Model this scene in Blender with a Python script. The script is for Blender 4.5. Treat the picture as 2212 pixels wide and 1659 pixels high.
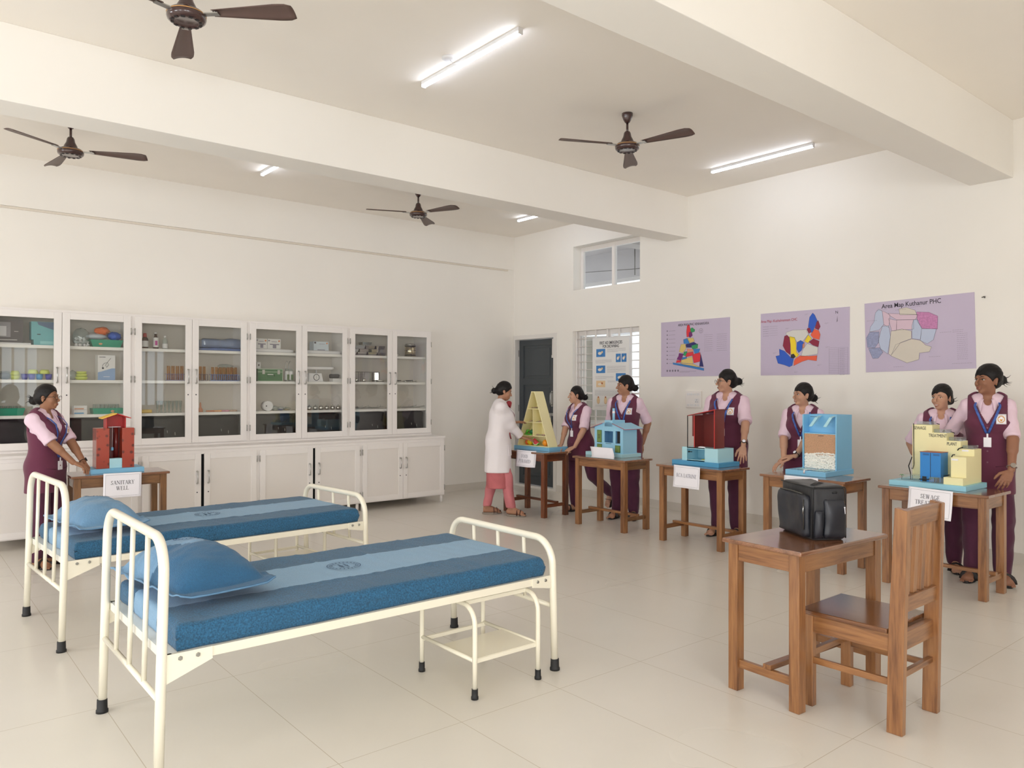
import bpy, bmesh, math, random
import numpy as np
from mathutils import Vector, Matrix, Euler

for _o in list(bpy.data.objects):
    bpy.data.objects.remove(_o, do_unlink=True)
SC = bpy.context.scene
COL = SC.collection
PI = math.pi
random.seed(7)

# ------------------------------------------------------------------ camera
EYE = 1.52
_yaw, _pit, _rol = math.radians(50.5826), math.radians(0.2634), math.radians(-0.10626)
_f = Vector((math.cos(_yaw) * math.cos(_pit), math.sin(_yaw) * math.cos(_pit), math.sin(_pit)))
_r = Vector((math.sin(_yaw), -math.cos(_yaw), 0.0))
_d = _f.cross(_r)
_cx = math.cos(_rol) * _r + math.sin(_rol) * _d
_cd = -math.sin(_rol) * _r + math.cos(_rol) * _d
cam_data = bpy.data.cameras.new('camera')
cam = bpy.data.objects.new('camera', cam_data)
COL.objects.link(cam)
cam.matrix_world = Matrix(((_cx.x, -_cd.x, -_f.x, 0), (_cx.y, -_cd.y, -_f.y, 0), (_cx.z, -_cd.z, -_f.z, EYE), (0, 0, 0, 1)))
cam_data.sensor_fit = 'HORIZONTAL'
cam_data.sensor_width = 36.0
cam_data.lens = 36.0 * 1647.65 / 2212.0
cam_data.clip_start = 0.05
cam_data.clip_end = 200
SC.camera = cam

# ------------------------------------------------------------------ view, sky, daylight
SC.view_settings.view_transform = 'Standard'
SC.view_settings.look = 'None'
SC.view_settings.exposure = EXPO = 0.0
SC.view_settings.gamma = 1.0
SC.view_settings.use_curve_mapping = False
SC.cycles.use_denoising = True
SC.cycles.max_bounces = 14
SC.cycles.diffuse_bounces = 12
SC.cycles.glossy_bounces = 4
SC.cycles.transparent_max_bounces = 16
SC.cycles.caustics_reflective = False
SC.cycles.caustics_refractive = False
SC.cycles.sample_clamp_indirect = 8.0

world = bpy.data.worlds.new('sky')
SC.world = world
world.use_nodes = True
_bg = world.node_tree.nodes['Background']
_bg.inputs[0].default_value = (0.86, 0.93, 1.0, 1)
_bg.inputs[1].default_value = 2.4

def area_light(name, loc, aim, sx, sy, power, col=(1, 1, 1)):
    ld = bpy.data.lights.new(name, 'AREA')
    ld.shape = 'RECTANGLE'; ld.size = sx; ld.size_y = sy; ld.energy = power; ld.color = col
    o = bpy.data.objects.new(name, ld); COL.objects.link(o)
    o.location = loc
    o.rotation_euler = (Vector(aim) - Vector(loc)).to_track_quat('-Z', 'Y').to_euler()
    return o
# daylight coming in through the windows of the front wall and of the left wall
WIN_FRONT = [(-2.3, 1.7), (0.1, 1.7)]                  # x centre, width
WIN_FRONT_DIM = [(2.45, 0.8), (5.35, 0.7)]               # shaded by trees, plain sky light only
WIN_LEFT = [(0.2, 1.5), (3.2, 1.5), (6.6, 1.5)]       # y centre, width
for _x, _w in WIN_FRONT:
    area_light('daylight_front_window', (_x, -3.95, 1.75), (_x, 0, 0.6), _w, 1.5, 112, (0.955, 0.98, 1.0))
for _y, _w in WIN_LEFT:
    area_light('daylight_left_window', (-3.95, _y, 1.75), (0, _y, 0.6), _w, 1.5, 72, (0.955, 0.98, 1.0))

# ------------------------------------------------------------------ materials
def lin(c):
    return c / 12.92 if c <= 0.04045 else ((c + 0.055) / 1.055) ** 2.4
def rgb(*c):
    return tuple(lin(v / 255.0) for v in c) + (1.0,)
MATS = {}
def mat(name, c, rough=0.5, metal=0.0, spec=0.5, var=0.0, vscale=8.0, bump=0.0, bscale=40.0, coat=0.0, sheen=0.0, emit=0.0, alpha=None, stretch=None):
    """plain painted / fabric / plastic material, with optional soft colour variation and bump"""
    if name in MATS:
        return MATS[name]
    m = bpy.data.materials.new(name); m.use_nodes = True
    nt = m.node_tree; b = nt.nodes['Principled BSDF']
    col = rgb(*c)
    b.inputs['Base Color'].default_value = col
    b.inputs['Roughness'].default_value = rough
    b.inputs['Metallic'].default_value = metal
    b.inputs['Specular IOR Level'].default_value = spec
    b.inputs['Coat Weight'].default_value = coat
    b.inputs['Coat Roughness'].default_value = 0.12
    b.inputs['Sheen Weight'].default_value = sheen
    if emit:
        b.inputs['Emission Color'].default_value = col
        b.inputs['Emission Strength'].default_value = emit
    if alpha is not None:
        b.inputs['Alpha'].default_value = alpha
    tc = nt.nodes.new('ShaderNodeTexCoord')
    src = tc.outputs['Object']
    if stretch:
        mp = nt.nodes.new('ShaderNodeMapping'); mp.inputs['Scale'].default_value = stretch
        nt.links.new(src, mp.inputs['Vector']); src = mp.outputs['Vector']
    if var:
        n = nt.nodes.new('ShaderNodeTexNoise'); n.inputs['Scale'].default_value = vscale; n.inputs['Detail'].default_value = 4
        nt.links.new(src, n.inputs['Vector'])
        r = nt.nodes.new('ShaderNodeValToRGB')
        r.color_ramp.elements[0].position = 0.3; r.color_ramp.elements[1].position = 0.7
        r.color_ramp.elements[0].color = tuple(max(0, v * (1 - var)) for v in col[:3]) + (1,)
        r.color_ramp.elements[1].color = tuple(min(1, v * (1 + var)) for v in col[:3]) + (1,)
        nt.links.new(n.outputs['Fac'], r.inputs['Fac']); nt.links.new(r.outputs['Color'], b.inputs['Base Color'])
    if bump:
        n2 = nt.nodes.new('ShaderNodeTexNoise'); n2.inputs['Scale'].default_value = bscale; n2.inputs['Detail'].default_value = 3
        nt.links.new(src, n2.inputs['Vector'])
        bp = nt.nodes.new('ShaderNodeBump'); bp.inputs['Strength'].default_value = bump; bp.inputs['Distance'].default_value = 0.01
        nt.links.new(n2.outputs['Fac'], bp.inputs['Height']); nt.links.new(bp.outputs['Normal'], b.inputs['Normal'])
    MATS[name] = m
    return m

def wood(name, axis, light, dark, rough=0.32, coat=0.35):
    if name in MATS:
        return MATS[name]
    m = bpy.data.materials.new(name); m.use_nodes = True
    nt = m.node_tree; L = nt.links; b = nt.nodes['Principled BSDF']
    tc = nt.nodes.new('ShaderNodeTexCoord')
    oi = nt.nodes.new('ShaderNodeObjectInfo')
    ad = nt.nodes.new('ShaderNodeVectorMath'); ad.operation = 'ADD'
    L.new(tc.outputs['Object'], ad.inputs[0]); L.new(oi.outputs['Random'], ad.inputs[1])
    mp = nt.nodes.new('ShaderNodeMapping')
    s = [11.0, 11.0, 11.0]; s[axis] = 0.9
    mp.inputs['Scale'].default_value = s
    L.new(ad.outputs[0], mp.inputs['Vector'])
    n = nt.nodes.new('ShaderNodeTexNoise'); n.inputs['Scale'].default_value = 1.6; n.inputs['Detail'].default_value = 6; n.inputs['Distortion'].default_value = 0.9
    L.new(mp.outputs[0], n.inputs['Vector'])
    n3 = nt.nodes.new('ShaderNodeTexNoise'); n3.inputs['Scale'].default_value = 9.0; n3.inputs['Detail'].default_value = 5
    L.new(mp.outputs[0], n3.inputs['Vector'])
    mx = nt.nodes.new('ShaderNodeMath'); mx.operation = 'MULTIPLY_ADD'; mx.inputs[1].default_value = 0.35
    L.new(n3.outputs['Fac'], mx.inputs[0])
    m2 = nt.nodes.new('ShaderNodeMath'); m2.operation = 'MULTIPLY'; m2.inputs[1].default_value = 0.65
    L.new(n.outputs['Fac'], m2.inputs[0]); L.new(m2.outputs[0], mx.inputs[2])
    r = nt.nodes.new('ShaderNodeValToRGB'); cr = r.color_ramp
    cr.elements[0].position = 0.36; cr.elements[0].color = rgb(*dark)
    cr.elements[1].position = 0.62; cr.elements[1].color = rgb(*light)
    e = cr.elements.new(0.48); e.color = rgb(*[(a * 0.6 + b_ * 0.4) for a, b_ in zip(light, dark)])
    L.new(mx.outputs[0], r.inputs['Fac']); L.new(r.outputs['Color'], b.inputs['Base Color'])
    b.inputs['Roughness'].default_value = rough
    b.inputs['Coat Weight'].default_value = coat; b.inputs['Coat Roughness'].default_value = 0.18
    bp = nt.nodes.new('ShaderNodeBump'); bp.inputs['Strength'].default_value = 0.12; bp.inputs['Distance'].default_value = 0.004
    L.new(mx.outputs[0], bp.inputs['Height']); L.new(bp.outputs['Normal'], b.inputs['Normal'])
    MATS[name] = m
    return m

def thin_glass(name, tint=(255, 255, 255), gloss=1.0, rough=0.0, cloud=0.0):
    """thin pane: see-through with a fresnel reflection"""
    if name in MATS:
        return MATS[name]
    m = bpy.data.materials.new(name); m.use_nodes = True
    nt = m.node_tree; L = nt.links; nt.nodes.clear()
    out = nt.nodes.new('ShaderNodeOutputMaterial')
    tr = nt.nodes.new('ShaderNodeBsdfTransparent'); tr.inputs[0].default_value = rgb(*tint)
    gl = nt.nodes.new('ShaderNodeBsdfGlossy'); gl.inputs['Roughness'].default_value = rough
    fr = nt.nodes.new('ShaderNodeFresnel')
    ge = nt.nodes.new('ShaderNodeNewGeometry'); io = nt.nodes.new('ShaderNodeMapRange')      # both sides of a thin pane mirror alike
    io.inputs['To Min'].default_value = 1.5; io.inputs['To Max'].default_value = 1 / 1.5
    L.new(ge.outputs['Backfacing'], io.inputs['Value']); L.new(io.outputs[0], fr.inputs['IOR'])
    mu = nt.nodes.new('ShaderNodeMath'); mu.operation = 'MULTIPLY'; mu.inputs[1].default_value = gloss; mu.use_clamp = True
    L.new(fr.outputs[0], mu.inputs[0])
    mx = nt.nodes.new('ShaderNodeMixShader')
    L.new(mu.outputs[0], mx.inputs[0]); L.new(tr.outputs[0], mx.inputs[1]); L.new(gl.outputs[0], mx.inputs[2])
    last = mx
    if cloud:
        df = nt.nodes.new('ShaderNodeBsdfDiffuse'); df.inputs[0].default_value = rgb(*tint)
        m3 = nt.nodes.new('ShaderNodeMixShader'); m3.inputs[0].default_value = cloud
        L.new(mx.outputs[0], m3.inputs[1]); L.new(df.outputs[0], m3.inputs[2]); last = m3
    L.new(last.outputs[0], out.inputs[0])
    MATS[name] = m
    return m

# ------------------------------------------------------------------ mesh building
class MB:
    """collects shapes; build() links them as ONE mesh object"""
    def __init__(s):
        s.v = []; s.f = []; s.mi = []; s.sm = []; s.nb = 0
    def add(s, vs, fs, mi=0, smooth=False, M=None):
        k = len(s.v)
        s.v += [tuple(M @ Vector(v)) if M is not None else tuple(v) for v in vs]
        s.f += [tuple(k + i for i in f) for f in fs]
        s.mi += [mi] * len(fs); s.sm += [smooth] * len(fs)
        return s
    def box(s, x0, x1, y0, y1, z0, z1, mi=0, M=None):
        e = (s.nb % 7) * 6e-5; s.nb += 1      # keeps touching boxes of one part from sharing a plane
        x0 += e if x1 - x0 > 0.0012 else 0; x1 -= e if x1 - x0 > 0.0012 else 0; y0 += e if y1 - y0 > 0.0012 else 0; y1 -= e if y1 - y0 > 0.0012 else 0; z0 += e if z1 - z0 > 0.0012 else 0; z1 -= e if z1 - z0 > 0.0012 else 0
        vs = [(x, y, z) for z in (z0, z1) for y in (y0, y1) for x in (x0, x1)]
        return s.add(vs, [(0, 2, 3, 1), (4, 5, 7, 6), (0, 1, 5, 4), (2, 6, 7, 3), (0, 4, 6, 2), (1, 3, 7, 5)], mi, False, M)
    def cbox(s, cx, cy, cz, sx, sy, sz, mi=0, rz=0.0, M=None):
        T = Matrix.Translation((cx, cy, cz)) @ Matrix.Rotation(rz, 4, 'Z')
        if M is not None: T = M @ T
        return s.box(-sx / 2, sx / 2, -sy / 2, sy / 2, -sz / 2, sz / 2, mi, T)
    def hexa(s, low, high, mi=0, M=None):
        """low, high: four corners each, same winding (counter-clockwise from above)"""
        return s.add(list(low) + list(high), [(3, 2, 1, 0), (4, 5, 6, 7), (0, 1, 5, 4), (1, 2, 6, 5), (2, 3, 7, 6), (3, 0, 4, 7)], mi, False, M)
    def tube(s, pts, r, n=12, mi=0, caps=True, M=None, closed=False, flat=None):
        """swept tube; r a number or one per point; flat=(a,b) squashes the section"""
        P = [Vector(p) for p in pts]; m = len(P)
        R = [r] * m if not hasattr(r, '__len__') else list(r)
        T = []
        for i in range(m):
            if closed: t = P[(i + 1) % m] - P[i - 1]
            else: t = P[min(i + 1, m - 1)] - P[max(i - 1, 0)]
            T.append(t.normalized())
        a = Vector((0, 0, 1)) if abs(T[0].z) < 0.9 else Vector((1, 0, 0))
        N = (a - T[0] * a.dot(T[0])).normalized()
        vs = []
        for i in range(m):
            N = (N - T[i] * N.dot(T[i])).normalized(); B = T[i].cross(N)
            for k in range(n):
                th = 2 * PI * k / n
                ca, sa = math.cos(th), math.sin(th)
                if flat: ca *= flat[0]; sa *= flat[1]
                vs.append(P[i] + (N * ca + B * sa) * R[i])
        fs = []
        for i in range(m if closed else m - 1):
            j = (i + 1) % m
            for k in range(n):
                l = (k + 1) % n
                fs.append((i * n + k, i * n + l, j * n + l, j * n + k))
        s.add(vs, fs, mi, True, M)
        if caps and not closed:
            k0 = len(s.v) - m * n
            s.f += [tuple(k0 + i for i in reversed(range(n))), tuple(k0 + (m - 1) * n + i for i in range(n))]
            s.mi += [mi, mi]; s.sm += [False, False]
        return s
    def cyl(s, x, y, z0, z1, r, r1=None, n=20, mi=0, M=None):
        return s.tube([(x, y, z0), (x, y, z1)], [r, r if r1 is None else r1], n, mi, True, M)
    def lathe(s, prof, c=(0, 0, 0), n=28, mi=0, M=None, caps=True):
        vs = []; fs = []; m = len(prof)
        for (r, z) in prof:
            for k in range(n):
                th = 2 * PI * k / n
                vs.append((c[0] + r * math.cos(th), c[1] + r * math.sin(th), c[2] + z))
        for i in range(m - 1):
            for k in range(n):
                l = (k + 1) % n
                fs.append((i * n + k, i * n + l, (i + 1) * n + l, (i + 1) * n + k))
        s.add(vs, fs, mi, True, M)
        if caps:
            k0 = len(s.v) - m * n
            if prof[0][0] > 1e-5: s.f.append(tuple(k0 + i for i in reversed(range(n)))); s.mi.append(mi); s.sm.append(False)
            if prof[-1][0] > 1e-5: s.f.append(tuple(k0 + (m - 1) * n + i for i in range(n))); s.mi.append(mi); s.sm.append(False)
        return s
    def sph(s, c, r, n=14, mi=0, M=None):
        rx, ry, rz = (r, r, r) if not hasattr(r, '__len__') else r
        m = max(6, n // 2 + 1); vs = []; fs = []
        for i in range(m + 1):
            ph = PI * i / m
            for k in range(n):
                th = 2 * PI * k / n
                vs.append((c[0] + rx * math.sin(ph) * math.cos(th), c[1] + ry * math.sin(ph) * math.sin(th), c[2] - rz * math.cos(ph)))
        for i in range(m):
            for k in range(n):
                l = (k + 1) % n
                fs.append((i * n + k, i * n + l, (i + 1) * n + l, (i + 1) * n + k))
        return s.add(vs, fs, mi, True, M)
    def prism(s, poly, z0, z1, mi=0, M=None, smooth=False):
        """poly in x,y (counter-clockwise) pushed from z0 to z1"""
        n = len(poly)
        vs = [(p[0], p[1], z0) for p in poly] + [(p[0], p[1], z1) for p in poly]
        fs = [tuple(reversed(range(n))), tuple(range(n, 2 * n))]
        fs += [(i, (i + 1) % n, n + (i + 1) % n, n + i) for i in range(n)]
        return s.add(vs, fs, mi, smooth, M)
    def grid(s, nx, ny, fn, mi=0, M=None, smooth=True):
        vs = [fn(i / nx, j / ny) for j in range(ny + 1) for i in range(nx + 1)]
        fs = [(j * (nx + 1) + i, j * (nx + 1) + i + 1, (j + 1) * (nx + 1) + i + 1, (j + 1) * (nx + 1) + i) for j in range(ny) for i in range(nx)]
        return s.add(vs, fs, mi, smooth, M)
    def build(s, name, mats, parent=None, bevel=0.0, solid=0.0, sub=0, loc=None, rz=None, segs=2, clean=True):
        me = bpy.data.meshes.new(name)
        me.from_pydata(s.v, [], s.f)
        if not isinstance(mats, (list, tuple)): mats = [mats]
        for m in mats: me.materials.append(m)
        me.polygons.foreach_set('material_index', s.mi)
        me.polygons.foreach_set('use_smooth', s.sm)
        bm = bmesh.new(); bm.from_mesh(me)
        if clean and not bevel: bmesh.ops.remove_doubles(bm, verts=bm.verts, dist=1e-6)
        bmesh.ops.recalc_face_normals(bm, faces=bm.faces)
        bm.to_mesh(me); bm.free()
        me.update()
        o = bpy.data.objects.new(name, me); COL.objects.link(o)
        if parent is not None: o.parent = parent
        if loc is not None: o.location = loc
        if rz is not None: o.rotation_euler = (0, 0, rz)
        if solid:
            md = o.modifiers.new('thickness', 'SOLIDIFY'); md.thickness = solid; md.offset = 0
        if bevel:
            md = o.modifiers.new('bevel', 'BEVEL'); md.width = bevel; md.segments = segs; md.limit_method = 'ANGLE'; md.angle_limit = 0.7
            md.harden_normals = False
        if sub:
            md = o.modifiers.new('smooth', 'SUBSURF'); md.levels = sub; md.render_levels = sub
        return o

def thing(name, label, cat, loc=(0, 0, 0), rz=0.0, group=None):
    o = bpy.data.objects.new(name, None); COL.objects.link(o)
    o.empty_display_size = 0.1
    o.location = loc; o.rotation_euler = (0, 0, rz)
    o['label'] = label; o['category'] = cat
    if group: o['group'] = group
    return o
def tag(o, label, cat, group=None, kind=None):
    o['label'] = label; o['category'] = cat
    if group: o['group'] = group
    if kind: o['kind'] = kind
    return o
def struct(o):
    o['kind'] = 'structure'; return o
def copy_tree(o, parent=None):
    c = o.copy(); COL.objects.link(c)
    if parent is not None: c.parent = parent
    for ch in list(o.children): copy_tree(ch, c)
    return c
def frame_M(org, ex, ey):
    """matrix of a flat frame: local x along ex, local y along ey, local z out of the surface"""
    ex = Vector(ex).normalized(); ey = Vector(ey).normalized(); ez = ex.cross(ey)
    return Matrix(((ex.x, ey.x, ez.x, org[0]), (ex.y, ey.y, ez.y, org[1]), (ex.z, ey.z, ez.z, org[2]), (0, 0, 0, 1)))

def sans(name, s, size, M, m, parent=None, align='CENTER', depth=0.0006, squeeze=1.0, bold=0.0):
    """letters in the built-in font, turned into a mesh; M = frame_M of the surface"""
    cu = bpy.data.curves.new(name, 'FONT'); cu.body = s; cu.size = size
    cu.align_x = align; cu.align_y = 'CENTER'; cu.extrude = depth; cu.resolution_u = 3; cu.offset = bold
    t = bpy.data.objects.new('tmp_text', cu); COL.objects.link(t)
    dg = bpy.context.evaluated_depsgraph_get()
    me = bpy.data.meshes.new_from_object(t.evaluated_get(dg))
    bpy.data.objects.remove(t); bpy.data.curves.remove(cu)
    me.transform(M @ Matrix.Diagonal((squeeze, 1, 1, 1)))
    me.materials.clear(); me.materials.append(m)
    o = bpy.data.objects.new(name, me); COL.objects.link(o)
    if parent is not None: o.parent = parent
    return o

# serif capitals drawn as thick and thin strokes on a 0..1 high box: (advance, strokes, arcs)
# stroke (x0,y0,x1,y1,w); arc (cx,cy,rx,ry,a0,a1,thick)
_t, _k = 0.045, 0.12
SERIF = {
 'S': (0.62, [(0.52, 0.98, 0.52, 0.76, _t), (0.08, 0.02, 0.08, 0.26, _t)], [(0.30, 0.745, 0.20, 0.235, 20, 270, 1), (0.30, 0.265, 0.23, 0.245, -160, 90, 1)]),
 'A': (0.78, [(0.10, 0.02, 0.38, 0.98, _t), (0.38, 0.98, 0.66, 0.02, _k), (0.20, 0.34, 0.56, 0.34, _t), (0.0, 0.02, 0.22, 0.02, _t), (0.54, 0.02, 0.80, 0.02, _t)], []),
 'N': (0.86, [(0.14, 0.02, 0.14, 0.98, _t), (0.14, 0.96, 0.70, 0.04, _k), (0.70, 0.02, 0.70, 0.98, _t), (0.02, 0.02, 0.26, 0.02, _t), (0.02, 0.98, 0.18, 0.98, _t), (0.58, 0.98, 0.82, 0.98, _t)], []),
 'I': (0.42, [(0.20, 0.02, 0.20, 0.98, _k), (0.06, 0.02, 0.34, 0.02, _t), (0.06, 0.98, 0.34, 0.98, _t)], []),
 'T': (0.70, [(0.34, 0.02, 0.34, 0.98, _k), (0.20, 0.02, 0.48, 0.02, _t), (0.04, 0.98, 0.64, 0.98, _t), (0.04, 0.98, 0.04, 0.78, _t), (0.64, 0.98, 0.64, 0.78, _t)], []),
 'R': (0.78, [(0.16, 0.02, 0.16, 0.98, _k), (0.03, 0.02, 0.30, 0.02, _t), (0.03, 0.98, 0.34, 0.98, _t), (0.16, 0.50, 0.34, 0.50, _t), (0.34, 0.50, 0.66, 0.04, _k), (0.62, 0.02, 0.78, 0.02, _t)], [(0.34, 0.74, 0.22, 0.24, -90, 90, 1)]),
 'Y': (0.74, [(0.36, 0.02, 0.36, 0.46, _k), (0.10, 0.98, 0.36, 0.46, _k), (0.62, 0.98, 0.36, 0.46, _t), (0.22, 0.02, 0.50, 0.02, _t), (0.0, 0.98, 0.24, 0.98, _t), (0.50, 0.98, 0.72, 0.98, _t)], []),
 'W': (1.02, [(0.10, 0.98, 0.30, 0.02, _k), (0.30, 0.02, 0.50, 0.90, _t), (0.46, 0.98, 0.68, 0.02, _k), (0.68, 0.02, 0.88, 0.98, _t), (0.0, 0.98, 0.22, 0.98, _t), (0.38, 0.98, 0.58, 0.98, _t), (0.78, 0.98, 0.98, 0.98, _t)], []),
 'E': (0.68, [(0.16, 0.02, 0.16, 0.98, _k), (0.03, 0.02, 0.60, 0.02, _t), (0.03, 0.98, 0.56, 0.98, _t), (0.16, 0.51, 0.44, 0.51, _t), (0.56, 0.98, 0.56, 0.80, _t), (0.60, 0.02, 0.60, 0.22, _t), (0.44, 0.42, 0.44, 0.60, _t)], []),
 'L': (0.66, [(0.16, 0.02, 0.16, 0.98, _k), (0.03, 0.02, 0.60, 0.02, _t), (0.03, 0.98, 0.30, 0.98, _t), (0.60, 0.02, 0.60, 0.26, _t)], []),
 'F': (0.62, [(0.16, 0.02, 0.16, 0.98, _k), (0.03, 0.02, 0.30, 0.02, _t), (0.03, 0.98, 0.56, 0.98, _t), (0.16, 0.51, 0.42, 0.51, _t), (0.56, 0.98, 0.56, 0.78, _t), (0.42, 0.42, 0.42, 0.60, _t)], []),
 'O': (0.82, [], [(0.38, 0.5, 0.33, 0.49, 0, 360, 1)]),
 'D': (0.80, [(0.16, 0.02, 0.16, 0.98, _k), (0.03, 0.02, 0.34, 0.02, _t), (0.03, 0.98, 0.34, 0.98, _t)], [(0.34, 0.5, 0.34, 0.48, -90, 90, 1)]),
 'P': (0.66, [(0.16, 0.02, 0.16, 0.98, _k), (0.03, 0.02, 0.30, 0.02, _t), (0.03, 0.98, 0.34, 0.98, _t), (0.16, 0.46, 0.34, 0.46, _t)], [(0.34, 0.72, 0.22, 0.26, -90, 90, 1)]),
 'M': (1.00, [(0.14, 0.02, 0.14, 0.98, _t), (0.14, 0.98, 0.48, 0.06, _k), (0.48, 0.06, 0.80, 0.98, _t), (0.80, 0.02, 0.80, 0.98, _k), (0.02, 0.02, 0.26, 0.02, _t), (0.02, 0.98, 0.18, 0.98, _t), (0.66, 0.02, 0.94, 0.02, _t), (0.76, 0.98, 0.92, 0.98, _t)], []),
 'C': (0.76, [(0.66, 0.96, 0.66, 0.74, _t)], [(0.40, 0.5, 0.34, 0.49, 40, 320, 1)]),
 'G': (0.82, [(0.66, 0.96, 0.66, 0.74, _t), (0.66, 0.04, 0.66, 0.42, _k), (0.54, 0.42, 0.78, 0.42, _t)], [(0.40, 0.5, 0.34, 0.49, 40, 320, 1)]),
 ' ': (0.40, [], []),
}
def serif_width(s):
    return sum(SERIF[c][0] for c in s)
def serif(name, lines, h, M, m, parent, gap=1.35, wide=1.0):
    """lines of serif capitals centred on the frame origin, each letter h high"""
    b = MB()
    def quad(x0, y0, x1, y1, w):
        d = Vector((x1 - x0, y1 - y0)); n = Vector((-d.y, d.x)).normalized() * w / 2
        b.add([(x0 + n.x, y0 + n.y, 0), (x1 + n.x, y1 + n.y, 0), (x1 - n.x, y1 - n.y, 0), (x0 - n.x, y0 - n.y, 0)], [(3, 2, 1, 0)], 0, False, None)
    for li, s in enumerate(lines):
        x = -serif_width(s) * h * wide / 2
        y = ((len(lines) - 1) / 2 - li) * h * gap - h / 2
        for ch in s:
            adv, st, ar = SERIF[ch]
            for (x0, y0, x1, y1, w) in st:
                quad(x + x0 * h * wide, y + y0 * h, x + x1 * h * wide, y + y1 * h, w * h)
            for (cx, cy, rx, ry, a0, a1, _q) in ar:
                n = max(6, int(abs(a1 - a0) / 18))
                pts = []
                for i in range(n + 1):
                    a = math.radians(a0 + (a1 - a0) * i / n)
                    w = (_t + (_k - _t) * abs(math.cos(a))) / 2
                    pts.append((cx + math.cos(a) * rx, cy + math.sin(a) * ry, cx + math.cos(a) * (rx - 2 * w), cy + math.sin(a) * (ry - 2 * w)))
                for p, q in zip(pts, pts[1:]):
                    b.add([(x + u * h * wide, y + v * h, 0) for u, v in ((p[0], p[1]), (q[0], q[1]), (q[2], q[3]), (p[2], p[3]))], [(0, 1, 2, 3)])
            x += adv * h * wide
    for i, v in enumerate(b.v): b.v[i] = tuple(M @ Vector((v[0], v[1], 0.0008)))
    return b.build(name, m, parent, clean=False)
# ------------------------------------------------------------------ shared materials
def wall_mat(name, c, rough=0.75, spec=0.25):
    return mat(name, c, rough, spec=spec, var=0.018, vscale=0.9, bump=0.04, bscale=9.0)
M_WALL = wall_mat('cream_wall_paint', (240, 237, 232))
M_CEIL = wall_mat('ceiling_paint', (243, 238, 231))
M_BEAM = wall_mat('beam_paint', (240, 237, 232))
M_WHITE = mat('white_aluminium', (236, 232, 230), 0.38, var=0.01, vscale=2)
M_PANEL = mat('grey_white_panel', (228, 223, 219), 0.5, var=0.012, vscale=1.5)
M_BLACK = mat('black_plastic', (22, 22, 24), 0.5)
M_STEEL = mat('brushed_steel', (190, 190, 188), 0.28, metal=1.0)
M_DARKSTEEL = mat('dark_steel', (95, 92, 88), 0.35, metal=1.0)
M_INK = mat('dark_ink', (52, 50, 60), 0.6)
M_PAPER = mat('white_paper', (240, 238, 246), 0.6, var=0.01, vscale=6)
M_GLASSP = thin_glass('cabinet_glass', (252, 253, 252), gloss=1.1)
M_CLEAR = thin_glass('clear_plastic', (238, 244, 244), gloss=1.6, rough=0.08, cloud=0.10)
M_GLASSWARE = thin_glass('glassware', (240, 246, 244), gloss=1.8, rough=0.04, cloud=0.12)

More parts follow.
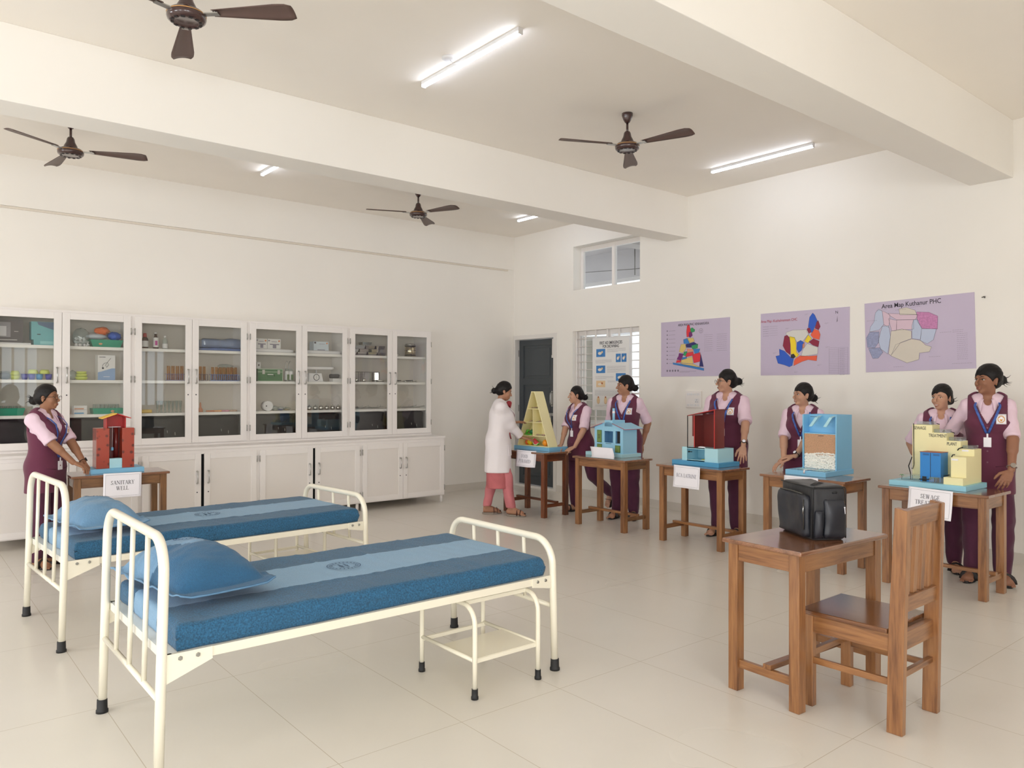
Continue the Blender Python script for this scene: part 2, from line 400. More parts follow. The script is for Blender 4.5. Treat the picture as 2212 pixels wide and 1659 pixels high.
# ------------------------------------------------------------------ floor
X0, X1, Y0, Y1, ZC = -3.8, 7.57, -3.8, 9.17, 3.855
def floor_mat():
    m = bpy.data.materials.new('vitrified_floor_tiles'); m.use_nodes = True
    nt = m.node_tree; L = nt.links; b = nt.nodes['Principled BSDF']
    tc = nt.nodes.new('ShaderNodeTexCoord')
    sp = nt.nodes.new('ShaderNodeSeparateXYZ'); L.new(tc.outputs['Object'], sp.inputs[0])
    def edge(axis, off, step, w):
        a = nt.nodes.new('ShaderNodeMath'); a.operation = 'SUBTRACT'; a.inputs[1].default_value = off
        L.new(sp.outputs[axis], a.inputs[0])
        d = nt.nodes.new('ShaderNodeMath'); d.operation = 'DIVIDE'; d.inputs[1].default_value = step; L.new(a.outputs[0], d.inputs[0])
        ad = nt.nodes.new('ShaderNodeMath'); ad.operation = 'ADD'; ad.inputs[1].default_value = 0.5; L.new(d.outputs[0], ad.inputs[0])
        fr = nt.nodes.new('ShaderNodeMath'); fr.operation = 'FRACT'; L.new(ad.outputs[0], fr.inputs[0])
        s2 = nt.nodes.new('ShaderNodeMath'); s2.operation = 'SUBTRACT'; s2.inputs[1].default_value = 0.5; L.new(fr.outputs[0], s2.inputs[0])
        ab = nt.nodes.new('ShaderNodeMath'); ab.operation = 'ABSOLUTE'; L.new(s2.outputs[0], ab.inputs[0])
        lt = nt.nodes.new('ShaderNodeMath'); lt.operation = 'LESS_THAN'; lt.inputs[1].default_value = w / step; L.new(ab.outputs[0], lt.inputs[0])
        return lt
    ex = edge(0, 1.42, 0.609, 0.0016); ey = edge(1, 1.62, 1.205, 0.0016)
    mxm = nt.nodes.new('ShaderNodeMath'); mxm.operation = 'MAXIMUM'; L.new(ex.outputs[0], mxm.inputs[0]); L.new(ey.outputs[0], mxm.inputs[1])
    n = nt.nodes.new('ShaderNodeTexNoise'); n.inputs['Scale'].default_value = 1.3; n.inputs['Detail'].default_value = 5; L.new(tc.outputs['Object'], n.inputs['Vector'])
    r = nt.nodes.new('ShaderNodeValToRGB')
    r.color_ramp.elements[0].position = 0.3; r.color_ramp.elements[0].color = rgb(218, 214, 206)
    r.color_ramp.elements[1].position = 0.75; r.color_ramp.elements[1].color = rgb(223, 219, 212)
    L.new(n.outputs['Fac'], r.inputs['Fac'])
    mix = nt.nodes.new('ShaderNodeMixRGB'); L.new(mxm.outputs[0], mix.inputs[0]); L.new(r.outputs['Color'], mix.inputs[1])
    mix.inputs[2].default_value = rgb(190, 181, 166)
    L.new(mix.outputs[0], b.inputs['Base Color'])
    b.inputs['Roughness'].default_value = 0.24
    b.inputs['Specular IOR Level'].default_value = 0.42
    n4 = nt.nodes.new('ShaderNodeTexNoise'); n4.inputs['Scale'].default_value = 0.8; n4.inputs['Detail'].default_value = 1; L.new(tc.outputs['Object'], n4.inputs['Vector'])
    mr = nt.nodes.new('ShaderNodeMapRange'); mr.inputs['To Min'].default_value = 0.22; mr.inputs['To Max'].default_value = 0.30
    L.new(n4.outputs['Fac'], mr.inputs['Value']); L.new(mr.outputs[0], b.inputs['Roughness'])
    return m
M_FLOOR = floor_mat()
struct(MB().box(X0, X1, Y0, Y1, -0.12, 0.0).build('floor', M_FLOOR))
struct(MB().box(X0 - 0.2, X1 + 0.2, Y0 - 0.2, Y1 + 0.2, ZC, ZC + 0.15).build('ceiling', M_CEIL))

def wall_with_holes(name, axis, pos, thick, a0, a1, z0, z1, holes, m):
    """a wall along one axis split round its openings; holes (a_lo, a_hi, z_lo, z_hi)"""
    b = MB(); cuts = sorted({a0, a1, *[h[0] for h in holes], *[h[1] for h in holes]})
    for p, q in zip(cuts, cuts[1:]):
        mid = (p + q) / 2
        hs = sorted([h for h in holes if h[0] < mid < h[1]], key=lambda h: h[2])
        z = z0
        for h in hs + [(0, 0, z1, z1)]:
            if h[2] > z + 1e-6:
                if axis == 'x': b.box(p, q, min(pos, pos + thick), max(pos, pos + thick), z, h[2])
                else: b.box(min(pos, pos + thick), max(pos, pos + thick), p, q, z, h[2])
            z = h[3]
    return struct(b.build(name, m))
wall_with_holes('wall_back', 'x', Y1, 0.2, X0 - 0.2, X1, 0, ZC, [], M_WALL)
DOOR = (8.215, 9.15, 0.0, 2.30); WIN = (6.61, 7.85, 0.95, 2.32); TRAN = (6.597, 7.84, 2.905, 3.525)
wall_with_holes('wall_right', 'y', X1, 0.23, Y0, Y1 + 0.2, 0, ZC, [DOOR, WIN, TRAN], M_WALL)
wall_with_holes('wall_front', 'x', Y0, -0.2, X0 - 0.2, X1 + 0.2, 0, ZC, [(x - w / 2, x + w / 2, 1.0, 2.5) for x, w in WIN_FRONT + WIN_FRONT_DIM], M_WALL)
wall_with_holes('wall_left', 'y', X0, -0.2, Y0, Y1, 0, ZC, [(y - w / 2, y + w / 2, 1.0, 2.5) for y, w in WIN_LEFT], M_WALL)
for i, (y0, y1) in enumerate(((5.83, 6.15), (2.352, 2.70), (-1.13, -0.80))):
    struct(MB().box(X0, X1, y0, y1, 3.352, ZC).build('trim_%d' % (i + 1), M_BEAM, bevel=0.004))
# wiring channel along the back wall and the slight step of the plaster above it
M_CHAN = mat('wiring_channel', (222, 214, 202), 0.5)
b = MB().box(X0, 7.44, Y1 - 0.022, Y1, 3.318, 3.338)
struct(b.build('trim_4', M_CHAN, bevel=0.002))
struct(MB().box(X0, X1, Y1 - 0.010, Y1, 3.345, ZC).build('trim_5', M_WALL))
M_BASE = mat('skirting_tile', (216, 211, 203), 0.3, var=0.02, vscale=3)
struct(MB().box(X0, X1, Y1 - 0.012, Y1, 0, 0.10).build('baseboard_back', M_BASE))
b = MB().box(X1 - 0.012, X1, Y0, 8.19, 0, 0.10).box(X1 - 0.012, X1, 9.16, Y1, 0, 0.10)
struct(b.build('baseboard_right', M_BASE))

# windows behind and beside the camera (they light the room and mirror in the cabinet glass)
def far_window(n, axis, c, w, pos, inward):
    b = MB()
    def bar(a0, a1, z0, z1):
        p0, p1 = sorted((pos, pos - inward * 0.05))
        if axis == 'x': b.box(a0, a1, p0, p1, z0, z1)
        else: b.box(p0, p1, a0, a1, z0, z1)
    bar(c - w / 2, c + w / 2, 1.0, 1.05); bar(c - w / 2, c + w / 2, 2.45, 2.5)
    for a in (c - w / 2, c - w / 6 - 0.025, c + w / 6 - 0.025, c + w / 2 - 0.05): bar(a, a + 0.05, 1.05, 2.45)
    return struct(b.build('window_%d' % n, M_WHITE))
for i, (x, w) in enumerate(WIN_FRONT + WIN_FRONT_DIM): far_window(3 + i, 'x', x, w, Y0 - 0.05, 1)
for i, (y, w) in enumerate(WIN_LEFT): far_window(7 + i, 'y', y, w, X0 - 0.05, 1)

# ------------------------------------------------------------------ door in the right wall
M_DOOR = mat('dark_grey_door_paint', (66, 72, 77), 0.38, var=0.08, vscale=3, bump=0.06, bscale=20, stretch=(1, 1, 0.25))
M_DFRAME = mat('white_door_frame', (226, 223, 220), 0.4)
d = struct(thing('door_1', 'dark grey panelled door closed in a white frame', 'door', (X1, 0, 0))); del d['category']
b = MB()
y0, y1, zt = DOOR[0], DOOR[1], DOOR[3]
b.box(-0.015, 0.16, y0 - 0.035, y0 + 0.03, 0, zt + 0.02).box(-0.015, 0.16, y1 - 0.03, y1 + 0.012, 0, zt + 0.02).box(-0.015, 0.16, y0 - 0.035, y1 + 0.012, zt - 0.045, zt + 0.02)
b.box(-0.005, 0.16, y0, y1, 0, 0.035)
b.build('door_frame', M_DFRAME, d, bevel=0.003)
lf = MB(); ly0, ly1, lz0, lz1 = y0 + 0.065, y1 - 0.035, 0.04, zt - 0.05
lf.box(0.085, 0.115, ly0, ly1, lz0, lz1)
rails = [lz0, lz0 + 0.12, lz0 + 0.60, 0.98, 1.62, 1.70, lz1 - 0.10, lz1]
for (za, zb) in ((lz0, lz0 + 0.13), (0.93, 1.05), (1.56, 1.66), (lz1 - 0.09, lz1)):
    lf.box(0.07, 0.09, ly0, ly1, za, zb)
for (ya, yb) in ((ly0, ly0 + 0.10), (ly1 - 0.10, ly1)):
    lf.box(0.07, 0.09, ya, yb, lz0, lz1)
for (za, zb) in ((lz0 + 0.17, 0.89), (1.09, 1.52), (1.70, lz1 - 0.13)):
    lf.box(0.078, 0.09, ly0 + 0.14, ly1 - 0.14, za, zb)
lf.build('door_leaf', M_DOOR, d, bevel=0.004)
hy = ly0 + 0.075
MB().tube([(0.07, hy, 1.26), (0.035, hy, 1.27), (0.03, hy, 1.30), (0.03, hy, 1.41), (0.035, hy, 1.44), (0.07, hy, 1.45)], 0.008, 8).box(0.062, 0.07, hy - 0.016, hy + 0.016, 1.24, 1.47).build('door_handle', M_STEEL, d)
MB().tube([(0.055, ly0 - 0.03, 1.12), (0.055, ly0 + 0.16, 1.12)], 0.007, 8).box(0.055, 0.07, ly0 + 0.01, ly0 + 0.14, 1.10, 1.14).tube([(0.05, hy + 0.01, 1.13), (0.05, hy + 0.01, 0.99)], 0.008, 8).build('slide_bolt', M_STEEL, d)
MB().cbox(0.045, hy + 0.01, 0.985, 0.02, 0.035, 0.045).build('padlock', M_STEEL, d, bevel=0.004)
MB().box(0.035, 0.07, ly0 + 0.02, ly0 + 0.045, 1.98, 2.24).box(0.03, 0.07, ly0 + 0.015, ly0 + 0.05, 1.96, 2.0).build('tower_bolt', M_DFRAME, d, bevel=0.002)
for z in (0.35, 1.2, 2.05):
    MB().cyl(0.06, ly1 + 0.012, z - 0.05, z + 0.05, 0.009, n=8).build('hinge', M_DARKSTEEL, d)

# ------------------------------------------------------------------ window and transom in the right wall
M_REVEAL = wall_mat('reveal_paint', (232, 226, 216))
w = struct(thing('window_1', 'white grilled window', 'window', (X1, 0, 0))); del w['category']
y0, y1, z0, z1 = WIN
b = MB()
b.box(0.10, 0.16, y0, y0 + 0.045, z0, z1).box(0.10, 0.16, y1 - 0.045, y1, z0, z1).box(0.10, 0.16, y0, y1, z1 - 0.06, z1).box(0.10, 0.16, y0, y1, z0, z0 + 0.05)
b.box(0.10, 0.16, (y0 + y1) / 2 - 0.03, (y0 + y1) / 2 + 0.03, z0, z1)
b.build('window_frame', M_WHITE, w, bevel=0.003)
g = MB(); z = z0 + 0.06
while z < z1 - 0.03:
    g.tube([(0.06, y0, z), (0.06, y1, z)], 0.006, 6); z += 0.109
for yy in (y0 + 0.02, y0 + 0.19, y0 + 0.40, y0 + 0.62, y0 + 0.84, y0 + 1.04, y1 - 0.02):
    g.box(0.052, 0.068, yy - 0.011, yy + 0.011, z0, z1)
for zz in (1.60,):
    g.box(0.050, 0.070, y0, y1, 1.43, 1.455)
g.build('window_grille', M_WHITE, w)
MB().box(0.128, 0.132, y0 + 0.045, y1 - 0.045, z0 + 0.05, z1 - 0.06).build('window_pane', thin_glass('window_glass', (250, 252, 252), cloud=0.03), w)
# the left shutter stands half open: a framed translucent leaf
s = MB(); 
sm = Matrix.Translation((0.15, y1 - 0.05, 0)) @ Matrix.Rotation(math.radians(-62), 4, 'Z')
s.box(0, 0.045, -0.03, 0, z0 + 0.05, z1 - 0.07, M=sm).box(0.50, 0.545, -0.03, 0, z0 + 0.05, z1 - 0.07, M=sm).box(0, 0.545, -0.03, 0, z0 + 0.05, z0 + 0.11, M=sm).box(0, 0.545, -0.03, 0, z1 - 0.13, z1 - 0.07, M=sm)
s.box(0.04, 0.51, -0.018, -0.012, z0 + 0.1, z1 - 0.12, 1, M=sm)
s.build('window_shutter', [M_WHITE, mat('frosted_shutter', (205, 200, 190), 0.35)], w)
t = struct(thing('window_2', 'high transom window', 'window', (X1, 0, 0))); del t['category']
y0, y1, z0, z1 = TRAN
b = MB()
ym = y0 + 0.49 * (y1 - y0)
b.box(0.15, 0.20, y0, y0 + 0.04, z0, z1).box(0.15, 0.20, y1 - 0.045, y1, z0, z1).box(0.15, 0.20, y0, y1, z1 - 0.06, z1).box(0.15, 0.20, y0, y1, z0, z0 + 0.02).box(0.145, 0.20, ym - 0.025, ym + 0.025, z0, z1)
b.build('window_frame', M_WHITE, t, bevel=0.003)
MB().box(0.176, 0.18, y0 + 0.03, y1 - 0.03, z0 + 0.01, z1 - 0.05).build('window_pane', thin_glass('window_glass'), t)

# ------------------------------------------------------------------ outside the right wall: verandah and pale building opposite
M_CONC = mat('grey_verandah_paint', (176, 170, 170), 0.8, var=0.04, vscale=2)
M_PALE = mat('pale_building_render', (238, 236, 234), 0.8)
v = thing('verandah', 'grey verandah ceiling with crossing beams outside the high window', 'verandah', (7.8, 0, 0))
MB().box(0, 2.6, 2, 13, 3.95, 4.1).build('verandah_slab', M_CONC, v)
MB().box(2.25, 2.6, 2, 13, 3.45, 3.95).build('edge_beam', M_CONC, v)
for yy in (7.4, 10.6):
    MB().box(0, 2.25, yy, yy + 0.25, 3.6, 3.95).build('cross_beam', M_CONC, v)
MB().tube([(1.0, 10.2, 3.9), (1.0, 9.2, 3.88), (1.02, 9.0, 3.82), (1.02, 8.9, 3.60)], 0.022, 8).tube([(1.12, 10.1, 3.9), (1.12, 9.3, 3.88), (1.14, 9.1, 3.80), (1.14, 9.0, 3.62)], 0.022, 8).build('black_hose', M_BLACK, v)
MB().tube([(1.6, 8.3, 3.95), (1.6, 8.3, 3.35)], 0.008, 6).tube([(1.2, 9.2, 3.45), (1.6, 8.3, 3.45), (1.65, 8.0, 3.45)], 0.006, 6).build('hanging_rod', M_DARKSTEEL, v)
MB().box(-0.0, 2.6, 2, 13, -0.15, 0.02).build('verandah_floor', M_CONC, v)
bl = thing('apartment_building', 'pale building seen hazily through the grilled window', 'building', (18, 10, 0))
MB().box(0, 5, -3, 9, 0, 9).build('wall', M_PALE, bl)
for zz in (1.0, 3.2, 5.4):
    for yy in range(-2, 8, 2):
        MB().box(-0.05, 0.05, yy, yy + 1.0, zz, zz + 1.1).build('window', M_CONC, bl)
gr = struct(MB().box(7.6, 40, -10, 40, -0.3, -0.14).build('ground', mat('pale_ground', (205, 200, 190), 0.9)))
# ------------------------------------------------------------------ woods
TEAK_L, TEAK_D = (160, 112, 70), (106, 66, 38)
W_Z = wood('teak_grain_upright', 2, TEAK_L, TEAK_D)
W_X = wood('teak_grain_across', 0, TEAK_L, TEAK_D)
W_Y = wood('teak_grain_along', 1, TEAK_L, TEAK_D)
R_L, R_D = (128, 72, 40), (74, 36, 20)
RW_Z = wood('red_teak_upright', 2, R_L, R_D)
RW_X = wood('red_teak_across', 0, R_L, R_D)
RW_Y = wood('red_teak_along', 1, R_L, R_D)
B_L, B_D = (138, 98, 60), (92, 60, 36)
BW_Z = wood('brown_teak_upright', 2, B_L, B_D)
BW_X = wood('brown_teak_across', 0, B_L, B_D)
BW_Y = wood('brown_teak_along', 1, B_L, B_D)
TOP_X = wood('varnished_top_across', 0, (146, 102, 74), (108, 70, 48), 0.16, 0.8)
TOP_Y = wood('varnished_top_along', 1, (146, 102, 74), (108, 70, 48), 0.16, 0.8)
TH = 0.76
def make_table(label, loc, rz, woods, name='wooden_table', flip=1):
    """long side along local y; stretcher bar lies on the two cross pieces"""
    wz, wx, wy, top = woods
    t = thing(name, label, 'table', loc, rz, None)
    MB().box(-0.225, 0.225, -0.39, 0.39, TH - 0.022, TH).build('tabletop', top, t, bevel=0.007, segs=3)
    lx, ly, h = 0.173, 0.34, 0.0275
    for sx in (-1, 1):
        for sy in (-1, 1):
            MB().box(sx * lx - h, sx * lx + h, sy * ly - h, sy * ly + h, 0, TH - 0.022).build('leg', wz, t, bevel=0.003)
    for sx in (-1, 1):
        MB().box(sx * lx - 0.012 + sx * 0.008, sx * lx + 0.012 + sx * 0.008, -ly + h, ly - h, TH - 0.107, TH - 0.022).build('apron', wy, t, bevel=0.002)
    for sy in (-1, 1):
        MB().box(-lx + h, lx - h, sy * ly - 0.012 + sy * 0.008, sy * ly + 0.012 + sy * 0.008, TH - 0.107, TH - 0.022).build('apron', wx, t, bevel=0.002)
        MB().box(-lx + h, lx - h, sy * ly - 0.013, sy * ly + 0.013, 0.115, 0.155).build('stretcher', wx, t, bevel=0.002)
    MB().box(flip * 0.02 - 0.022, flip * 0.02 + 0.022, -ly - 0.02, ly + 0.02, 0.155, 0.18).build('foot_rail', wy, t, bevel=0.003)
    return t
TK = (W_Z, W_X, W_Y, TOP_Y); RD = (RW_Z, RW_X, RW_Y, TOP_Y); BR = (BW_Z, BW_X, BW_Y, TOP_Y)
make_table('narrow reddish wooden table standing under the cream food pyramid', (6.11, 6.98, 0), math.radians(1), RD)
make_table('narrow brown wooden table standing under the light blue toy house', (6.155, 5.765, 0), 0.0, (W_Z, BW_X, W_Y, TOP_Y))
make_table('narrow wooden table with the RCA LATRINE sheet hanging from it', (6.175, 4.585, 0), 0.0, TK)
make_table('narrow wooden table under the blue sand and pebble filter box', (6.225, 3.45, 0), 0.0, TK)
make_table('narrow wooden table under the stepped yellow sewage plant model', (6.245, 2.415, 0), 0.0, TK)
make_table('dark brown wooden table by the cabinets carrying the red well model', (1.61, 7.52, 0), math.radians(-92), BR)
fore = make_table('wooden table in the open floor carrying the black bag', (3.665, 2.075, 0), math.radians(-93.1), (W_Z, W_X, W_Y, TOP_Y))

# ------------------------------------------------------------------ wooden chair, its back to the camera side
ch = thing('wooden_chair', 'brown wooden slat-back chair drawn up to the table with the bag', 'chair', (3.63, 1.52, 0), math.radians(0.5))
def ramp(x0, x1, prof, mi=0):
    """solid between x0 and x1 with a side outline in (y, z)"""
    n = len(prof); b = MB()
    vs = [(x0, p[0], p[1]) for p in prof] + [(x1, p[0], p[1]) for p in prof]
    return b.add(vs, [tuple(reversed(range(n))), tuple(range(n, 2 * n))] + [(i, (i + 1) % n, n + (i + 1) % n, n + i) for i in range(n)])
for sx in (-1, 1):
    xo = sx * 0.205
    xa, xb = (xo, xo + 0.038) if sx < 0 else (xo - 0.038, xo)
    ramp(xa, xb, [(-0.028, 0), (0.040, 0), (0.032, 0.44), (0.004, 0.995), (-0.050, 0.985), (-0.036, 0.44)]).build('back_post', W_Z, ch, bevel=0.003)
    MB().box(xa, xb + 0.0, 0.385, 0.435, 0, 0.435).build('leg', W_Z, ch, bevel=0.003)
    MB().box(xa + 0.008, xb - 0.008, 0.03, 0.39, 0.355, 0.435).build('seat_rail', W_Y, ch, bevel=0.002)
    MB().box(xa + 0.01, xb - 0.01, 0.03, 0.39, 0.205, 0.235).build('stretcher', W_Y, ch, bevel=0.002)
MB().box(-0.17, 0.17, 0.395, 0.425, 0.355, 0.435).build('seat_rail', W_X, ch, bevel=0.002)
MB().box(-0.17, 0.17, -0.01, 0.02, 0.355, 0.435).build('seat_rail', W_X, ch, bevel=0.002)
MB().box(-0.17, 0.17, 0.395, 0.42, 0.235, 0.265).build('stretcher', W_X, ch, bevel=0.002)
MB().box(-0.17, 0.17, -0.01, 0.012, 0.235, 0.262).build('stretcher', W_X, ch, bevel=0.002)
MB().box(-0.212, 0.212, 0.034, 0.455, 0.435, 0.457).build('seat', wood('seat_wood', 1, (128, 84, 52), (92, 56, 34), 0.2, 0.6), ch, bevel=0.006)
ramp(-0.167, 0.167, [(-0.036, 0.905), (0.0, 0.905), (-0.006, 0.985), (-0.043, 0.985)]).build('top_rail', W_X, ch, bevel=0.003)
ramp(-0.167, 0.167, [(-0.025, 0.53), (0.014, 0.53), (0.010, 0.60), (-0.028, 0.60)]).build('lower_rail', W_X, ch, bevel=0.003)
for i in range(4):
    x = -0.115 + i * 0.0767
    ramp(x - 0.020, x + 0.020, [(-0.014, 0.60), (0.002, 0.60), (-0.012, 0.905), (-0.028, 0.905)]).build('slat', W_Z, ch, bevel=0.002)

# ------------------------------------------------------------------ hospital beds
M_ENAMEL = mat('cream_enamel', (240, 235, 218), 0.22, coat=0.5, var=0.01, vscale=3)
M_RUB = mat('black_rubber', (28, 28, 30), 0.6)
M_BOLT = mat('zinc_bolt', (170, 170, 165), 0.35, metal=0.9)
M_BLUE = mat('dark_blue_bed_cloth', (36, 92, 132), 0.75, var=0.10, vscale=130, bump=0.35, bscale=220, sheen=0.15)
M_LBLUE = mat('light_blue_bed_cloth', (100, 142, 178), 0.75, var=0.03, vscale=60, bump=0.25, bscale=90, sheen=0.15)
M_PLATE = mat('bed_sheet_metal', (228, 228, 222), 0.3)
def hoop(y0, y1, zt, r, sp, ybend=0.13, n=9):
    """inverted U in the y-z plane, leaning by sp in x towards the top"""
    pts = [(0, y0, 0.045), (0, y0, zt * 0.5), (0, y0, zt - ybend)]
    for i in range(1, n):
        a = PI / 2 * i / n
        pts.append((0, y0 + ybend * (1 - math.cos(a)), zt - ybend * (1 - math.sin(a))))
    pts += [(0, y0 + ybend, zt), (0, (y0 + y1) / 2, zt), (0, y1 - ybend, zt)]
    for i in range(1, n):
        a = PI / 2 * i / n
        pts.append((0, y1 - ybend * (1 - math.sin(a)), zt - ybend * (1 - math.cos(a))))
    pts += [(0, y1, zt - ybend), (0, y1, zt * 0.5), (0, y1, 0.045)]
    return [(p[0] + sp * p[2] / 0.95, p[1], p[2]) for p in pts]
def make_bed(label, loc, rz, L, W=0.94):
    bed = thing('hospital_bed', label, 'bed', loc, rz, 'cream hospital beds')
    def end(name, x, zt, sp, rods, rr=0.0195):
        MB().tube([(x + p[0], p[1], p[2]) for p in hoop(0, W, zt, rr, sp)], rr, 14).build(name, M_ENAMEL, bed)
        zc = 0.345; xo = x + sp * zc / 0.95
        MB().tube([(xo, 0.0, zc), (xo, W, zc)], 0.0125, 10).build('cross_bar', M_ENAMEL, bed)
        for k in range(rods):
            y = W * (k + 1) / (rods + 1)
            MB().tube([(xo, y, zc), (x + sp * zt / 0.95, y, zt - 0.005)], 0.0105, 10).build('rod', M_ENAMEL, bed)
        for y in (0, W):
            MB().lathe([(0.027, 0), (0.027, 0.012), (0.0235, 0.016), (0.0225, 0.06), (0.0205, 0.062)], (x, y, 0), 16).build('rubber_foot', M_RUB, bed)
    end('head_frame', 0.0, 0.945, 0.022, 3)
    end('foot_frame', L, 0.70, -0.03, 3)
    for y, s in ((0.0, 1), (W, -1)):
        b = MB().box(0.03, L - 0.05, min(y, y + s * 0.005), max(y, y + s * 0.005), 0.475, 0.512).box(0.03, L - 0.05, min(y, y + s * 0.04), max(y, y + s * 0.04), 0.507, 0.512)
        b.build('side_rail', M_ENAMEL, bed, bevel=0.0015)
        for x0, d in ((0.012, 1), (L - 0.035, -1)):
            w = 0.185 if d > 0 else 0.13; hh = 0.115 if d > 0 else 0.07
            yy = (y - s * 0.004)
            poly = [(x0, 0.515 - hh), (x0 + d * w, 0.468), (x0 + d * w, 0.515), (x0, 0.515)]
            if d < 0: poly = poly[::-1]
            Mx = frame_M((0, yy, 0), (1, 0, 0), (0, 0, 1))
            g = MB().prism(poly, -0.003, 0.003, M=Mx).build('gusset_plate', M_ENAMEL, bed, bevel=0.001)
            for bx in (0.065, 0.130) if d > 0 else (0.04, 0.095):
                MB().tube([(x0 + d * bx, yy - s * 0.001, 0.494), (x0 + d * bx, yy - s * 0.009, 0.494)], [0.010, 0.007], 6).build('bolt', M_BOLT, g)
    MB().box(0.035, L - 0.055, 0.02, W - 0.02, 0.500, 0.512).box(0.03, 0.05, 0, W, 0.475, 0.512).box(L - 0.07, L - 0.05, 0, W, 0.475, 0.512).build('sheet_platform', M_PLATE, bed)
    return bed
BED1 = (0.79, 3.033, 0.0, 2.005)
b1r = math.radians(0.0)
BED2 = (0.787, 5.02, math.radians(3.4), 2.03)
make_bed('nearest cream iron bed with the small step stool beneath it', (BED1[0], BED1[1], 0), BED1[2], BED1[3])
make_bed('farther cream iron bed standing before the SANITARY WELL table', (BED2[0], BED2[1], 0), BED2[2], BED2[3])

from mathutils import noise as MN
def fold(x, y, z, s):
    return MN.noise(Vector((x * s, y * s, z * s)))
def emblem(b, cx, cy, z, r, M=None):
    """round stamped seal: two rings, a ring of small letters and a little device"""
    def ring(ra, rb, n=40):
        vs = []
        for i in range(n):
            a = 2 * PI * i / n
            vs += [(cx + ra * math.cos(a), cy + ra * math.sin(a), z), (cx + rb * math.cos(a), cy + rb * math.sin(a), z)]
        b.add(vs, [(2 * i, 2 * i + 1, (2 * i + 3) % (2 * n), (2 * i + 2) % (2 * n)) for i in range(n)], 0, False, M)
    ring(r, r * 0.96); ring(r * 0.72, r * 0.69)
    for i in range(22):
        a = 2 * PI * i / 22
        px_, py_ = cx + math.cos(a) * r * 0.84, cy + math.sin(a) * r * 0.84
        t = Vector((-math.sin(a), math.cos(a))) * r * 0.055; n_ = Vector((math.cos(a), math.sin(a))) * r * 0.07
        b.add([(px_ - t.x - n_.x, py_ - t.y - n_.y, z), (px_ + t.x - n_.x, py_ + t.y - n_.y, z), (px_ + t.x * 0.3 + n_.x, py_ + t.y * 0.3 + n_.y, z), (px_ - t.x * 0.3 + n_.x, py_ - t.y * 0.3 + n_.y, z)], [(0, 1, 2, 3)], 0, False, M)
    for dx in (-0.22, 0.12):
        b.box(cx + dx * r, cx + (dx + 0.07) * r, cy - 0.42 * r, cy + 0.42 * r, z - 0.0003, z, 0, M)
        b.box(cx + (dx - 0.08) * r, cx + (dx + 0.15) * r, cy - 0.05 * r, cy + 0.02 * r, z - 0.0003, z, 0, M)
    return b

def bed_cloth_mat():
    """dark borders, lighter middle band, woven look; band edges follow the cloth's own x,y"""
    m = bpy.data.materials.new('two_tone_blue_sheet'); m.use_nodes = True
    nt = m.node_tree; L = nt.links; b = nt.nodes['Principled BSDF']
    tc = nt.nodes.new('ShaderNodeTexCoord'); sp = nt.nodes.new('ShaderNodeSeparateXYZ')
    uv = nt.nodes.new('ShaderNodeUVMap')
    L.new(uv.outputs[0], sp.inputs[0])
    def rng(lo, hi):
        a = nt.nodes.new('ShaderNodeMath'); a.operation = 'GREATER_THAN'; a.inputs[1].default_value = lo; L.new(sp.outputs[1], a.inputs[0])
        c = nt.nodes.new('ShaderNodeMath'); c.operation = 'LESS_THAN'; c.inputs[1].default_value = hi; L.new(sp.outputs[1], c.inputs[0])
        d = nt.nodes.new('ShaderNodeMath'); d.operation = 'MULTIPLY'; L.new(a.outputs[0], d.inputs[0]); L.new(c.outputs[0], d.inputs[1]); return d
    band = rng(0.295, 0.705)
    n = nt.nodes.new('ShaderNodeTexNoise'); n.inputs['Scale'].default_value = 150; n.inputs['Detail'].default_value = 3; L.new(tc.outputs['Object'], n.inputs['Vector'])
    def ramp_(c, v):
        r = nt.nodes.new('ShaderNodeValToRGB'); col = rgb(*c)
        r.color_ramp.elements[0].position = 0.35; r.color_ramp.elements[1].position = 0.68
        r.color_ramp.elements[0].color = tuple(x * (1 - v) for x in col[:3]) + (1,); r.color_ramp.elements[1].color = tuple(x * (1 + v) for x in col[:3]) + (1,)
        L.new(n.outputs['Fac'], r.inputs['Fac']); return r
    r1 = ramp_((36, 90, 126), 0.34); r2 = ramp_((124, 162, 194), 0.06)
    mx = nt.nodes.new('ShaderNodeMixRGB'); L.new(band.outputs[0], mx.inputs[0]); L.new(r1.outputs[0], mx.inputs[1]); L.new(r2.outputs[0], mx.inputs[2])
    L.new(mx.outputs[0], b.inputs['Base Color']); b.inputs['Roughness'].default_value = 0.8; b.inputs['Sheen Weight'].default_value = 0.12
    bp = nt.nodes.new('ShaderNodeBump'); bp.inputs['Strength'].default_value = 0.3; bp.inputs['Distance'].default_value = 0.004
    L.new(n.outputs['Fac'], bp.inputs['Height']); L.new(bp.outputs['Normal'], b.inputs['Normal'])
    return m
M_SHEET = bed_cloth_mat()
M_SEAL = mat('dark_blue_stamp', (38, 70, 105), 0.8)
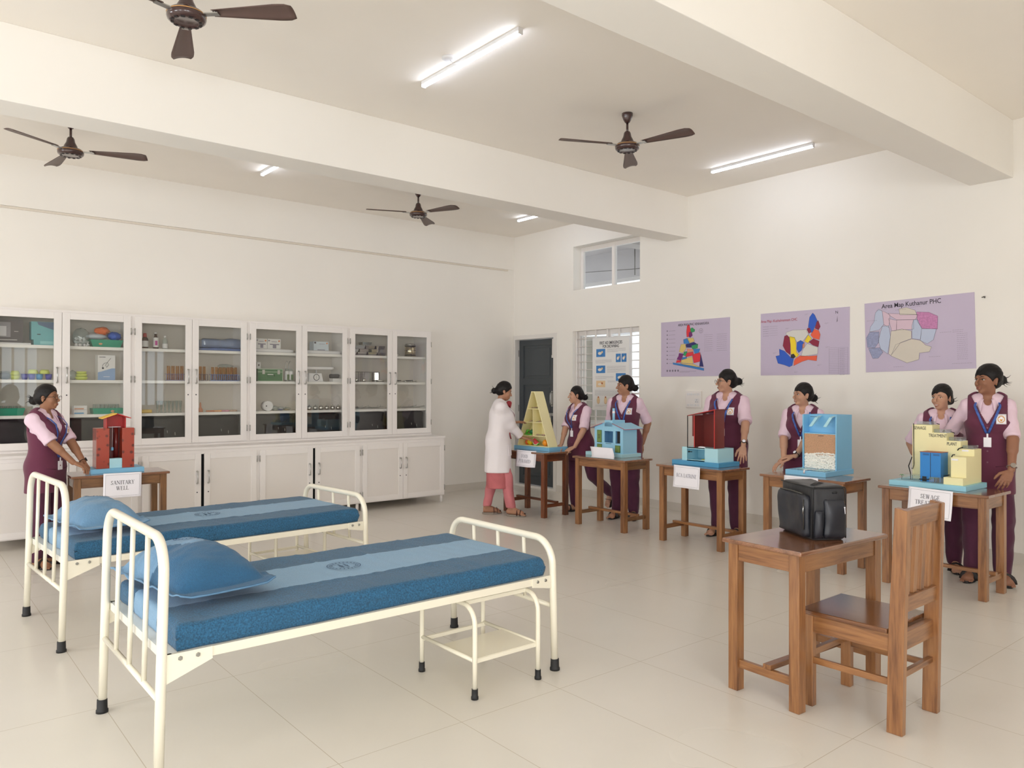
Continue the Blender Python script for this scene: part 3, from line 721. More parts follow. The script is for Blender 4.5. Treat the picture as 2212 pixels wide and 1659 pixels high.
def make_mattress(label, loc, rz, L, W, seed):
    """foam mattress in a fitted cloth: closed box with soft edges and creases; UV y tells the colour band"""
    H = 0.098; x0, x1 = 0.075, L - 0.065; y0, y1 = 0.022, W - 0.018
    nx, ny, nz = 150, 64, 8
    vs = []; fs = []; uvs = {}
    idx = {}
    def P(u, v, w):
        x = x0 + (x1 - x0) * u; y = y0 + (y1 - y0) * v; z = H * w
        cx = 0.022
        # round the edges
        def rd(t, a, b_):
            return t
        ex = min(x - x0, x1 - x); ey = min(y - y0, y1 - y); ez = min(z, H - z)
        k = 0.0
        dz = 0.0
        if w > 0.5:
            if ex < cx: dz -= (1 - math.sqrt(max(0, 1 - (1 - ex / cx) ** 2))) * 0.010
            if ey < cx: dz -= (1 - math.sqrt(max(0, 1 - (1 - ey / cx) ** 2))) * 0.010
        nn = fold(x + seed, y, z, 5.5) * 0.004 + fold(x * 2.2 + seed, y * 0.8, 3, 9) * 0.002
        if w > 0.9: dz += nn * 1.1
        # sharp puckers along the band edge
        for t0 in (0.295, 0.705):
            d = abs(v - t0)
            if d < 0.05 and w > 0.9: dz += (0.05 - d) / 0.05 * 0.0035 * (0.5 + fold(x * 6, seed, t0, 3.2))
        # pressed fold lines across the sheet
        for t1 in (0.30, 0.46, 0.62, 0.80):
            d = abs(u - t1 - 0.0035 * math.sin(v * 9))
            if d < 0.006 and w > 0.9: dz += 0.0028 * (1 - d / 0.006)
        dx = dy = 0
        if 0.05 < w < 0.95 or ez < 0.03:
            bulge = math.sin(PI * max(0.02, min(0.98, w))) * 0.008
            wr = fold(x * 1.2 + seed, y * 1.2, z * 2.5, 7) * 0.006
            if v == 0: dy = -bulge - wr
            if v == 1: dy = bulge + wr
            if u == 0: dx = -bulge - wr
            if u == 1: dx = bulge + wr
        if w == 0 and (u in (0, 1) or v in (0, 1)): dz += 0.0
        return (x + dx, y + dy, z + dz)
    def vert(u, v, w):
        key = (round(u, 5), round(v, 5), round(w, 5))
        if key not in idx:
            idx[key] = len(vs); vs.append(P(u, v, w)); uvs[idx[key]] = (u, v if 0 < v < 1 else v)
        return idx[key]
    def face_grid(f, n1, n2):
        for i in range(n1):
            for j in range(n2):
                fs.append(tuple(vert(*f(a, b_)) for a, b_ in ((i / n1, j / n2), ((i + 1) / n1, j / n2), ((i + 1) / n1, (j + 1) / n2), (i / n1, (j + 1) / n2))))
    face_grid(lambda a, b_: (a, b_, 1), nx, ny); face_grid(lambda a, b_: (b_, a, 0), ny, nx)
    face_grid(lambda a, b_: (a, 0, b_), nx, nz); face_grid(lambda a, b_: (a, 1, 1 - b_), nx, nz)
    face_grid(lambda a, b_: (0, a, 1 - b_), ny, nz); face_grid(lambda a, b_: (1, a, b_), ny, nz)
    me = bpy.data.meshes.new('mattress'); me.from_pydata(vs, [], fs)
    me.materials.append(M_SHEET)
    uvl = me.uv_layers.new(name='UVMap')
    for l in me.loops: uvl.data[l.index].uv = uvs[l.vertex_index]
    me.polygons.foreach_set('use_smooth', [True] * len(fs))
    bm = bmesh.new(); bm.from_mesh(me); bmesh.ops.recalc_face_normals(bm, faces=bm.faces); bm.to_mesh(me); bm.free()
    o = bpy.data.objects.new('mattress', me); COL.objects.link(o)
    o.location = loc; o.rotation_euler = (0, 0, rz)
    tag(o, label, 'mattress', 'blue covered mattresses')
    e = MB(); emblem(e, x0 + (x1 - x0) * 0.50, (y0 + y1) / 2 + 0.02, H + 0.0065, 0.085)
    e.build('stamped_seal', M_SEAL, o, clean=False)
    return o
make_mattress('blue two-tone covered mattress on the nearest bed', (BED1[0], BED1[1], 0.5135), BED1[2], BED1[3], 0.94, 0.0)
make_mattress('blue two-tone covered mattress on the farther bed', (BED2[0], BED2[1], 0.5135), BED2[2], BED2[3], 0.94, 5.0)

def make_pillow(label, loc, rz, W, D, H, seed, dark_front):
    """soft cushion inside a flat-flanged cover; the flange droops"""
    n1, n2 = 56, 44; vs = []; fs = []; mi = []
    fl = 0.075
    def surf(u, v, top):
        a = 2 * u - 1; b_ = 2 * v - 1
        au, av = abs(a), abs(b_)
        su = min(1, au / (1 - fl * 2 / W)); sv = min(1, av / (1 - fl * 0.9 / D))
        prof = max(0.0, (1 - su ** 2.6)) ** 0.55 * max(0.0, (1 - sv ** 2.6)) ** 0.55
        x = a * W / 2 * (1 - 0.05 * av ** 3); y = b_ * D / 2 * (1 - 0.08 * au ** 3)
        w = fold(x * 1.3 + seed, y * 1.3, top * 2.0, 6) * 0.016 + fold(x * 2.5 + seed, y, 9 + top, 14) * 0.006
        h = H * prof
        if top:
            z = h + 0.010 + w * (0.35 + prof * 0.8)
        else:
            z = -0.30 * h + 0.005 + 0.2 * w * prof
        z += 0.028 * max(0, av - 0.80) / 0.2 * (0.6 + fold(x * 3 + seed, y, 1, 5)) 
        if su >= 1 or sv >= 1: z = z * 0.7 + (0.004 if top else -0.0)
        return (x, y, z)
    for top in (1, 0):
        k = len(vs)
        for j in range(n2 + 1):
            for i in range(n1 + 1): vs.append(surf(i / n1, j / n2, top))
        for j in range(n2):
            for i in range(n1):
                q = (k + j * (n1 + 1) + i, k + j * (n1 + 1) + i + 1, k + (j + 1) * (n1 + 1) + i + 1, k + (j + 1) * (n1 + 1) + i)
                fs.append(q if top else q[::-1])
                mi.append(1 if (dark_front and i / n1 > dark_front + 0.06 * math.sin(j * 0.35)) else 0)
    k2 = (n1 + 1) * (n2 + 1)
    border = [i for i in range(n1 + 1)] + [j * (n1 + 1) + n1 for j in range(1, n2 + 1)] + [n2 * (n1 + 1) + i for i in range(n1 - 1, -1, -1)] + [j * (n1 + 1) for j in range(n2 - 1, 0, -1)]
    for a, b_ in zip(border, border[1:] + border[:1]):
        fs.append((b_, a, k2 + a, k2 + b_)); mi.append(0)
    zmin = min(v[2] for v in vs)
    o = MB(); o.v = vs; o.f = fs; o.mi = mi; o.sm = [True] * len(fs)
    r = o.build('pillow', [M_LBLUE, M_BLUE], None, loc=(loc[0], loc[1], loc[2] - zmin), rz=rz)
    tag(r, label, 'pillow', 'blue pillows')
    MB_ = MB(); emblem(MB_, 0, 0, 0, 0.075)
    for i, v in enumerate(MB_.v):
        u_, v_ = (v[0]) / W + 0.34, (v[1]) / D + 0.60
        MB_.v[i] = tuple(Vector(surf(u_, min(v_, 0.98), 1)) + Vector((0, 0, 0.0035)))
    MB_.build('stamped_seal', M_SEAL, r, clean=False)
    return r
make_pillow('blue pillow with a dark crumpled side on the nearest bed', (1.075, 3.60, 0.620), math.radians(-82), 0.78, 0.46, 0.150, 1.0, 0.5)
make_pillow('plain light blue pillow on the farther bed by the student in glasses', (1.06, 5.54, 0.620), math.radians(-82), 0.74, 0.44, 0.13, 3.7, 0.0)

# ------------------------------------------------------------------ step stool under the nearest bed, another behind the farther bed
def make_stool(label, loc, rz):
    s = thing('step_stool', label, 'stool', loc, rz, 'cream tubular step stools')
    W, D, Z = 0.41, 0.475, 0.445
    for x in (0, W):
        MB().tube(hoop(0, D, Z, 0.0125, 0.0, 0.09, 7), 0.0125, 12).build('side_frame', M_ENAMEL, s)
        MB().tube([(x, 0, 0.185), (x, D, 0.185)], 0.0105, 10).build('side_bar', M_ENAMEL, s)
        for y in (0, D):
            MB().lathe([(0.0185, 0), (0.0185, 0.012), (0.016, 0.016), (0.0155, 0.05)], (x, y, 0), 14).build('rubber_foot', M_RUB, s)
    fr = [c for c in s.children if c.name.startswith('side_frame')]
    fr[1].location.x = W
    MB().box(0.0, W, 0.005, 0.025, 0.168, 0.188).box(0.0, W, D - 0.025, D - 0.005, 0.168, 0.188).box(0.01, W - 0.01, 0.01, D * 0.62, 0.182, 0.190).build('lower_shelf', M_ENAMEL, s, bevel=0.002)
    MB().box(0.0, W, 0.09, D - 0.09, Z - 0.01, Z + 0.012).build('top_step', M_ENAMEL, s, bevel=0.003)
    return s
make_stool('cream tubular step stool under the nearest bed', (2.228, 2.992, 0), 0)
make_stool('cream tubular step stool half hidden under the farther bed', (2.30, 5.62, 0), math.radians(3))

# ------------------------------------------------------------------ tube lights and ceiling fans
M_TUBE = mat('lit_led_tube', (236, 242, 255), 0.4, emit=20.0)
M_FIX = mat('white_light_fitting', (225, 225, 228), 0.4)
def tube_light(label, x, y0, y1, cable=False):
    t = thing('tube_light', label, 'light', (x, y0, ZC))
    L = y1 - y0
    MB().box(-0.018, 0.018, 0, L, -0.026, 0).box(-0.02, 0.02, -0.006, 0.0, -0.046, 0).box(-0.02, 0.02, L, L + 0.006, -0.046, 0).build('fitting', M_FIX, t, bevel=0.002)
    pts = [(0, 0.005, -0.033), (0, L - 0.005, -0.033)]
    MB().tube(pts, 0.0145, 12).build('tube', M_TUBE, t)
    if cable:
        MB().lathe([(0.05, 0), (0.05, -0.012), (0.035, -0.02)], (-0.10, L * 0.58, 0), 20).tube([(-0.09, L * 0.58, -0.018), (-0.07, L * 0.58 - 0.02, -0.05), (-0.02, L * 0.58 - 0.03, -0.03)], 0.003, 6).build('ceiling_rose', M_FIX, t)
    return t
tube_light('lit tube light near the middle of the ceiling, beside its round ceiling rose', 3.17, 3.78, 4.925, True)
tube_light('lit tube light close to the right wall between the two deep beams', 6.81, 3.78, 4.925)
tube_light('lit tube light half hidden by the far beam above the cabinets', 3.15, 6.95, 8.10)
tube_light('short glimpse of a lit tube light in the far corner above the door', 6.75, 6.93, 8.08)

M_FAN = mat('glossy_brown_fan_enamel', (62, 38, 36), 0.22, coat=0.6)
M_FANB = mat('matt_brown_blade', (96, 76, 70), 0.4)
M_GOLD = mat('gold_trim', (196, 150, 96), 0.35, metal=0.6)
def ceiling_fan(label, x, y, ang, zr=0.285):
    f = thing('ceiling_fan', label, 'fan', (x, y, ZC), 0, 'brown ceiling fans')
    MB().lathe([(0.0, 0), (0.047, 0.0), (0.047, -0.02), (0.034, -0.055), (0.020, -0.078), (0.012, -0.08)], n=24).build('canopy', M_FAN, f)
    MB().cyl(0, 0, -zr + 0.10, -0.07, 0.0105, n=12).build('down_rod', M_FAN, f)
    MB().lathe([(0.012, 0.135), (0.022, 0.13), (0.030, 0.115), (0.036, 0.085), (0.052, 0.055), (0.058, 0.03), (0.058, 0.02)], (0, 0, -zr), 28).build('shroud', M_FAN, f)
    m = MB().lathe([(0.0, 0.036), (0.062, 0.036), (0.088, 0.026), (0.102, 0.008), (0.104, -0.006), (0.100, -0.020), (0.088, -0.030), (0.068, -0.034), (0.060, -0.030), (0.0, -0.034)], (0, 0, -zr), 40).build('motor_housing', M_FAN, f)
    MB().lathe([(0.098, 0.0145), (0.1035, 0.012), (0.1045, 0.009), (0.1, 0.007)], (0, 0, -zr), 40, caps=False).build('gold_ring', M_GOLD, m)
    gr = MB()
    for k in range(12):
        Mx = Matrix.Translation((0, 0, -zr)) @ Matrix.Rotation(2 * PI * k / 12, 4, 'Z')
        gr.box(0.066, 0.082, -0.010, 0.010, -0.0355, -0.031, M=Mx)
    gr.build('vent_slot', M_BLACK, m)
    for k in range(3):
        a = math.radians(ang + 120 * k)
        Mx = Matrix.Translation((0, 0, -zr)) @ Matrix.Rotation(a, 4, 'Z')
        bl = MB()
        def surf(u, v):
            x_ = 0.15 + 0.46 * u
            w = 0.055 + 0.075 * min(1, u * 1.25) - 0.03 * max(0, (u - 0.9) / 0.1) ** 2
            yy = (v - 0.5) * w
            return (x_, yy, 0.012 - yy * 0.20 - 0.012 * u + 0.010 * (1 - (2 * v - 1) ** 2))
        bl.grid(14, 6, surf, M=Mx)
        o = bl.build('blade', M_FANB, f, solid=0.003)
        MB().box(0.09, 0.185, -0.018, 0.018, 0.004, 0.010, M=Mx).tube([(0.165, -0.01, 0.012), (0.165, -0.01, 0.016)], 0.006, 8, M=Mx).build('blade_arm', M_STEEL, o)
    return f
ceiling_fan('brown ceiling fan between the deep beams, hung near the right wall', 4.874, 4.39, -81)
ceiling_fan('brown ceiling fan seen smallest, below the far beam near the transom', 4.87, 7.68, -77)
ceiling_fan('brown ceiling fan beyond the far beam, high over the leftmost cabinet doors', 1.245, 7.60, -24)
ceiling_fan('brown ceiling fan cut by the top edge of the photo, largest of the four', 1.28, 4.40, -44)
# ------------------------------------------------------------------ class-made models on the tables
M_SKY = mat('light_blue_model_paint', (130, 194, 232), 0.4, var=0.02, vscale=4)
M_SKY2 = mat('pale_aqua_model_paint', (176, 222, 234), 0.4, var=0.02, vscale=4)
M_CREAM = mat('cream_yellow_model_paint', (240, 232, 182), 0.45, var=0.015, vscale=4)
M_RED = mat('brick_red_model_paint', (160, 62, 44), 0.28, coat=0.4)
M_DRED = mat('dark_red_model_paint', (116, 40, 36), 0.28, coat=0.5)
M_BRED = mat('bright_red_edge_paint', (190, 52, 50), 0.35)
M_YEL = mat('yellow_roof_paint', (244, 196, 70), 0.4)
M_ROYAL = mat('royal_blue_model_paint', (30, 128, 205), 0.35)
M_GREEN = mat('olive_green_card', (120, 146, 78), 0.6, var=0.1, vscale=30)
M_DGREEN = mat('dark_green_edge', (72, 108, 60), 0.6)

def spotted_red():
    m = bpy.data.materials.new('red_paint_with_dark_spots'); m.use_nodes = True
    nt = m.node_tree; L = nt.links; b = nt.nodes['Principled BSDF']
    tc = nt.nodes.new('ShaderNodeTexCoord')
    vo = nt.nodes.new('ShaderNodeTexVoronoi'); vo.inputs['Scale'].default_value = 17
    L.new(tc.outputs['Object'], vo.inputs['Vector'])
    r = nt.nodes.new('ShaderNodeValToRGB')
    r.color_ramp.elements[0].position = 0.16; r.color_ramp.elements[0].color = rgb(104, 44, 36)
    r.color_ramp.elements[1].position = 0.30; r.color_ramp.elements[1].color = rgb(166, 66, 46)
    L.new(vo.outputs['Distance'], r.inputs['Fac']); L.new(r.outputs[0], b.inputs['Base Color'])
    b.inputs['Roughness'].default_value = 0.3; b.inputs['Coat Weight'].default_value = 0.4
    return m
M_SPOT = spotted_red()

# ---- sanitary well
w = thing('sanitary_well_model', 'red block well model with a little gabled hood and blue bucket', 'model', (1.378, 7.405, TH), math.radians(-1.5))
MB().box(0, 0.425, 0, 0.30, 0, 0.042).build('base_board', M_SKY, w, bevel=0.003)
for x0, x1 in ((0.045, 0.148), (0.25, 0.348)):
    MB().box(x0, x1, 0.03, 0.21, 0.042, 0.395).build('well_side', M_SPOT, w, bevel=0.003)
MB().box(0.148, 0.25, 0.18, 0.21, 0.042, 0.395).tube([(0.222, 0.15, 0.12), (0.222, 0.15, 0.395)], 0.02, 16).build('well_shaft', M_DRED, w)
MB().cbox(0.199, 0.07, 0.085, 0.10, 0.08, 0.085).build('water_block', M_SKY2, w, bevel=0.002)
h = MB().box(0.122, 0.128, 0.03, 0.16, 0.395, 0.497).box(0.274, 0.280, 0.03, 0.16, 0.395, 0.497)
h.add([(0.122, 0.155, 0.395), (0.280, 0.155, 0.395), (0.280, 0.155, 0.497), (0.201, 0.155, 0.522), (0.122, 0.155, 0.497), (0.122, 0.163, 0.395), (0.280, 0.163, 0.395), (0.280, 0.163, 0.497), (0.201, 0.163, 0.522), (0.122, 0.163, 0.497)], [(0, 1, 2, 3, 4), (9, 8, 7, 6, 5), (0, 5, 6, 1), (1, 6, 7, 2), (2, 7, 8, 3), (3, 8, 9, 4), (4, 9, 5, 0)])
h.build('gable_hood', M_BRED, w, bevel=0.0015)
for s_, mm in ((-1, M_YEL), (1, M_BRED)):
    MB().hexa([(0.201, 0.0, 0.519), (0.201 + s_ * 0.115, 0.0, 0.478), (0.201 + s_ * 0.115, 0.18, 0.478), (0.201, 0.18, 0.519)], [(0.201, 0.0, 0.527), (0.201 + s_ * 0.115, 0.0, 0.486), (0.201 + s_ * 0.115, 0.18, 0.486), (0.201, 0.18, 0.527)]).build('roof_slope', mm, w, bevel=0.001)
MB().tube([(0.183, 0.09, 0.41), (0.181, 0.09, 0.22)], 0.0015, 6).build('string', M_PAPER, w)
MB().lathe([(0.006, 0.0), (0.011, 0.002), (0.012, 0.012), (0.009, 0.018), (0.013, 0.020), (0.010, 0.028), (0.003, 0.032)], (0.181, 0.09, 0.193), 12).build('bucket', M_SKY, w)
MB().tube([(0.15, 0.10, 0.402), (0.25, 0.10, 0.402)], 0.004, 8).build('axle', M_PAPER, w)

# ---- food pyramid, rear closed, shelves open towards the room (local x is the depth)
p = thing('food_pyramid_model', 'tall cream triangular food pyramid with shelves of fruit', 'model', (6.075, 6.70, TH), math.radians(4))
MB().box(0, 0.33, 0, 0.60, 0, 0.046).build('base_board', M_SKY, p, bevel=0.003)
zb, zt = 0.047, 0.705; yc = 0.30; hb, ht = 0.272, 0.030; dx0, dx1 = 0.028, 0.175
def hw(z): return hb + (ht - hb) * (z - zb) / (zt - zb)
tk = 0.012
fr = MB()
for s_ in (-1, 1):
    o0, o1 = yc + s_ * hb, yc + s_ * ht
    i0, i1 = o0 - s_ * tk, o1 - s_ * tk
    q = [(o0, zb), (o1, zt), (i1, zt), (i0, zb)]
    if s_ > 0: q = q[::-1]
    n_ = 4
    fr.add([(dx0, a, b_) for a, b_ in q] + [(dx1, a, b_) for a, b_ in q], [(0, 1, 2, 3), (7, 6, 5, 4), (0, 4, 5, 1), (1, 5, 6, 2), (2, 6, 7, 3), (3, 7, 4, 0)])
fr.box(dx0, dx1, yc - ht, yc + ht, zt - 0.003, zt + 0.008)
fr.box(dx0, dx1, yc - hb, yc + hb, zb - 0.001, zb + 0.010)
fr.build('slanting_frame', M_CREAM, p, bevel=0.0015)
MB().add([(dx1, yc - hb, zb), (dx1, yc + hb, zb), (dx1, yc + ht, zt), (dx1, yc - ht, zt), (dx1 + 0.006, yc - hb, zb), (dx1 + 0.006, yc + hb, zb), (dx1 + 0.006, yc + ht, zt), (dx1 + 0.006, yc - ht, zt)], [(0, 1, 2, 3), (7, 6, 5, 4), (0, 4, 5, 1), (1, 5, 6, 2), (2, 6, 7, 3), (3, 7, 4, 0)]).build('back_panel', M_CREAM, p)
SH = (0.172, 0.335, 0.500)
for z in SH:
    MB().box(dx0 + 0.002, dx1, yc - hw(z) + 0.004, yc + hw(z) - 0.004, z - 0.004, z + 0.005).build('shelf', M_CREAM, p)
MB().box(dx0 + 0.002, dx1, yc - 0.004, yc + 0.004, SH[0], SH[2]).build('divider', M_CREAM, p)
ORG = mat('orange_fruit', (238, 112, 48), 0.4, bump=0.1, bscale=120); YF = mat('yellow_fruit', (238, 208, 36), 0.35)
GF = mat('green_fruit', (96, 190, 60), 0.35); DG = mat('dark_green_pepper', (18, 120, 66), 0.2, coat=0.6); PF = mat('melon_red', (232, 84, 92), 0.5)
MW = mat('melon_white', (226, 238, 208), 0.5); OF = mat('light_orange_fruit', (250, 160, 40), 0.4, bump=0.1, bscale=120); CLUT = mat('pinkish_packets', (206, 168, 160), 0.5, var=0.3, vscale=60)
PM = p.matrix_basis.copy()
def on_pyr(name, label, cat, build, x, y, z, parts=()):
    R = Matrix.LocRotScale(p.location, p.rotation_euler, None)
    t = thing(name, label, cat, tuple(R @ Vector((x, y, z))), math.radians(4), 'toy foods in the food pyramid')
    build(t); return t
on_pyr('orange', 'toy orange at the corner of the lowest pyramid shelf, partly behind the yellow fruit', 'fruit', lambda t: MB().sph((0, 0, 0.030), 0.031, 20).build('peel', ORG, t) and MB().cyl(0, 0, 0.058, 0.066, 0.003, n=6).build('stem', DG, t), 0.095, yc + 0.158, 0.057)
on_pyr('yellow_melon', 'round yellow toy fruit beside the hand in the white sleeve', 'fruit', lambda t: MB().sph((0, 0, 0.036), (0.038, 0.041, 0.036), 22).build('peel', YF, t) and MB().cyl(0, 0, 0.070, 0.078, 0.003, n=6).build('stem', DG, t), 0.075, yc + 0.088, 0.057)
def melon(t):
    b = MB(); n = 20
    for (r0, r1, mi, th) in ((0.0, 0.045, 0, 0.016), (0.045, 0.052, 1, 0.016), (0.052, 0.058, 2, 0.016)):
        pts = []
        for i in range(n + 1):
            a = math.radians(200) + math.radians(-200 + 20 + 180) * 0 + math.radians(180) * i / n + math.radians(15)
            pts.append((math.cos(a), math.sin(a)))
        for (c0, s0), (c1, s1) in zip(pts, pts[1:]):
            q = [(r0 * c0, r0 * s0), (r1 * c0, r1 * s0), (r1 * c1, r1 * s1), (r0 * c1, r0 * s1)]
            b.add([(-th, y_, z_ + 0.058) for y_, z_ in q] + [(th, y_, z_ + 0.058) for y_, z_ in q], [(0, 1, 2, 3), (7, 6, 5, 4), (0, 4, 5, 1), (1, 5, 6, 2), (2, 6, 7, 3), (3, 7, 4, 0)], mi)
    b.build('melon_slice', [PF, MW, GF], t)
    s = MB()
    for k in range(7):
        a = math.radians(215 + k * 21); s.sph((-0.0165, math.cos(a) * 0.028, math.sin(a) * 0.028 + 0.058), (0.001, 0.0018, 0.003), 6)
    s.build('seed', M_BLACK, t)
on_pyr('watermelon_slice', 'toy watermelon slice with red flesh and green rind', 'fruit', melon, 0.055, yc - 0.035, 0.057)
on_pyr('green_apple', 'small green toy fruit tucked behind the watermelon slice', 'fruit', lambda t: MB().sph((0, 0, 0.03), 0.03, 18).build('peel', GF, t) and MB().cyl(0, 0, 0.058, 0.068, 0.002, n=6).build('stem', DG, t), 0.125, yc + 0.03, 0.057)
on_pyr('mango', 'light orange toy mango at the near end of the lowest pyramid shelf', 'fruit', lambda t: MB().sph((0, 0, 0.038), (0.033, 0.034, 0.038), 20).build('peel', OF, t) and MB().cyl(0, 0, 0.074, 0.081, 0.002, n=6).build('stem', DG, t), 0.075, yc - 0.165, 0.057)
on_pyr('green_pepper', 'dark green toy pepper on the second shelf of the food pyramid', 'vegetable', lambda t: MB().lathe([(0.0, 0.0), (0.022, 0.002), (0.034, 0.018), (0.034, 0.034), (0.026, 0.046), (0.008, 0.050), (0, 0.046)]).build('flesh', DG, t) and MB().tube([(0, 0, 0.046), (0.002, 0.002, 0.064)], [0.005, 0.003], 8).build('stem', DG, t), 0.07, yc + 0.055, 0.193)
on_pyr('banana_leaf_slice', 'light green toy bean pod lying curved around the dark green pepper', 'vegetable', lambda t: MB().tube([(0, 0.07, 0.012), (0, 0.03, 0.006), (0, -0.03, 0.006), (0, -0.06, 0.012)], [0.004, 0.012, 0.012, 0.004], 10).tube([(0.02, 0.06, 0.014), (0.03, 0.045, 0.05), (0.03, 0.02, 0.062)], [0.012, 0.018, 0.006], 10).build('pod', GF, t), 0.055, yc + 0.10, 0.178)
for (z, y, L_, nm, lb) in ((SH[0], -0.10, 0.20, 'grain_packet', 'flat see-through packet of pinkish grains on the second pyramid shelf'), (SH[1], -0.055, 0.08, 'egg_tray', 'small pale packet at the near side of the third pyramid shelf'), (SH[1], 0.06, 0.10, 'biscuit_packet', 'little packet of cream and brown biscuits by the fingertips on the pyramid'), (SH[2], 0.0, 0.13, 'sweet_packet', 'flat packet of greyish sweets on the topmost pyramid shelf')):
    def mk(t, L_=L_):
        b = MB()
        for i in range(int(L_ / 0.012)):
            b.sph((random.uniform(-0.04, 0.02), -L_ / 2 + i * 0.012, 0.008 + random.uniform(0, 0.006)), (0.010, 0.008, 0.006), 8)
        b.build('contents', CLUT, t)
        MB().grid(8, 8, lambda u, v: ((u - 0.5) * 0.10, (v - 0.5) * L_ * 1.05, 0.017 * math.sin(PI * u) ** 0.5 * math.sin(PI * v) ** 0.5 + 0.001)).build('wrapper', M_CLEAR, t)
    on_pyr(nm, lb, 'packet', mk, 0.10, yc + y, z + 0.006)

# ---- light blue house
hs = thing('toy_house_model', 'light blue model house with a chimney pipe and green doors', 'model', (6.135, 5.60, TH), math.radians(-1))
MB().box(0, 0.31, 0, 0.56, 0, 0.040).build('base_board', M_SKY2, hs, bevel=0.003)
SK = mat('powder_blue_model_paint', (154, 208, 236), 0.4, var=0.02, vscale=4)
y0_, y1_, zz0, ze, zr_, x0_, x1_ = 0.01, 0.445, 0.04, 0.322, 0.368, 0.03, 0.25
ym_ = (y0_ + y1_) / 2
front = MB()
# front wall pieced round the middle window and the narrow right-hand window
def wallpiece(a0, a1, b0, b1): front.box(x0_, x0_ + 0.008, a0, a1, b0, b1)
holes = [(0.160, 0.290, 0.155, 0.280), (0.052, 0.122, 0.150, 0.286)]
cuts = sorted({y0_, y1_, *[c for h_ in holes for c in h_[:2]]})
for a0, a1 in zip(cuts, cuts[1:]):
    m_ = (a0 + a1) / 2; hh = [h_ for h_ in holes if h_[0] < m_ < h_[1]]
    if hh: wallpiece(a0, a1, zz0, hh[0][2]); wallpiece(a0, a1, hh[0][3], ze)
    else: wallpiece(a0, a1, zz0, ze)
front.add([(x0_, y0_, ze), (x0_, y1_, ze), (x0_, ym_, zr_ + 0.02), (x0_ + 0.008, y0_, ze), (x0_ + 0.008, y1_, ze), (x0_ + 0.008, ym_, zr_ + 0.02)], [(0, 2, 1), (3, 4, 5), (0, 1, 4, 3), (1, 2, 5, 4), (2, 0, 3, 5)])
front.box(x0_ + 0.008, x1_, y0_, y0_ + 0.008, zz0, ze).box(x0_ + 0.008, x1_, y1_ - 0.008, y1_, zz0, ze).box(x1_ - 0.008, x1_, y0_, y1_, zz0, ze).box(x0_ + 0.1, x1_, 0.14, 0.148, zz0, ze)
front.build('house_wall', SK, hs, clean=False)
for s_ in (-1, 1):
    ya = ym_ + s_ * 0.075; yb = ym_ + s_ * 0.262
    za, zb_ = 0.365, 0.306
    lo = [(x0_ - 0.02, ya, za), (x0_ - 0.02, yb, zb_), (x1_ + 0.06, yb, zb_), (x1_ + 0.06, ya, za)]
    if s_ > 0: lo = lo[::-1]
    r = MB().hexa(lo, [(a, b_, c + 0.005) for a, b_, c in lo]).build('roof_slope', SK, hs)
    e_ = MB()
    e_.tube([(x0_ - 0.021, ya, za + 0.002), (x0_ - 0.021, yb, zb_ + 0.002), (x1_ + 0.06, yb, zb_ + 0.002)], 0.0035, 6)
    e_.build('red_edge', mat('rose_edge', (176, 92, 112), 0.5), r)
MB().box(x0_, x1_ - 0.02, ym_ - 0.058, ym_ + 0.062, 0.33, 0.400).build('roof_block', SK, hs, bevel=0.002)
ch_ = MB().cyl(x0_ + 0.03, 0.178, 0.40, 0.535, 0.014, n=16).build('chimney_pipe', SK, hs)
MB().cyl(x0_ + 0.03, 0.178, 0.478, 0.502, 0.0155, n=16).build('paper_band', M_PAPER, ch_)
MB().tube([(x0_ + 0.012, 0.200, 0.40), (x0_ + 0.012, 0.205, 0.54)], 0.003, 6).cyl(x0_ + 0.03, 0.178, 0.535, 0.54, 0.016, n=16).build('chimney_cap', M_DARKSTEEL, ch_)
def card(a0, a1, b0, b1, nm='green_shutter'):
    c = MB().box(x0_ - 0.004, x0_, a0, a1, b0, b1).build(nm, M_DGREEN, hs)
    MB().box(x0_ - 0.006, x0_ - 0.003, a0 + 0.006, a1 - 0.006, b0 + 0.006, b1 - 0.006).build('card_face', M_GREEN, c)
    return c
c1 = card(0.332, 0.402, 0.150, 0.288); card(0.328, 0.402, 0.060, 0.134); card(0.048, 0.125, 0.052, 0.130)
for k in range(5):
    MB().box(x0_ - 0.0075, x0_ - 0.006, 0.352, 0.385, 0.195 + k * 0.010, 0.199 + k * 0.010).build('printed_line', M_INK, c1)
MB().box(x0_ + 0.012, x0_ + 0.016, 0.066, 0.108, 0.155, 0.282).build('dark_doorway', M_BLACK, hs)
MB().box(x0_ - 0.002, x0_, 0.185, 0.27, 0.142, 0.146).build('caption_strip', M_INK, hs)
MB().box(x0_ - 0.003, x0_, 0.05, 0.125, 0.146, 0.150).build('window_ledge', SK, hs)

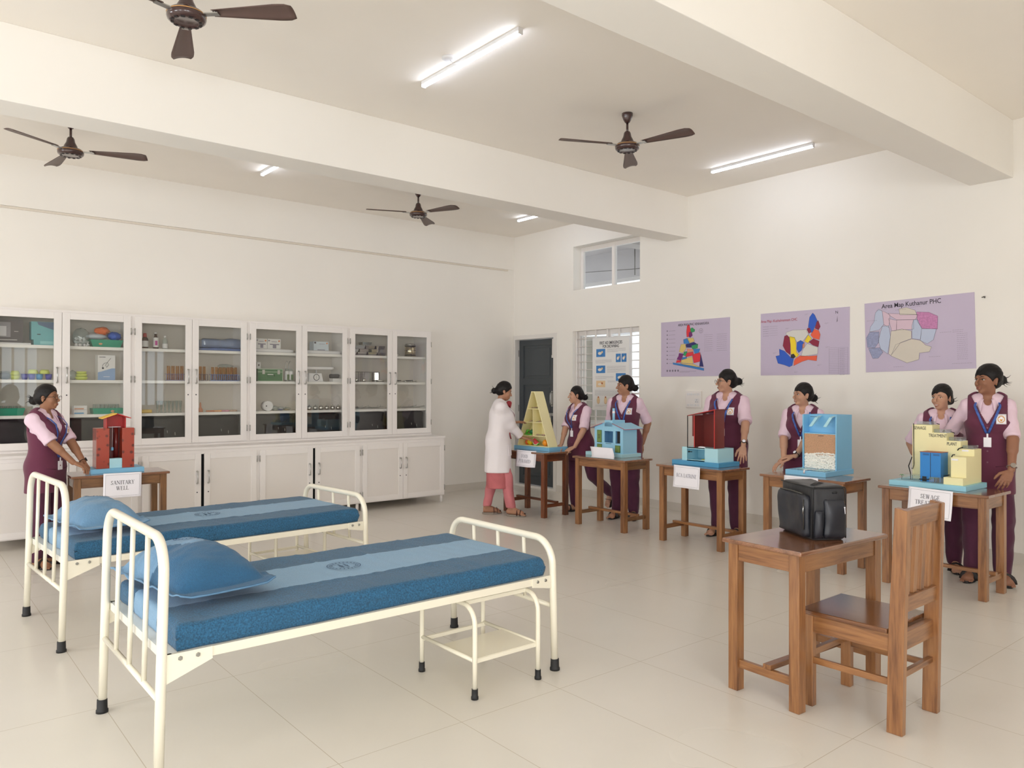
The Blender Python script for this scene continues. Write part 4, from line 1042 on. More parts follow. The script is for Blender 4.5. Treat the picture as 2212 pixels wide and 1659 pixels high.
# ---- RCA latrine
r_ = thing('latrine_model', 'open dark red cabin on a pale aqua pit box, a latrine model', 'model', (6.095, 4.335, TH), 0)
MB().box(0, 0.34, 0, 0.555, 0, 0.044).build('base_board', mat('mid_blue_board', (84, 162, 208), 0.4), r_, bevel=0.003)
pit = MB()
bx0, bx1, by0, by1, bz0, bz1 = 0.03, 0.285, 0.03, 0.452, 0.044, 0.176
pit.box(bx0, bx1, by0, by1, bz1 - 0.008, bz1).box(bx0, bx1, by0, by1, bz0, bz0 + 0.008).box(bx1 - 0.008, bx1, by0, by1, bz0, bz1).box(bx0, bx1, by0, by0 + 0.008, bz0, bz1).box(bx0, bx1, by1 - 0.008, by1, bz0, bz1)
pit.box(bx0, bx0 + 0.008, by0, 0.182, bz0, bz1).box(bx0, bx0 + 0.008, 0.392, by1, bz0, bz1).box(bx0, bx0 + 0.008, 0.182, 0.392, bz1 - 0.014, bz1).box(bx0, bx0 + 0.008, 0.182, 0.392, bz0, bz0 + 0.014).box(bx0 + 0.008, bx1, 0.176, 0.184, bz0, bz1)
pit.build('pit_box', M_SKY2, r_, clean=False)
MB().sph((0.08, 0.225, 0.058), (0.03, 0.03, 0.008), 12).build('yellow_sludge', mat('mustard', (206, 190, 90), 0.7), r_)
MB().tube([(0.05, 0.385, 0.13), (0.05, 0.345, 0.13)], 0.004, 8).tube([(0.05, 0.388, 0.13), (0.05, 0.378, 0.13)], 0.008, 8).build('inlet_pipe', M_BLACK, r_)
cb = MB(); cx0, cx1, cy0, cy1 = 0.045, 0.20, 0.075, 0.322
cb.box(cx0, cx1, cy0, cy0 + 0.009, 0.176, 0.545).box(cx1 - 0.008, cx1, cy0, cy1, 0.176, 0.50)
cb.build('cabin_wall', M_DRED, r_)
sd = MB().box(cx0, cx1, cy1 - 0.012, cy1 - 0.003, 0.176, 0.49).box(cx0, cx0 + 0.05, cy1 - 0.003, cy1 + 0.018, 0.285, 0.49).build('stepped_side', M_DRED, r_)
rf = MB(); ra = [(cx0 - 0.012, cy0 - 0.012, 0.548), (cx1 + 0.04, cy0 - 0.012, 0.548), (cx1 + 0.04, cy1 + 0.06, 0.483), (cx0 - 0.012, cy1 + 0.06, 0.483)]
rf.hexa(ra, [(a, b_, c + 0.007) for a, b_, c in ra]); rf.build('sloping_roof', M_DRED, r_)
MB().box(cx0 - 0.002, cx0, cy0, cy0 + 0.010, 0.176, 0.545).box(cx0 - 0.002, cx0, cy1 - 0.013, cy1 - 0.003, 0.176, 0.49).tube([(cx0 - 0.013, cy0 - 0.012, 0.551), (cx0 - 0.013, cy1 + 0.06, 0.486)], 0.0042, 6).build('bright_edging', M_BRED, r_)
MB().sph((0.065, 0.24, 0.178), (0.025, 0.045, 0.012), 14).build('white_pan', M_PAPER, r_)
MB().tube([(0.045, 0.396, 0.176), (0.045, 0.396, 0.487)], 0.0045, 8).build('vent_rod', M_BLACK, r_)

# ---- sand and pebble filter
fl_ = thing('sand_filter_model', 'blue open-fronted box showing sand above white pebbles', 'model', (6.155, 3.305, TH), 0)
MB().box(0, 0.49, 0.0, 0.375, 0, 0.044).build('base_board', M_SKY, fl_, bevel=0.003)
tx0, tx1, ty0, ty1, tz1 = 0.20, 0.47, 0.008, 0.325, 0.525
bx = MB().box(tx0, tx1, ty0, ty0 + 0.010, 0.044, tz1).box(tx0, tx1, ty1 - 0.010, ty1, 0.044, tz1).box(tx0 + 0.10, tx0 + 0.108, ty0 + 0.01, ty1 - 0.01, 0.044, tz1).box(tx0 + 0.01, tx0 + 0.10, ty0 + 0.01, ty1 - 0.01, 0.355, 0.363).box(tx1 - 0.01, tx1, ty0, ty1, 0.044, tz1)
bx.build('tall_box', M_SKY, fl_, clean=False)
M_SAND = mat('coarse_sand', (218, 172, 138), 0.9, var=0.22, vscale=170, bump=1.0, bscale=200)
M_PEB = mat('white_pebble', (240, 238, 232), 0.5, var=0.03, vscale=30)
sand = MB().grid(40, 26, lambda u, v: (tx0 + 0.012 + fold(u * 4, v * 4, 0, 6) * 0.004, ty1 - 0.012 - u * (ty1 - ty0 - 0.024), 0.168 + v * 0.189))
sand.box(tx0 + 0.018, tx0 + 0.10, ty0 + 0.011, ty1 - 0.011, 0.16, 0.354)
o = sand.build('sand_layer', M_SAND, fl_); o['kind'] = 'stuff'
random.seed(11)
pb = MB()
for row in range(10):
    for k in range(22):
        y = ty0 + 0.02 + (k + (row % 2) * 0.5 + random.uniform(-0.2, 0.2)) * 0.0132
        z = 0.056 + row * 0.0135 + random.uniform(-0.003, 0.003) + (0.008 * math.sin(y * 14) if row > 8 else 0)
        if y > ty1 - 0.018: continue
        s = random.uniform(0.0078, 0.0105)
        Mx = Matrix.Translation((tx0 + 0.010 + random.uniform(-0.004, 0.004), y, z)) @ Euler((random.uniform(0, 3), random.uniform(-0.5, 0.5), 0)).to_matrix().to_4x4()
        pb.sph((0, 0, 0), (s * 0.8, s * 1.25, s * 0.85), 8, M=Mx)
pb.box(tx0 + 0.018, tx0 + 0.10, ty0 + 0.011, ty1 - 0.011, 0.045, 0.185)
o = pb.build('pebble_layer', M_PEB, fl_); o['kind'] = 'stuff'
for y, tilt in ((0.215, 0.05), (0.085, 0.045)):
    MB().hexa([(tx0 + 0.02, y, 0.502), (tx0 + 0.095, y, 0.515), (tx0 + 0.095, y - 0.028, 0.515), (tx0 + 0.02, y - 0.028, 0.502)][::-1], [(tx0 - 0.0, y + tilt, 0.420), (tx0 + 0.01, y + tilt, 0.418), (tx0 + 0.01, y + tilt - 0.028, 0.418), (tx0 - 0.0, y + tilt - 0.028, 0.420)][::-1]).build('brace', M_SKY2, fl_)
MB().tube([(0.15, 0.15, 0.050), (0.08, 0.17, 0.050), (0.02, 0.185, 0.052), (-0.004, 0.192, 0.050), (-0.006, 0.195, 0.02)], 0.011, 8, flat=(0.2, 1.0)).build('paper_strip', M_PAPER, fl_)
wv = MB().grid(30, 12, lambda u, v: (0.05 + v * 0.14, 0.02 + u * 0.30, 0.0465 + 0.002 * math.sin(u * 60 + v * 5))).build('rippled_water', M_SKY2, fl_)
MB().box(tx0 - 0.001, tx0, 0.19, 0.25, 0.505, 0.509).box(tx0 + 0.006, tx0 + 0.008, 0.13, 0.18, 0.338, 0.342).build('caption_strip', M_INK, fl_)

# ---- sewage treatment plant: a staircase block
s_ = thing('sewage_plant_model', 'stepped cream yellow block lettered SEWAGE TREATMENT PLANT', 'model', (6.115, 2.205, TH), 0)
MB().box(0, 0.41, 0, 0.555, 0, 0.040).build('base_board', mat('pale_blue_board', (150, 210, 232), 0.4), s_, bevel=0.003)
gx0, gx1 = 0.245, 0.385   # body depth range
body = MB()
steps = [(0.330, 0.480, 0.470), (0.225, 0.330, 0.412), (0.125, 0.225, 0.355), (0.030, 0.125, 0.298)]
for a0, a1, z1_ in steps: body.box(gx0, gx1, a0, a1, 0.040, z1_)
body.build('stepped_block', M_CREAM, s_, clean=False)
low = MB().box(0.09, gx0, 0.030, 0.135, 0.040, 0.245).box(0.03, 0.09, 0.030, 0.165, 0.040, 0.093)
low.build('lower_steps', M_CREAM, s_, clean=False)
dr = thing('x', 'x', 'x'); bpy.data.objects.remove(dr)
bd = MB().box(0.11, gx0, 0.215, 0.366, 0.040, 0.265).build('blue_gate', M_ROYAL, s_, bevel=0.002)
MB().box(0.108, 0.111, 0.288, 0.291, 0.075, 0.262).build('gate_joint', M_INK, bd)
MB().box(0.106, 0.111, 0.225, 0.262, 0.040, 0.078).box(0.106, 0.111, 0.318, 0.348, 0.040, 0.078).build('culvert', M_BLACK, bd)
MB().box(0.108, 0.112, 0.212, 0.368, 0.265, 0.270).box(0.11, gx0, 0.212, 0.368, 0.265, 0.268).build('red_top', mat('dull_red', (150, 84, 70), 0.5), bd)
for y in (0.225, 0.300):
    for z in (0.243, 0.251): MB().box(0.1085, 0.1095, y, y + 0.045, z, z + 0.003).build('caption_strip', M_INK, bd)
for tx, yc_, zc_, w_ in (('SEWAGE', 0.422, 0.443, 0.072), ('TREATMENT', 0.290, 0.388, 0.095), ('PLANT', 0.187, 0.330, 0.058)):
    sans('lettering', tx, 0.036, frame_M((gx0 - 0.0008, yc_, zc_), (0, -1, 0), (0, 0, 1)), M_INK, s_, squeeze=0.66)
for (a0, a1, z1_) in ((0.35, 0.455, 0.470), (0.235, 0.325, 0.412), (0.13, 0.215, 0.355), (0.045, 0.12, 0.298)):
    MB().box(gx0 + 0.02, gx1 - 0.02, a0, a1, z1_, z1_ + 0.026).build('clear_tank', M_CLEAR, s_)
for (xa, ya, yb, z1_) in ((0.05, 0.165, 0.275, 0.040), (0.10, 0.36, 0.50, 0.040)):
    MB().box(xa, xa + 0.10, ya, yb, z1_, z1_ + 0.042).build('clear_tank', M_CLEAR, s_)
MB().tube([(gx0 - 0.006, 0.468, 0.48), (gx0 - 0.006, 0.468, 0.30), (gx0 - 0.006, 0.466, 0.15), (gx0 - 0.01, 0.474, 0.115), (gx0 - 0.012, 0.484, 0.122)], 0.003, 6).build('thin_tube', M_DARKSTEEL, s_)
MB().tube([(0.12, 0.44, 0.045), (0.14, 0.45, 0.09), (0.20, 0.49, 0.14), (0.25, 0.485, 0.21)], 0.004, 6).tube([(0.08, 0.27, 0.062), (0.08, 0.36, 0.056)], 0.004, 6).tube([(0.10, 0.15, 0.105), (0.10, 0.19, 0.095)], 0.004, 6).build('black_pipe', M_BLACK, s_)
MB().tube([(gx0 - 0.01, 0.105, 0.31), (gx0 - 0.02, 0.13, 0.30), (gx0 - 0.02, 0.14, 0.285)], 0.004, 6).tube([(0.085, 0.105, 0.262), (0.080, 0.12, 0.260), (0.08, 0.127, 0.243)], 0.004, 6).tube([(gx0 + 0.08, 0.33, 0.482), (gx0 + 0.06, 0.30, 0.476)], 0.003, 6).tube([(gx0 + 0.08, 0.225, 0.42), (gx0 + 0.06, 0.19, 0.412)], 0.003, 6).build('overflow_pipe', M_BLACK, s_)
for y, z in ((0.07, 0.285), (0.085, 0.225)): MB().box(gx0 - 0.16 if z < 0.25 else gx0 - 0.002, gx0 - 0.153 if z < 0.25 else gx0, y, y + 0.045, z - 0.006, z + 0.006).build('paper_caption', M_PAPER, s_)
# little palms and a post of wires
for (x, y, c) in ((0.06, 0.262, 'a'), (0.075, 0.238, 'b'), (0.10, 0.50, 'c'), (0.15, 0.44, 'd'), (0.12, 0.165, 'e')):
    g_ = MB()
    for k in range(6):
        a = k * PI / 3 + 0.3
        g_.tube([(x, y, 0.072), (x + 0.008 * math.cos(a), y + 0.010 * math.sin(a), 0.080), (x + 0.016 * math.cos(a), y + 0.020 * math.sin(a), 0.070)], [0.0016, 0.002, 0.0006], 5)
    pl = MB().tube([(x, y, 0.04), (x + 0.003, y, 0.06), (x, y, 0.075)], 0.0018, 6).build('toy_palm', M_ROYAL if c in 'ab' else M_DARKSTEEL, s_)
    g_.build('fronds', mat('toy_palm_green', (96, 156, 84), 0.5), pl)

# ------------------------------------------------------------------ paper signs hanging from the table edges
def sheet_sign(label, M, w, h, lines, lh, wide=1.0, curl=0.0, side_curl=0.0, mat_=None, ink=None, off=(0, 0)):
    """a sheet hanging in its frame (x right, y up, z out) with a ruled border; curls slightly"""
    s = thing('paper_sign', label, 'sign', (0, 0, 0)); s.matrix_world = M
    b = MB()
    def surf(u, v):
        x = (u - 0.5) * w; y = -v * h
        return (x, y, 0.002 + curl * (v ** 2) * 0.02 + side_curl * max(0, u - 0.6) ** 2)
    n0 = b.grid(16, 16, surf)
    b.build('sheet', M_PAPER, s, solid=0.0006)
    bo = MB(); m = 0.016; t = 0.0011
    def q(u0, u1, v0, v1):
        bo.grid(10, 10, lambda a, c: (surf(u0 + (u1 - u0) * a, v0 + (v1 - v0) * c)[0], surf(u0 + (u1 - u0) * a, v0 + (v1 - v0) * c)[1], surf(u0 + (u1 - u0) * a, v0 + (v1 - v0) * c)[2] + 0.0009), smooth=False)
    mu, mv, tu, tv = m / w, m / h, t / w, t / h
    q(mu, 1 - mu, mv, mv + tv); q(mu, 1 - mu, 1 - mv - tv, 1 - mv); q(mu, mu + tu, mv, 1 - mv); q(1 - mu - tu, 1 - mu, mv, 1 - mv)
    bo.build('ruled_border', M_INK, s, clean=False)
    if lines:
        t_ = serif('lettering', lines, lh, Matrix.Translation((off[0], -h / 2 + off[1], 0)), ink or M_INK, s, 1.45, wide)
        for v in t_.data.vertices:
            u = v.co.x / w + 0.5; vv = -v.co.y / h
            v.co.z = surf(u, vv)[2] + 0.0012
    return s
def hang(x, y, z, tilt=0.0, face='x'):
    if face == 'x': return frame_M((x, y, z), (0, -math.cos(tilt), -math.sin(tilt)), (0, -math.sin(tilt), math.cos(tilt)))
    return frame_M((x, y, z), (math.cos(tilt), 0, -math.sin(tilt)), (math.sin(tilt), 0, math.cos(tilt)))
sheet_sign('white sheet reading SANITARY WELL', hang(1.602, 7.283, 0.772, 0.012, 'y'), 0.303, 0.215, ['SANITARY', 'WELL'], 0.034, 0.98)
sheet_sign('white sheet reading FOOD PYRAMID', hang(5.876, 6.905, 0.773, 0.0), 0.305, 0.195, ['FOOD', 'PYRAMID'], 0.040, 0.98, curl=1.0, side_curl=-0.3, ink=mat('grey_ink', (120, 118, 132), 0.6))
sheet_sign('white sheet reading RCA LATRINE', hang(5.942, 4.588, 0.770, 0.01), 0.308, 0.212, ['RCA LATRINE'], 0.036, 0.86, curl=0.6, ink=mat('grey_ink', (120, 118, 132), 0.6), off=(0, 0.012))
sheet_sign('white sheet reading SEWAGE TREATMENT PLANT', hang(6.012, 2.408, 0.772, 0.03), 0.31, 0.215, ['SEWAGE', 'TREATMENT', 'PLANT'], 0.032, 0.95, curl=1.2)
sheet_sign('blank ruled sheet under the filter box, partly hidden by the bag', hang(5.992, 3.437, 0.770, 0.0), 0.31, 0.21, None, 0)
ps = MB().grid(24, 6, lambda u, v: (-0.05 + 0.15 * (1 - u) * (1 - (1 - u) * 0.35) - 0.0 * v, 0.16 - v * 0.33 + 0.10 * (1 - u) * 0.9 - 0.01, 0.012 + 0.10 * (1 - u) ** 1.6 * 1.0 if u < 0.999 else 0.002))
pc = thing('curled_sheet', 'blank white sheet curling up in front of the toy house', 'paper', (6.0, 5.74, TH))
ps = MB().grid(20, 8, lambda u, v: (-0.045 + 0.085 * u + 0.012 * math.sin(u * 3), 0.145 - v * 0.335 + 0.10 * u ** 1.2, 0.004 + 0.105 * u ** 1.7))
ps.build('sheet', M_PAPER, pc, solid=0.0008)

# ------------------------------------------------------------------ black bag
M_BAG = mat('black_nylon', (30, 30, 34), 0.55, bump=0.25, bscale=16, var=0.2, vscale=5, sheen=0.1)
M_BAG2 = mat('black_shiny_nylon', (36, 38, 46), 0.42, bump=0.5, bscale=9, var=0.15, vscale=6)
bag = thing('black_bag', 'boxy black nylon bag with pockets and zips', 'bag', (3.57, 1.985, TH), math.radians(-32.5))
def soft_box(x0, x1, y0, y1, z0, z1, amp, fr_, seed, r=0.02, n=14, lean=0.0):
    """cushioned box: subdivided faces pushed about by noise, rounded edges"""
    vs = {}; V = []; F = []
    def P(a, b_, c):
        x = x0 + (x1 - x0) * a; y = y0 + (y1 - y0) * b_; z = z0 + (z1 - z0) * c
        cx, cy, cz = (x0 + x1) / 2, (y0 + y1) / 2, (z0 + z1) / 2
        ix = max(x0 + r, min(x1 - r, x)); iy = max(y0 + r, min(y1 - r, y)); iz = max(z0 + r, min(z1 - r, z))
        d = Vector((x - ix, y - iy, z - iz)); L_ = d.length
        if L_ > 1e-6: d = d / L_ * r
        p_ = Vector((ix, iy, iz)) + d
        nrm = d.normalized() if L_ > 1e-6 else Vector((0, 0, 0))
        k = MN.noise(Vector((p_.x * fr_ + seed, p_.y * fr_, p_.z * fr_))) * amp
        if c > 0.02: p_ += nrm * k
        bul = amp * 0.9 * math.sin(PI * min(1, max(0, a))) * math.sin(PI * min(1, max(0, c)))
        return (p_.x, p_.y + (-bul if b_ == 0 else 0), max(z0, p_.z))
    def g(a, b_, c):
        k = (round(a, 4), round(b_, 4), round(c, 4))
        if k not in vs: vs[k] = len(V); V.append(P(*k))
        return vs[k]
    def fc(f):
        for i in range(n):
            for j in range(n):
                F.append(tuple(g(*f(a, c)) for a, c in ((i / n, j / n), ((i + 1) / n, j / n), ((i + 1) / n, (j + 1) / n), (i / n, (j + 1) / n))))
    fc(lambda a, c: (a, 0, c)); fc(lambda a, c: (a, 1, c)); fc(lambda a, c: (0, a, c)); fc(lambda a, c: (1, a, c)); fc(lambda a, c: (a, c, 0)); fc(lambda a, c: (a, c, 1))
    b = MB(); b.add(V, F, 0, True); return b
bb = soft_box(0, 0.175, 0, 0.33, 0, 0.268, 0.010, 7, 0, 0.018, 18); bb.build('bag_body', M_BAG, bag)
soft_box(-0.030, 0.01, 0.030, 0.315, 0.01, 0.222, 0.012, 13, 5, 0.014, 18).build('side_pocket', M_BAG2, bag)
soft_box(0.055, 0.165, -0.022, 0.01, 0.012, 0.205, 0.012, 14, 9, 0.012, 14).build('front_pocket', M_BAG2, bag)
soft_box(0.008, 0.048, -0.018, 0.01, 0.012, 0.15, 0.008, 11, 12, 0.010, 10).build('bottle_pocket', M_BAG2, bag)
MB().tube([(0.0, 0.0, 0.01), (0.0, 0.0, 0.25), (0.006, 0.0, 0.264), (0.17, 0.0, 0.264), (0.175, 0.0, 0.25), (0.175, 0.0, 0.01)], 0.0035, 6).tube([(0.0, 0.0, 0.262), (0.0, 0.33, 0.262)], 0.003, 6).build('piping', M_BLACK, bag)
MB().tube([(-0.024, 0.06, 0.226), (-0.026, 0.17, 0.230), (-0.024, 0.29, 0.224)], 0.004, 6).tube([(-0.031, 0.034, 0.20), (-0.031, 0.032, 0.05)], 0.0035, 6).build('zip', mat('dark_zip', (60, 58, 54), 0.4), bag)
MB().tube([(-0.034, 0.026, 0.168), (-0.038, 0.022, 0.158), (-0.038, 0.026, 0.13), (-0.034, 0.032, 0.13), (-0.034, 0.030, 0.156)], 0.0025, 6).build('zip_pull', M_STEEL, bag)
MB().tube([(0.155, -0.026, 0.165), (0.156, -0.029, 0.135)], 0.0022, 6).sph((0.155, -0.026, 0.166), 0.004, 8).build('zip_pull', M_PAPER, bag)
MB().tube([(0.10, 0.0, 0.235), (0.105, -0.012, 0.240), (0.12, -0.012, 0.240), (0.125, 0.0, 0.234)], 0.004, 8).tube([(0.03, 0.06, 0.268), (0.08, 0.10, 0.278), (0.13, 0.14, 0.268)], 0.012, 8, flat=(0.2, 1)).build('strap_loop', M_BLACK, bag)

# ------------------------------------------------------------------ maps, poster, switchboard on the right wall
M_LILAC = mat('lilac_poster_print', (196, 184, 208), 0.5, var=0.01, vscale=3)
def region(b, cx, cy, pts, mi, z=0.0012):
    b.add([(cx + x, cy + y, z) for x, y in pts], [tuple(range(len(pts)))], mi, False)
CLR = {'r': (222, 52, 66), 'b': (42, 92, 200), 'm': (142, 30, 62), 'y': (244, 214, 42), 'g': (52, 158, 96), 'n': (46, 44, 110), 'p': (120, 40, 120), 'o': (236, 96, 66), 'c': (60, 130, 200), 't': (222, 196, 120), 'w': (216, 214, 210), 'k': (40, 40, 46), 's': (226, 150, 120)}
CM = {k: mat('map_ink_' + k, v, 0.5) for k, v in CLR.items()}; CK = list(CLR)
def poster(name, label, y_l, y_r, z0, z1, x=None, thick=0.006, m=None, dz=0.0, cat='map'):
    """board on the right wall; its own frame has x running right as seen, y up, origin lower left"""
    x = X1 - thick if x is None else x
    o = thing(name, label, cat, (0, 0, 0)); o.matrix_world = frame_M((x, y_l, z0), (0, -1, dz), (0, dz, 1))
    MB().box(0, y_l - y_r, 0, z1 - z0, -0.0, 0.0).v
    MB().box(0, y_l - y_r, 0, z1 - z0, -thick + 0.0005, 0.0).build('board', m or M_LILAC, o, bevel=0.001)
    return o, y_l - y_r, z1 - z0
def scribble(b, x, y, w, n=1, gap=0.012, t=0.0016, mi=0, jag=True):
    """lines of unreadably small print"""
    for i in range(n):
        yy = y - i * gap; xx = x; end = x + w * (1 if i < n - 1 or n == 1 else 0.6)
        while xx < end:
            l = random.uniform(0.008, 0.022); l = min(l, end - xx)
            b.add([(xx, yy, 0.0011), (xx + l, yy, 0.0011), (xx + l, yy + t * 2, 0.0011), (xx, yy + t * 2, 0.0011)], [(0, 1, 2, 3)], mi); xx += l + 0.004
def map_mesh(o, regions, W, H, px_w, px_h):
    """regions given in the map's own sheet units (0..px_w across, 0..px_h down)"""
    b = MB(); ln = MB()
    for i, (c, pts) in enumerate(regions):
        P_ = [(x / px_w * W, H - y / px_h * H) for x, y in pts]
        b.add([(x, y, 0.0010 + i * 0.00003) for x, y in P_], [tuple(range(len(P_)))], CK.index(c))
        for (x0, y0), (x1, y1) in zip(P_, P_[1:] + P_[:1]):
            d = Vector((x1 - x0, y1 - y0)); 
            if d.length < 1e-6: continue
            n_ = Vector((-d.y, d.x)).normalized() * 0.0009
            ln.add([(x0 + n_.x, y0 + n_.y, 0.0022), (x1 + n_.x, y1 + n_.y, 0.0022), (x1 - n_.x, y1 - n_.y, 0.0022), (x0 - n_.x, y0 - n_.y, 0.0022)], [(3, 2, 1, 0)])
    b.build('map_regions', [CM[k] for k in CK], o, clean=False)
    ln.build('map_lines', mat('map_line_grey', (90, 84, 96), 0.6), o, clean=False)
INKP = mat('poster_black', (44, 40, 52), 0.6); INKF = mat('faint_print', (120, 114, 130), 0.6)
random.seed(5)
# first map
o, W, H = poster('area_map', 'lilac map poster titled AREA MAP UPHC VENNAKKARA', 6.241, 5.228, 1.660, 2.342)
sans('lettering', 'AREA MAP UPHC VENNAKKARA', 0.044, frame_M((W * 0.49, H * 0.925, 0.001), (1, 0, 0), (0, 1, 0)), INKP, o, squeeze=0.72, depth=0.0003)
R1 = [('r', [(160, 28), (168, 20), (176, 30), (182, 62), (180, 84), (158, 86), (156, 60)]), ('g', [(178, 44), (190, 38), (206, 50), (204, 60), (182, 66)]), ('p', [(172, 62), (186, 60), (192, 80), (178, 90), (170, 84)]),
      ('c', [(138, 98), (160, 92), (176, 108), (170, 124), (140, 118)]), ('t', [(160, 92), (196, 92), (204, 110), (176, 118)]), ('n', [(152, 124), (200, 114), (222, 126), (198, 142), (156, 140)]), ('t', [(124, 122), (150, 122), (154, 146), (134, 168), (112, 160)]),
      ('g', [(186, 132), (224, 124), (222, 146), (190, 150)]), ('s', [(160, 146), (196, 150), (196, 162), (162, 166)]), ('c', [(196, 148), (236, 150), (226, 176), (204, 172)]), ('g', [(142, 162), (160, 160), (158, 186), (136, 180)]), ('p', [(112, 168), (138, 172), (132, 190), (108, 186)]),
      ('r', [(158, 168), (196, 164), (200, 182), (150, 190)]), ('p', [(106, 186), (132, 190), (124, 206), (98, 200)]), ('c', [(134, 190), (160, 188), (156, 200), (128, 202)]), ('r', [(98, 204), (124, 206), (128, 216), (94, 218)]),
      ('t', [(128, 204), (190, 188), (196, 226), (120, 218)]), ('r', [(190, 178), (236, 168), (242, 214), (200, 222)]), ('n', [(240, 176), (256, 242), (232, 240)]), ('t', [(116, 220), (200, 228), (240, 244), (160, 236)]), ('c', [(74, 216), (94, 220), (180, 234), (258, 250), (258, 262), (180, 246), (76, 226)])]
map_mesh(o, R1, W, H, 400, 290)
b = MB()
for i in range(9): scribble(b, 0.125, H * 0.83 - i * 0.0505, 0.10); b.box(0.09, 0.108, H * 0.825 - i * 0.0505, H * 0.845 - i * 0.0505, 0.0008, 0.0012)
for i in range(9): scribble(b, 0.655, H * 0.72 - i * 0.024, 0.12, t=0.0012); scribble(b, 0.835, H * 0.72 - i * 0.024, 0.14, t=0.0012)
scribble(b, 0.29, 0.062, 0.25, 2); 
for i in range(5): b.cyl(0.10 + i * 0.042, 0.072, 0.0008, 0.0013, 0.013, n=12)
b.build('small_print', INKF, o, clean=False)
c_ = MB(); 
for k in range(24):
    a, a2 = 2 * PI * k / 24, 2 * PI * (k + 1) / 24
    c_.add([(0.61 + math.cos(q_) * rr, H * 0.80 + math.sin(q_) * rr, 0.0012) for q_, rr in ((a, 0.028), (a2, 0.028), (a2, 0.0255), (a, 0.0255))], [(3, 2, 1, 0)])
c_.box(0.592, 0.628, H * 0.80 - 0.001, H * 0.80 + 0.001, 0.001, 0.0013).box(0.609, 0.611, H * 0.80 - 0.02, H * 0.80 + 0.02, 0.001, 0.0013)
c_.build('compass', INKP, o, clean=False)
# second map
o, W, H = poster('area_map', 'lilac map poster titled Area Map -Kuzhalmannam CHC in red', 4.823, 3.806, 1.660, 2.348)
sans('lettering', 'Area Map -Kuzhalmannam CHC', 0.042, frame_M((W * 0.22, H * 0.87, 0.001), (1, 0, 0), (0, 1, 0)), mat('map_red_title', (176, 50, 66), 0.6), o, squeeze=0.80, depth=0.0003)
sans('lettering', 'N', 0.042, frame_M((W * 0.868, H * 0.93, 0.001), (1, 0, 0), (0, 1, 0)), INKP, o, depth=0.0003)
R2 = [('b', [(300, 40), (318, 18), (330, 30), (348, 70), (330, 96), (316, 128), (300, 120), (292, 92)]), ('m', [(340, 70), (350, 62), (362, 96), (352, 114), (330, 104), (334, 92)]), ('m', [(288, 100), (302, 100), (310, 124), (292, 132), (282, 118)]), ('o', [(312, 128), (328, 108), (352, 116), (362, 140), (356, 168), (322, 158), (306, 140)]),
      ('w', [(160, 118), (200, 106), (284, 108), (296, 132), (262, 170), (226, 176), (210, 150), (162, 148)]), ('m', [(150, 138), (166, 132), (180, 146), (186, 190), (186, 246), (160, 228), (140, 192)]), ('y', [(180, 140), (212, 148), (220, 176), (222, 230), (238, 246), (222, 262), (190, 244), (186, 180)]),
      ('b', [(226, 176), (248, 166), (266, 178), (254, 222), (236, 236), (224, 214)]), ('y', [(270, 172), (292, 138), (312, 158), (290, 184)]), ('m', [(296, 178), (322, 160), (356, 176), (350, 208), (318, 196)]), ('s', [(258, 190), (272, 178), (270, 206), (258, 212)]), ('w', [(262, 216), (286, 186), (348, 210), (346, 246), (250, 258)]),
      ('k', [(190, 244), (206, 240), (218, 256), (206, 266), (188, 262)]), ('b', [(118, 210), (150, 222), (190, 262), (206, 268), (198, 306), (180, 314), (150, 302), (110, 292), (96, 250), (120, 246)]), ('o', [(216, 268), (244, 252), (296, 256), (344, 254), (340, 284), (292, 276), (256, 286), (206, 308), (208, 282)])]
map_mesh(o, R2, W, H, 522, 360)
b = MB()
for i in range(5): scribble(b, 0.03, H * 0.78 - i * 0.025, 0.07); b.box(0.11, 0.21, H * 0.785 - i * 0.025, H * 0.787 - i * 0.025, 0.0008, 0.0012)
for i in range(16): b.box(0.80, 1.0, H * 0.40 - i * 0.018, H * 0.40 - i * 0.018 + 0.0012, 0.0008, 0.0012); scribble(b, 0.915, H * 0.386 - i * 0.018, 0.05, t=0.001)
for xx in (0.80, 0.90, 0.999): b.box(xx, xx + 0.0012, H * 0.40 - 15 * 0.018, H * 0.40, 0.0008, 0.0012)
for (x_, y_) in ((0.30, 0.74), (0.52, 0.94), (0.74, 0.78), (0.15, 0.36), (0.40, 0.05), (0.66, 0.15), (0.75, 0.42)): scribble(b, x_ * W, y_ * H, 0.045, 2, 0.008, t=0.0008)
b.add([(W * 0.865, H * 0.78, 0.0012), (W * 0.875, H * 0.88, 0.0012), (W * 0.878, H * 0.80, 0.0012)], [(0, 1, 2)])
b.build('small_print', INKF, o, clean=False)
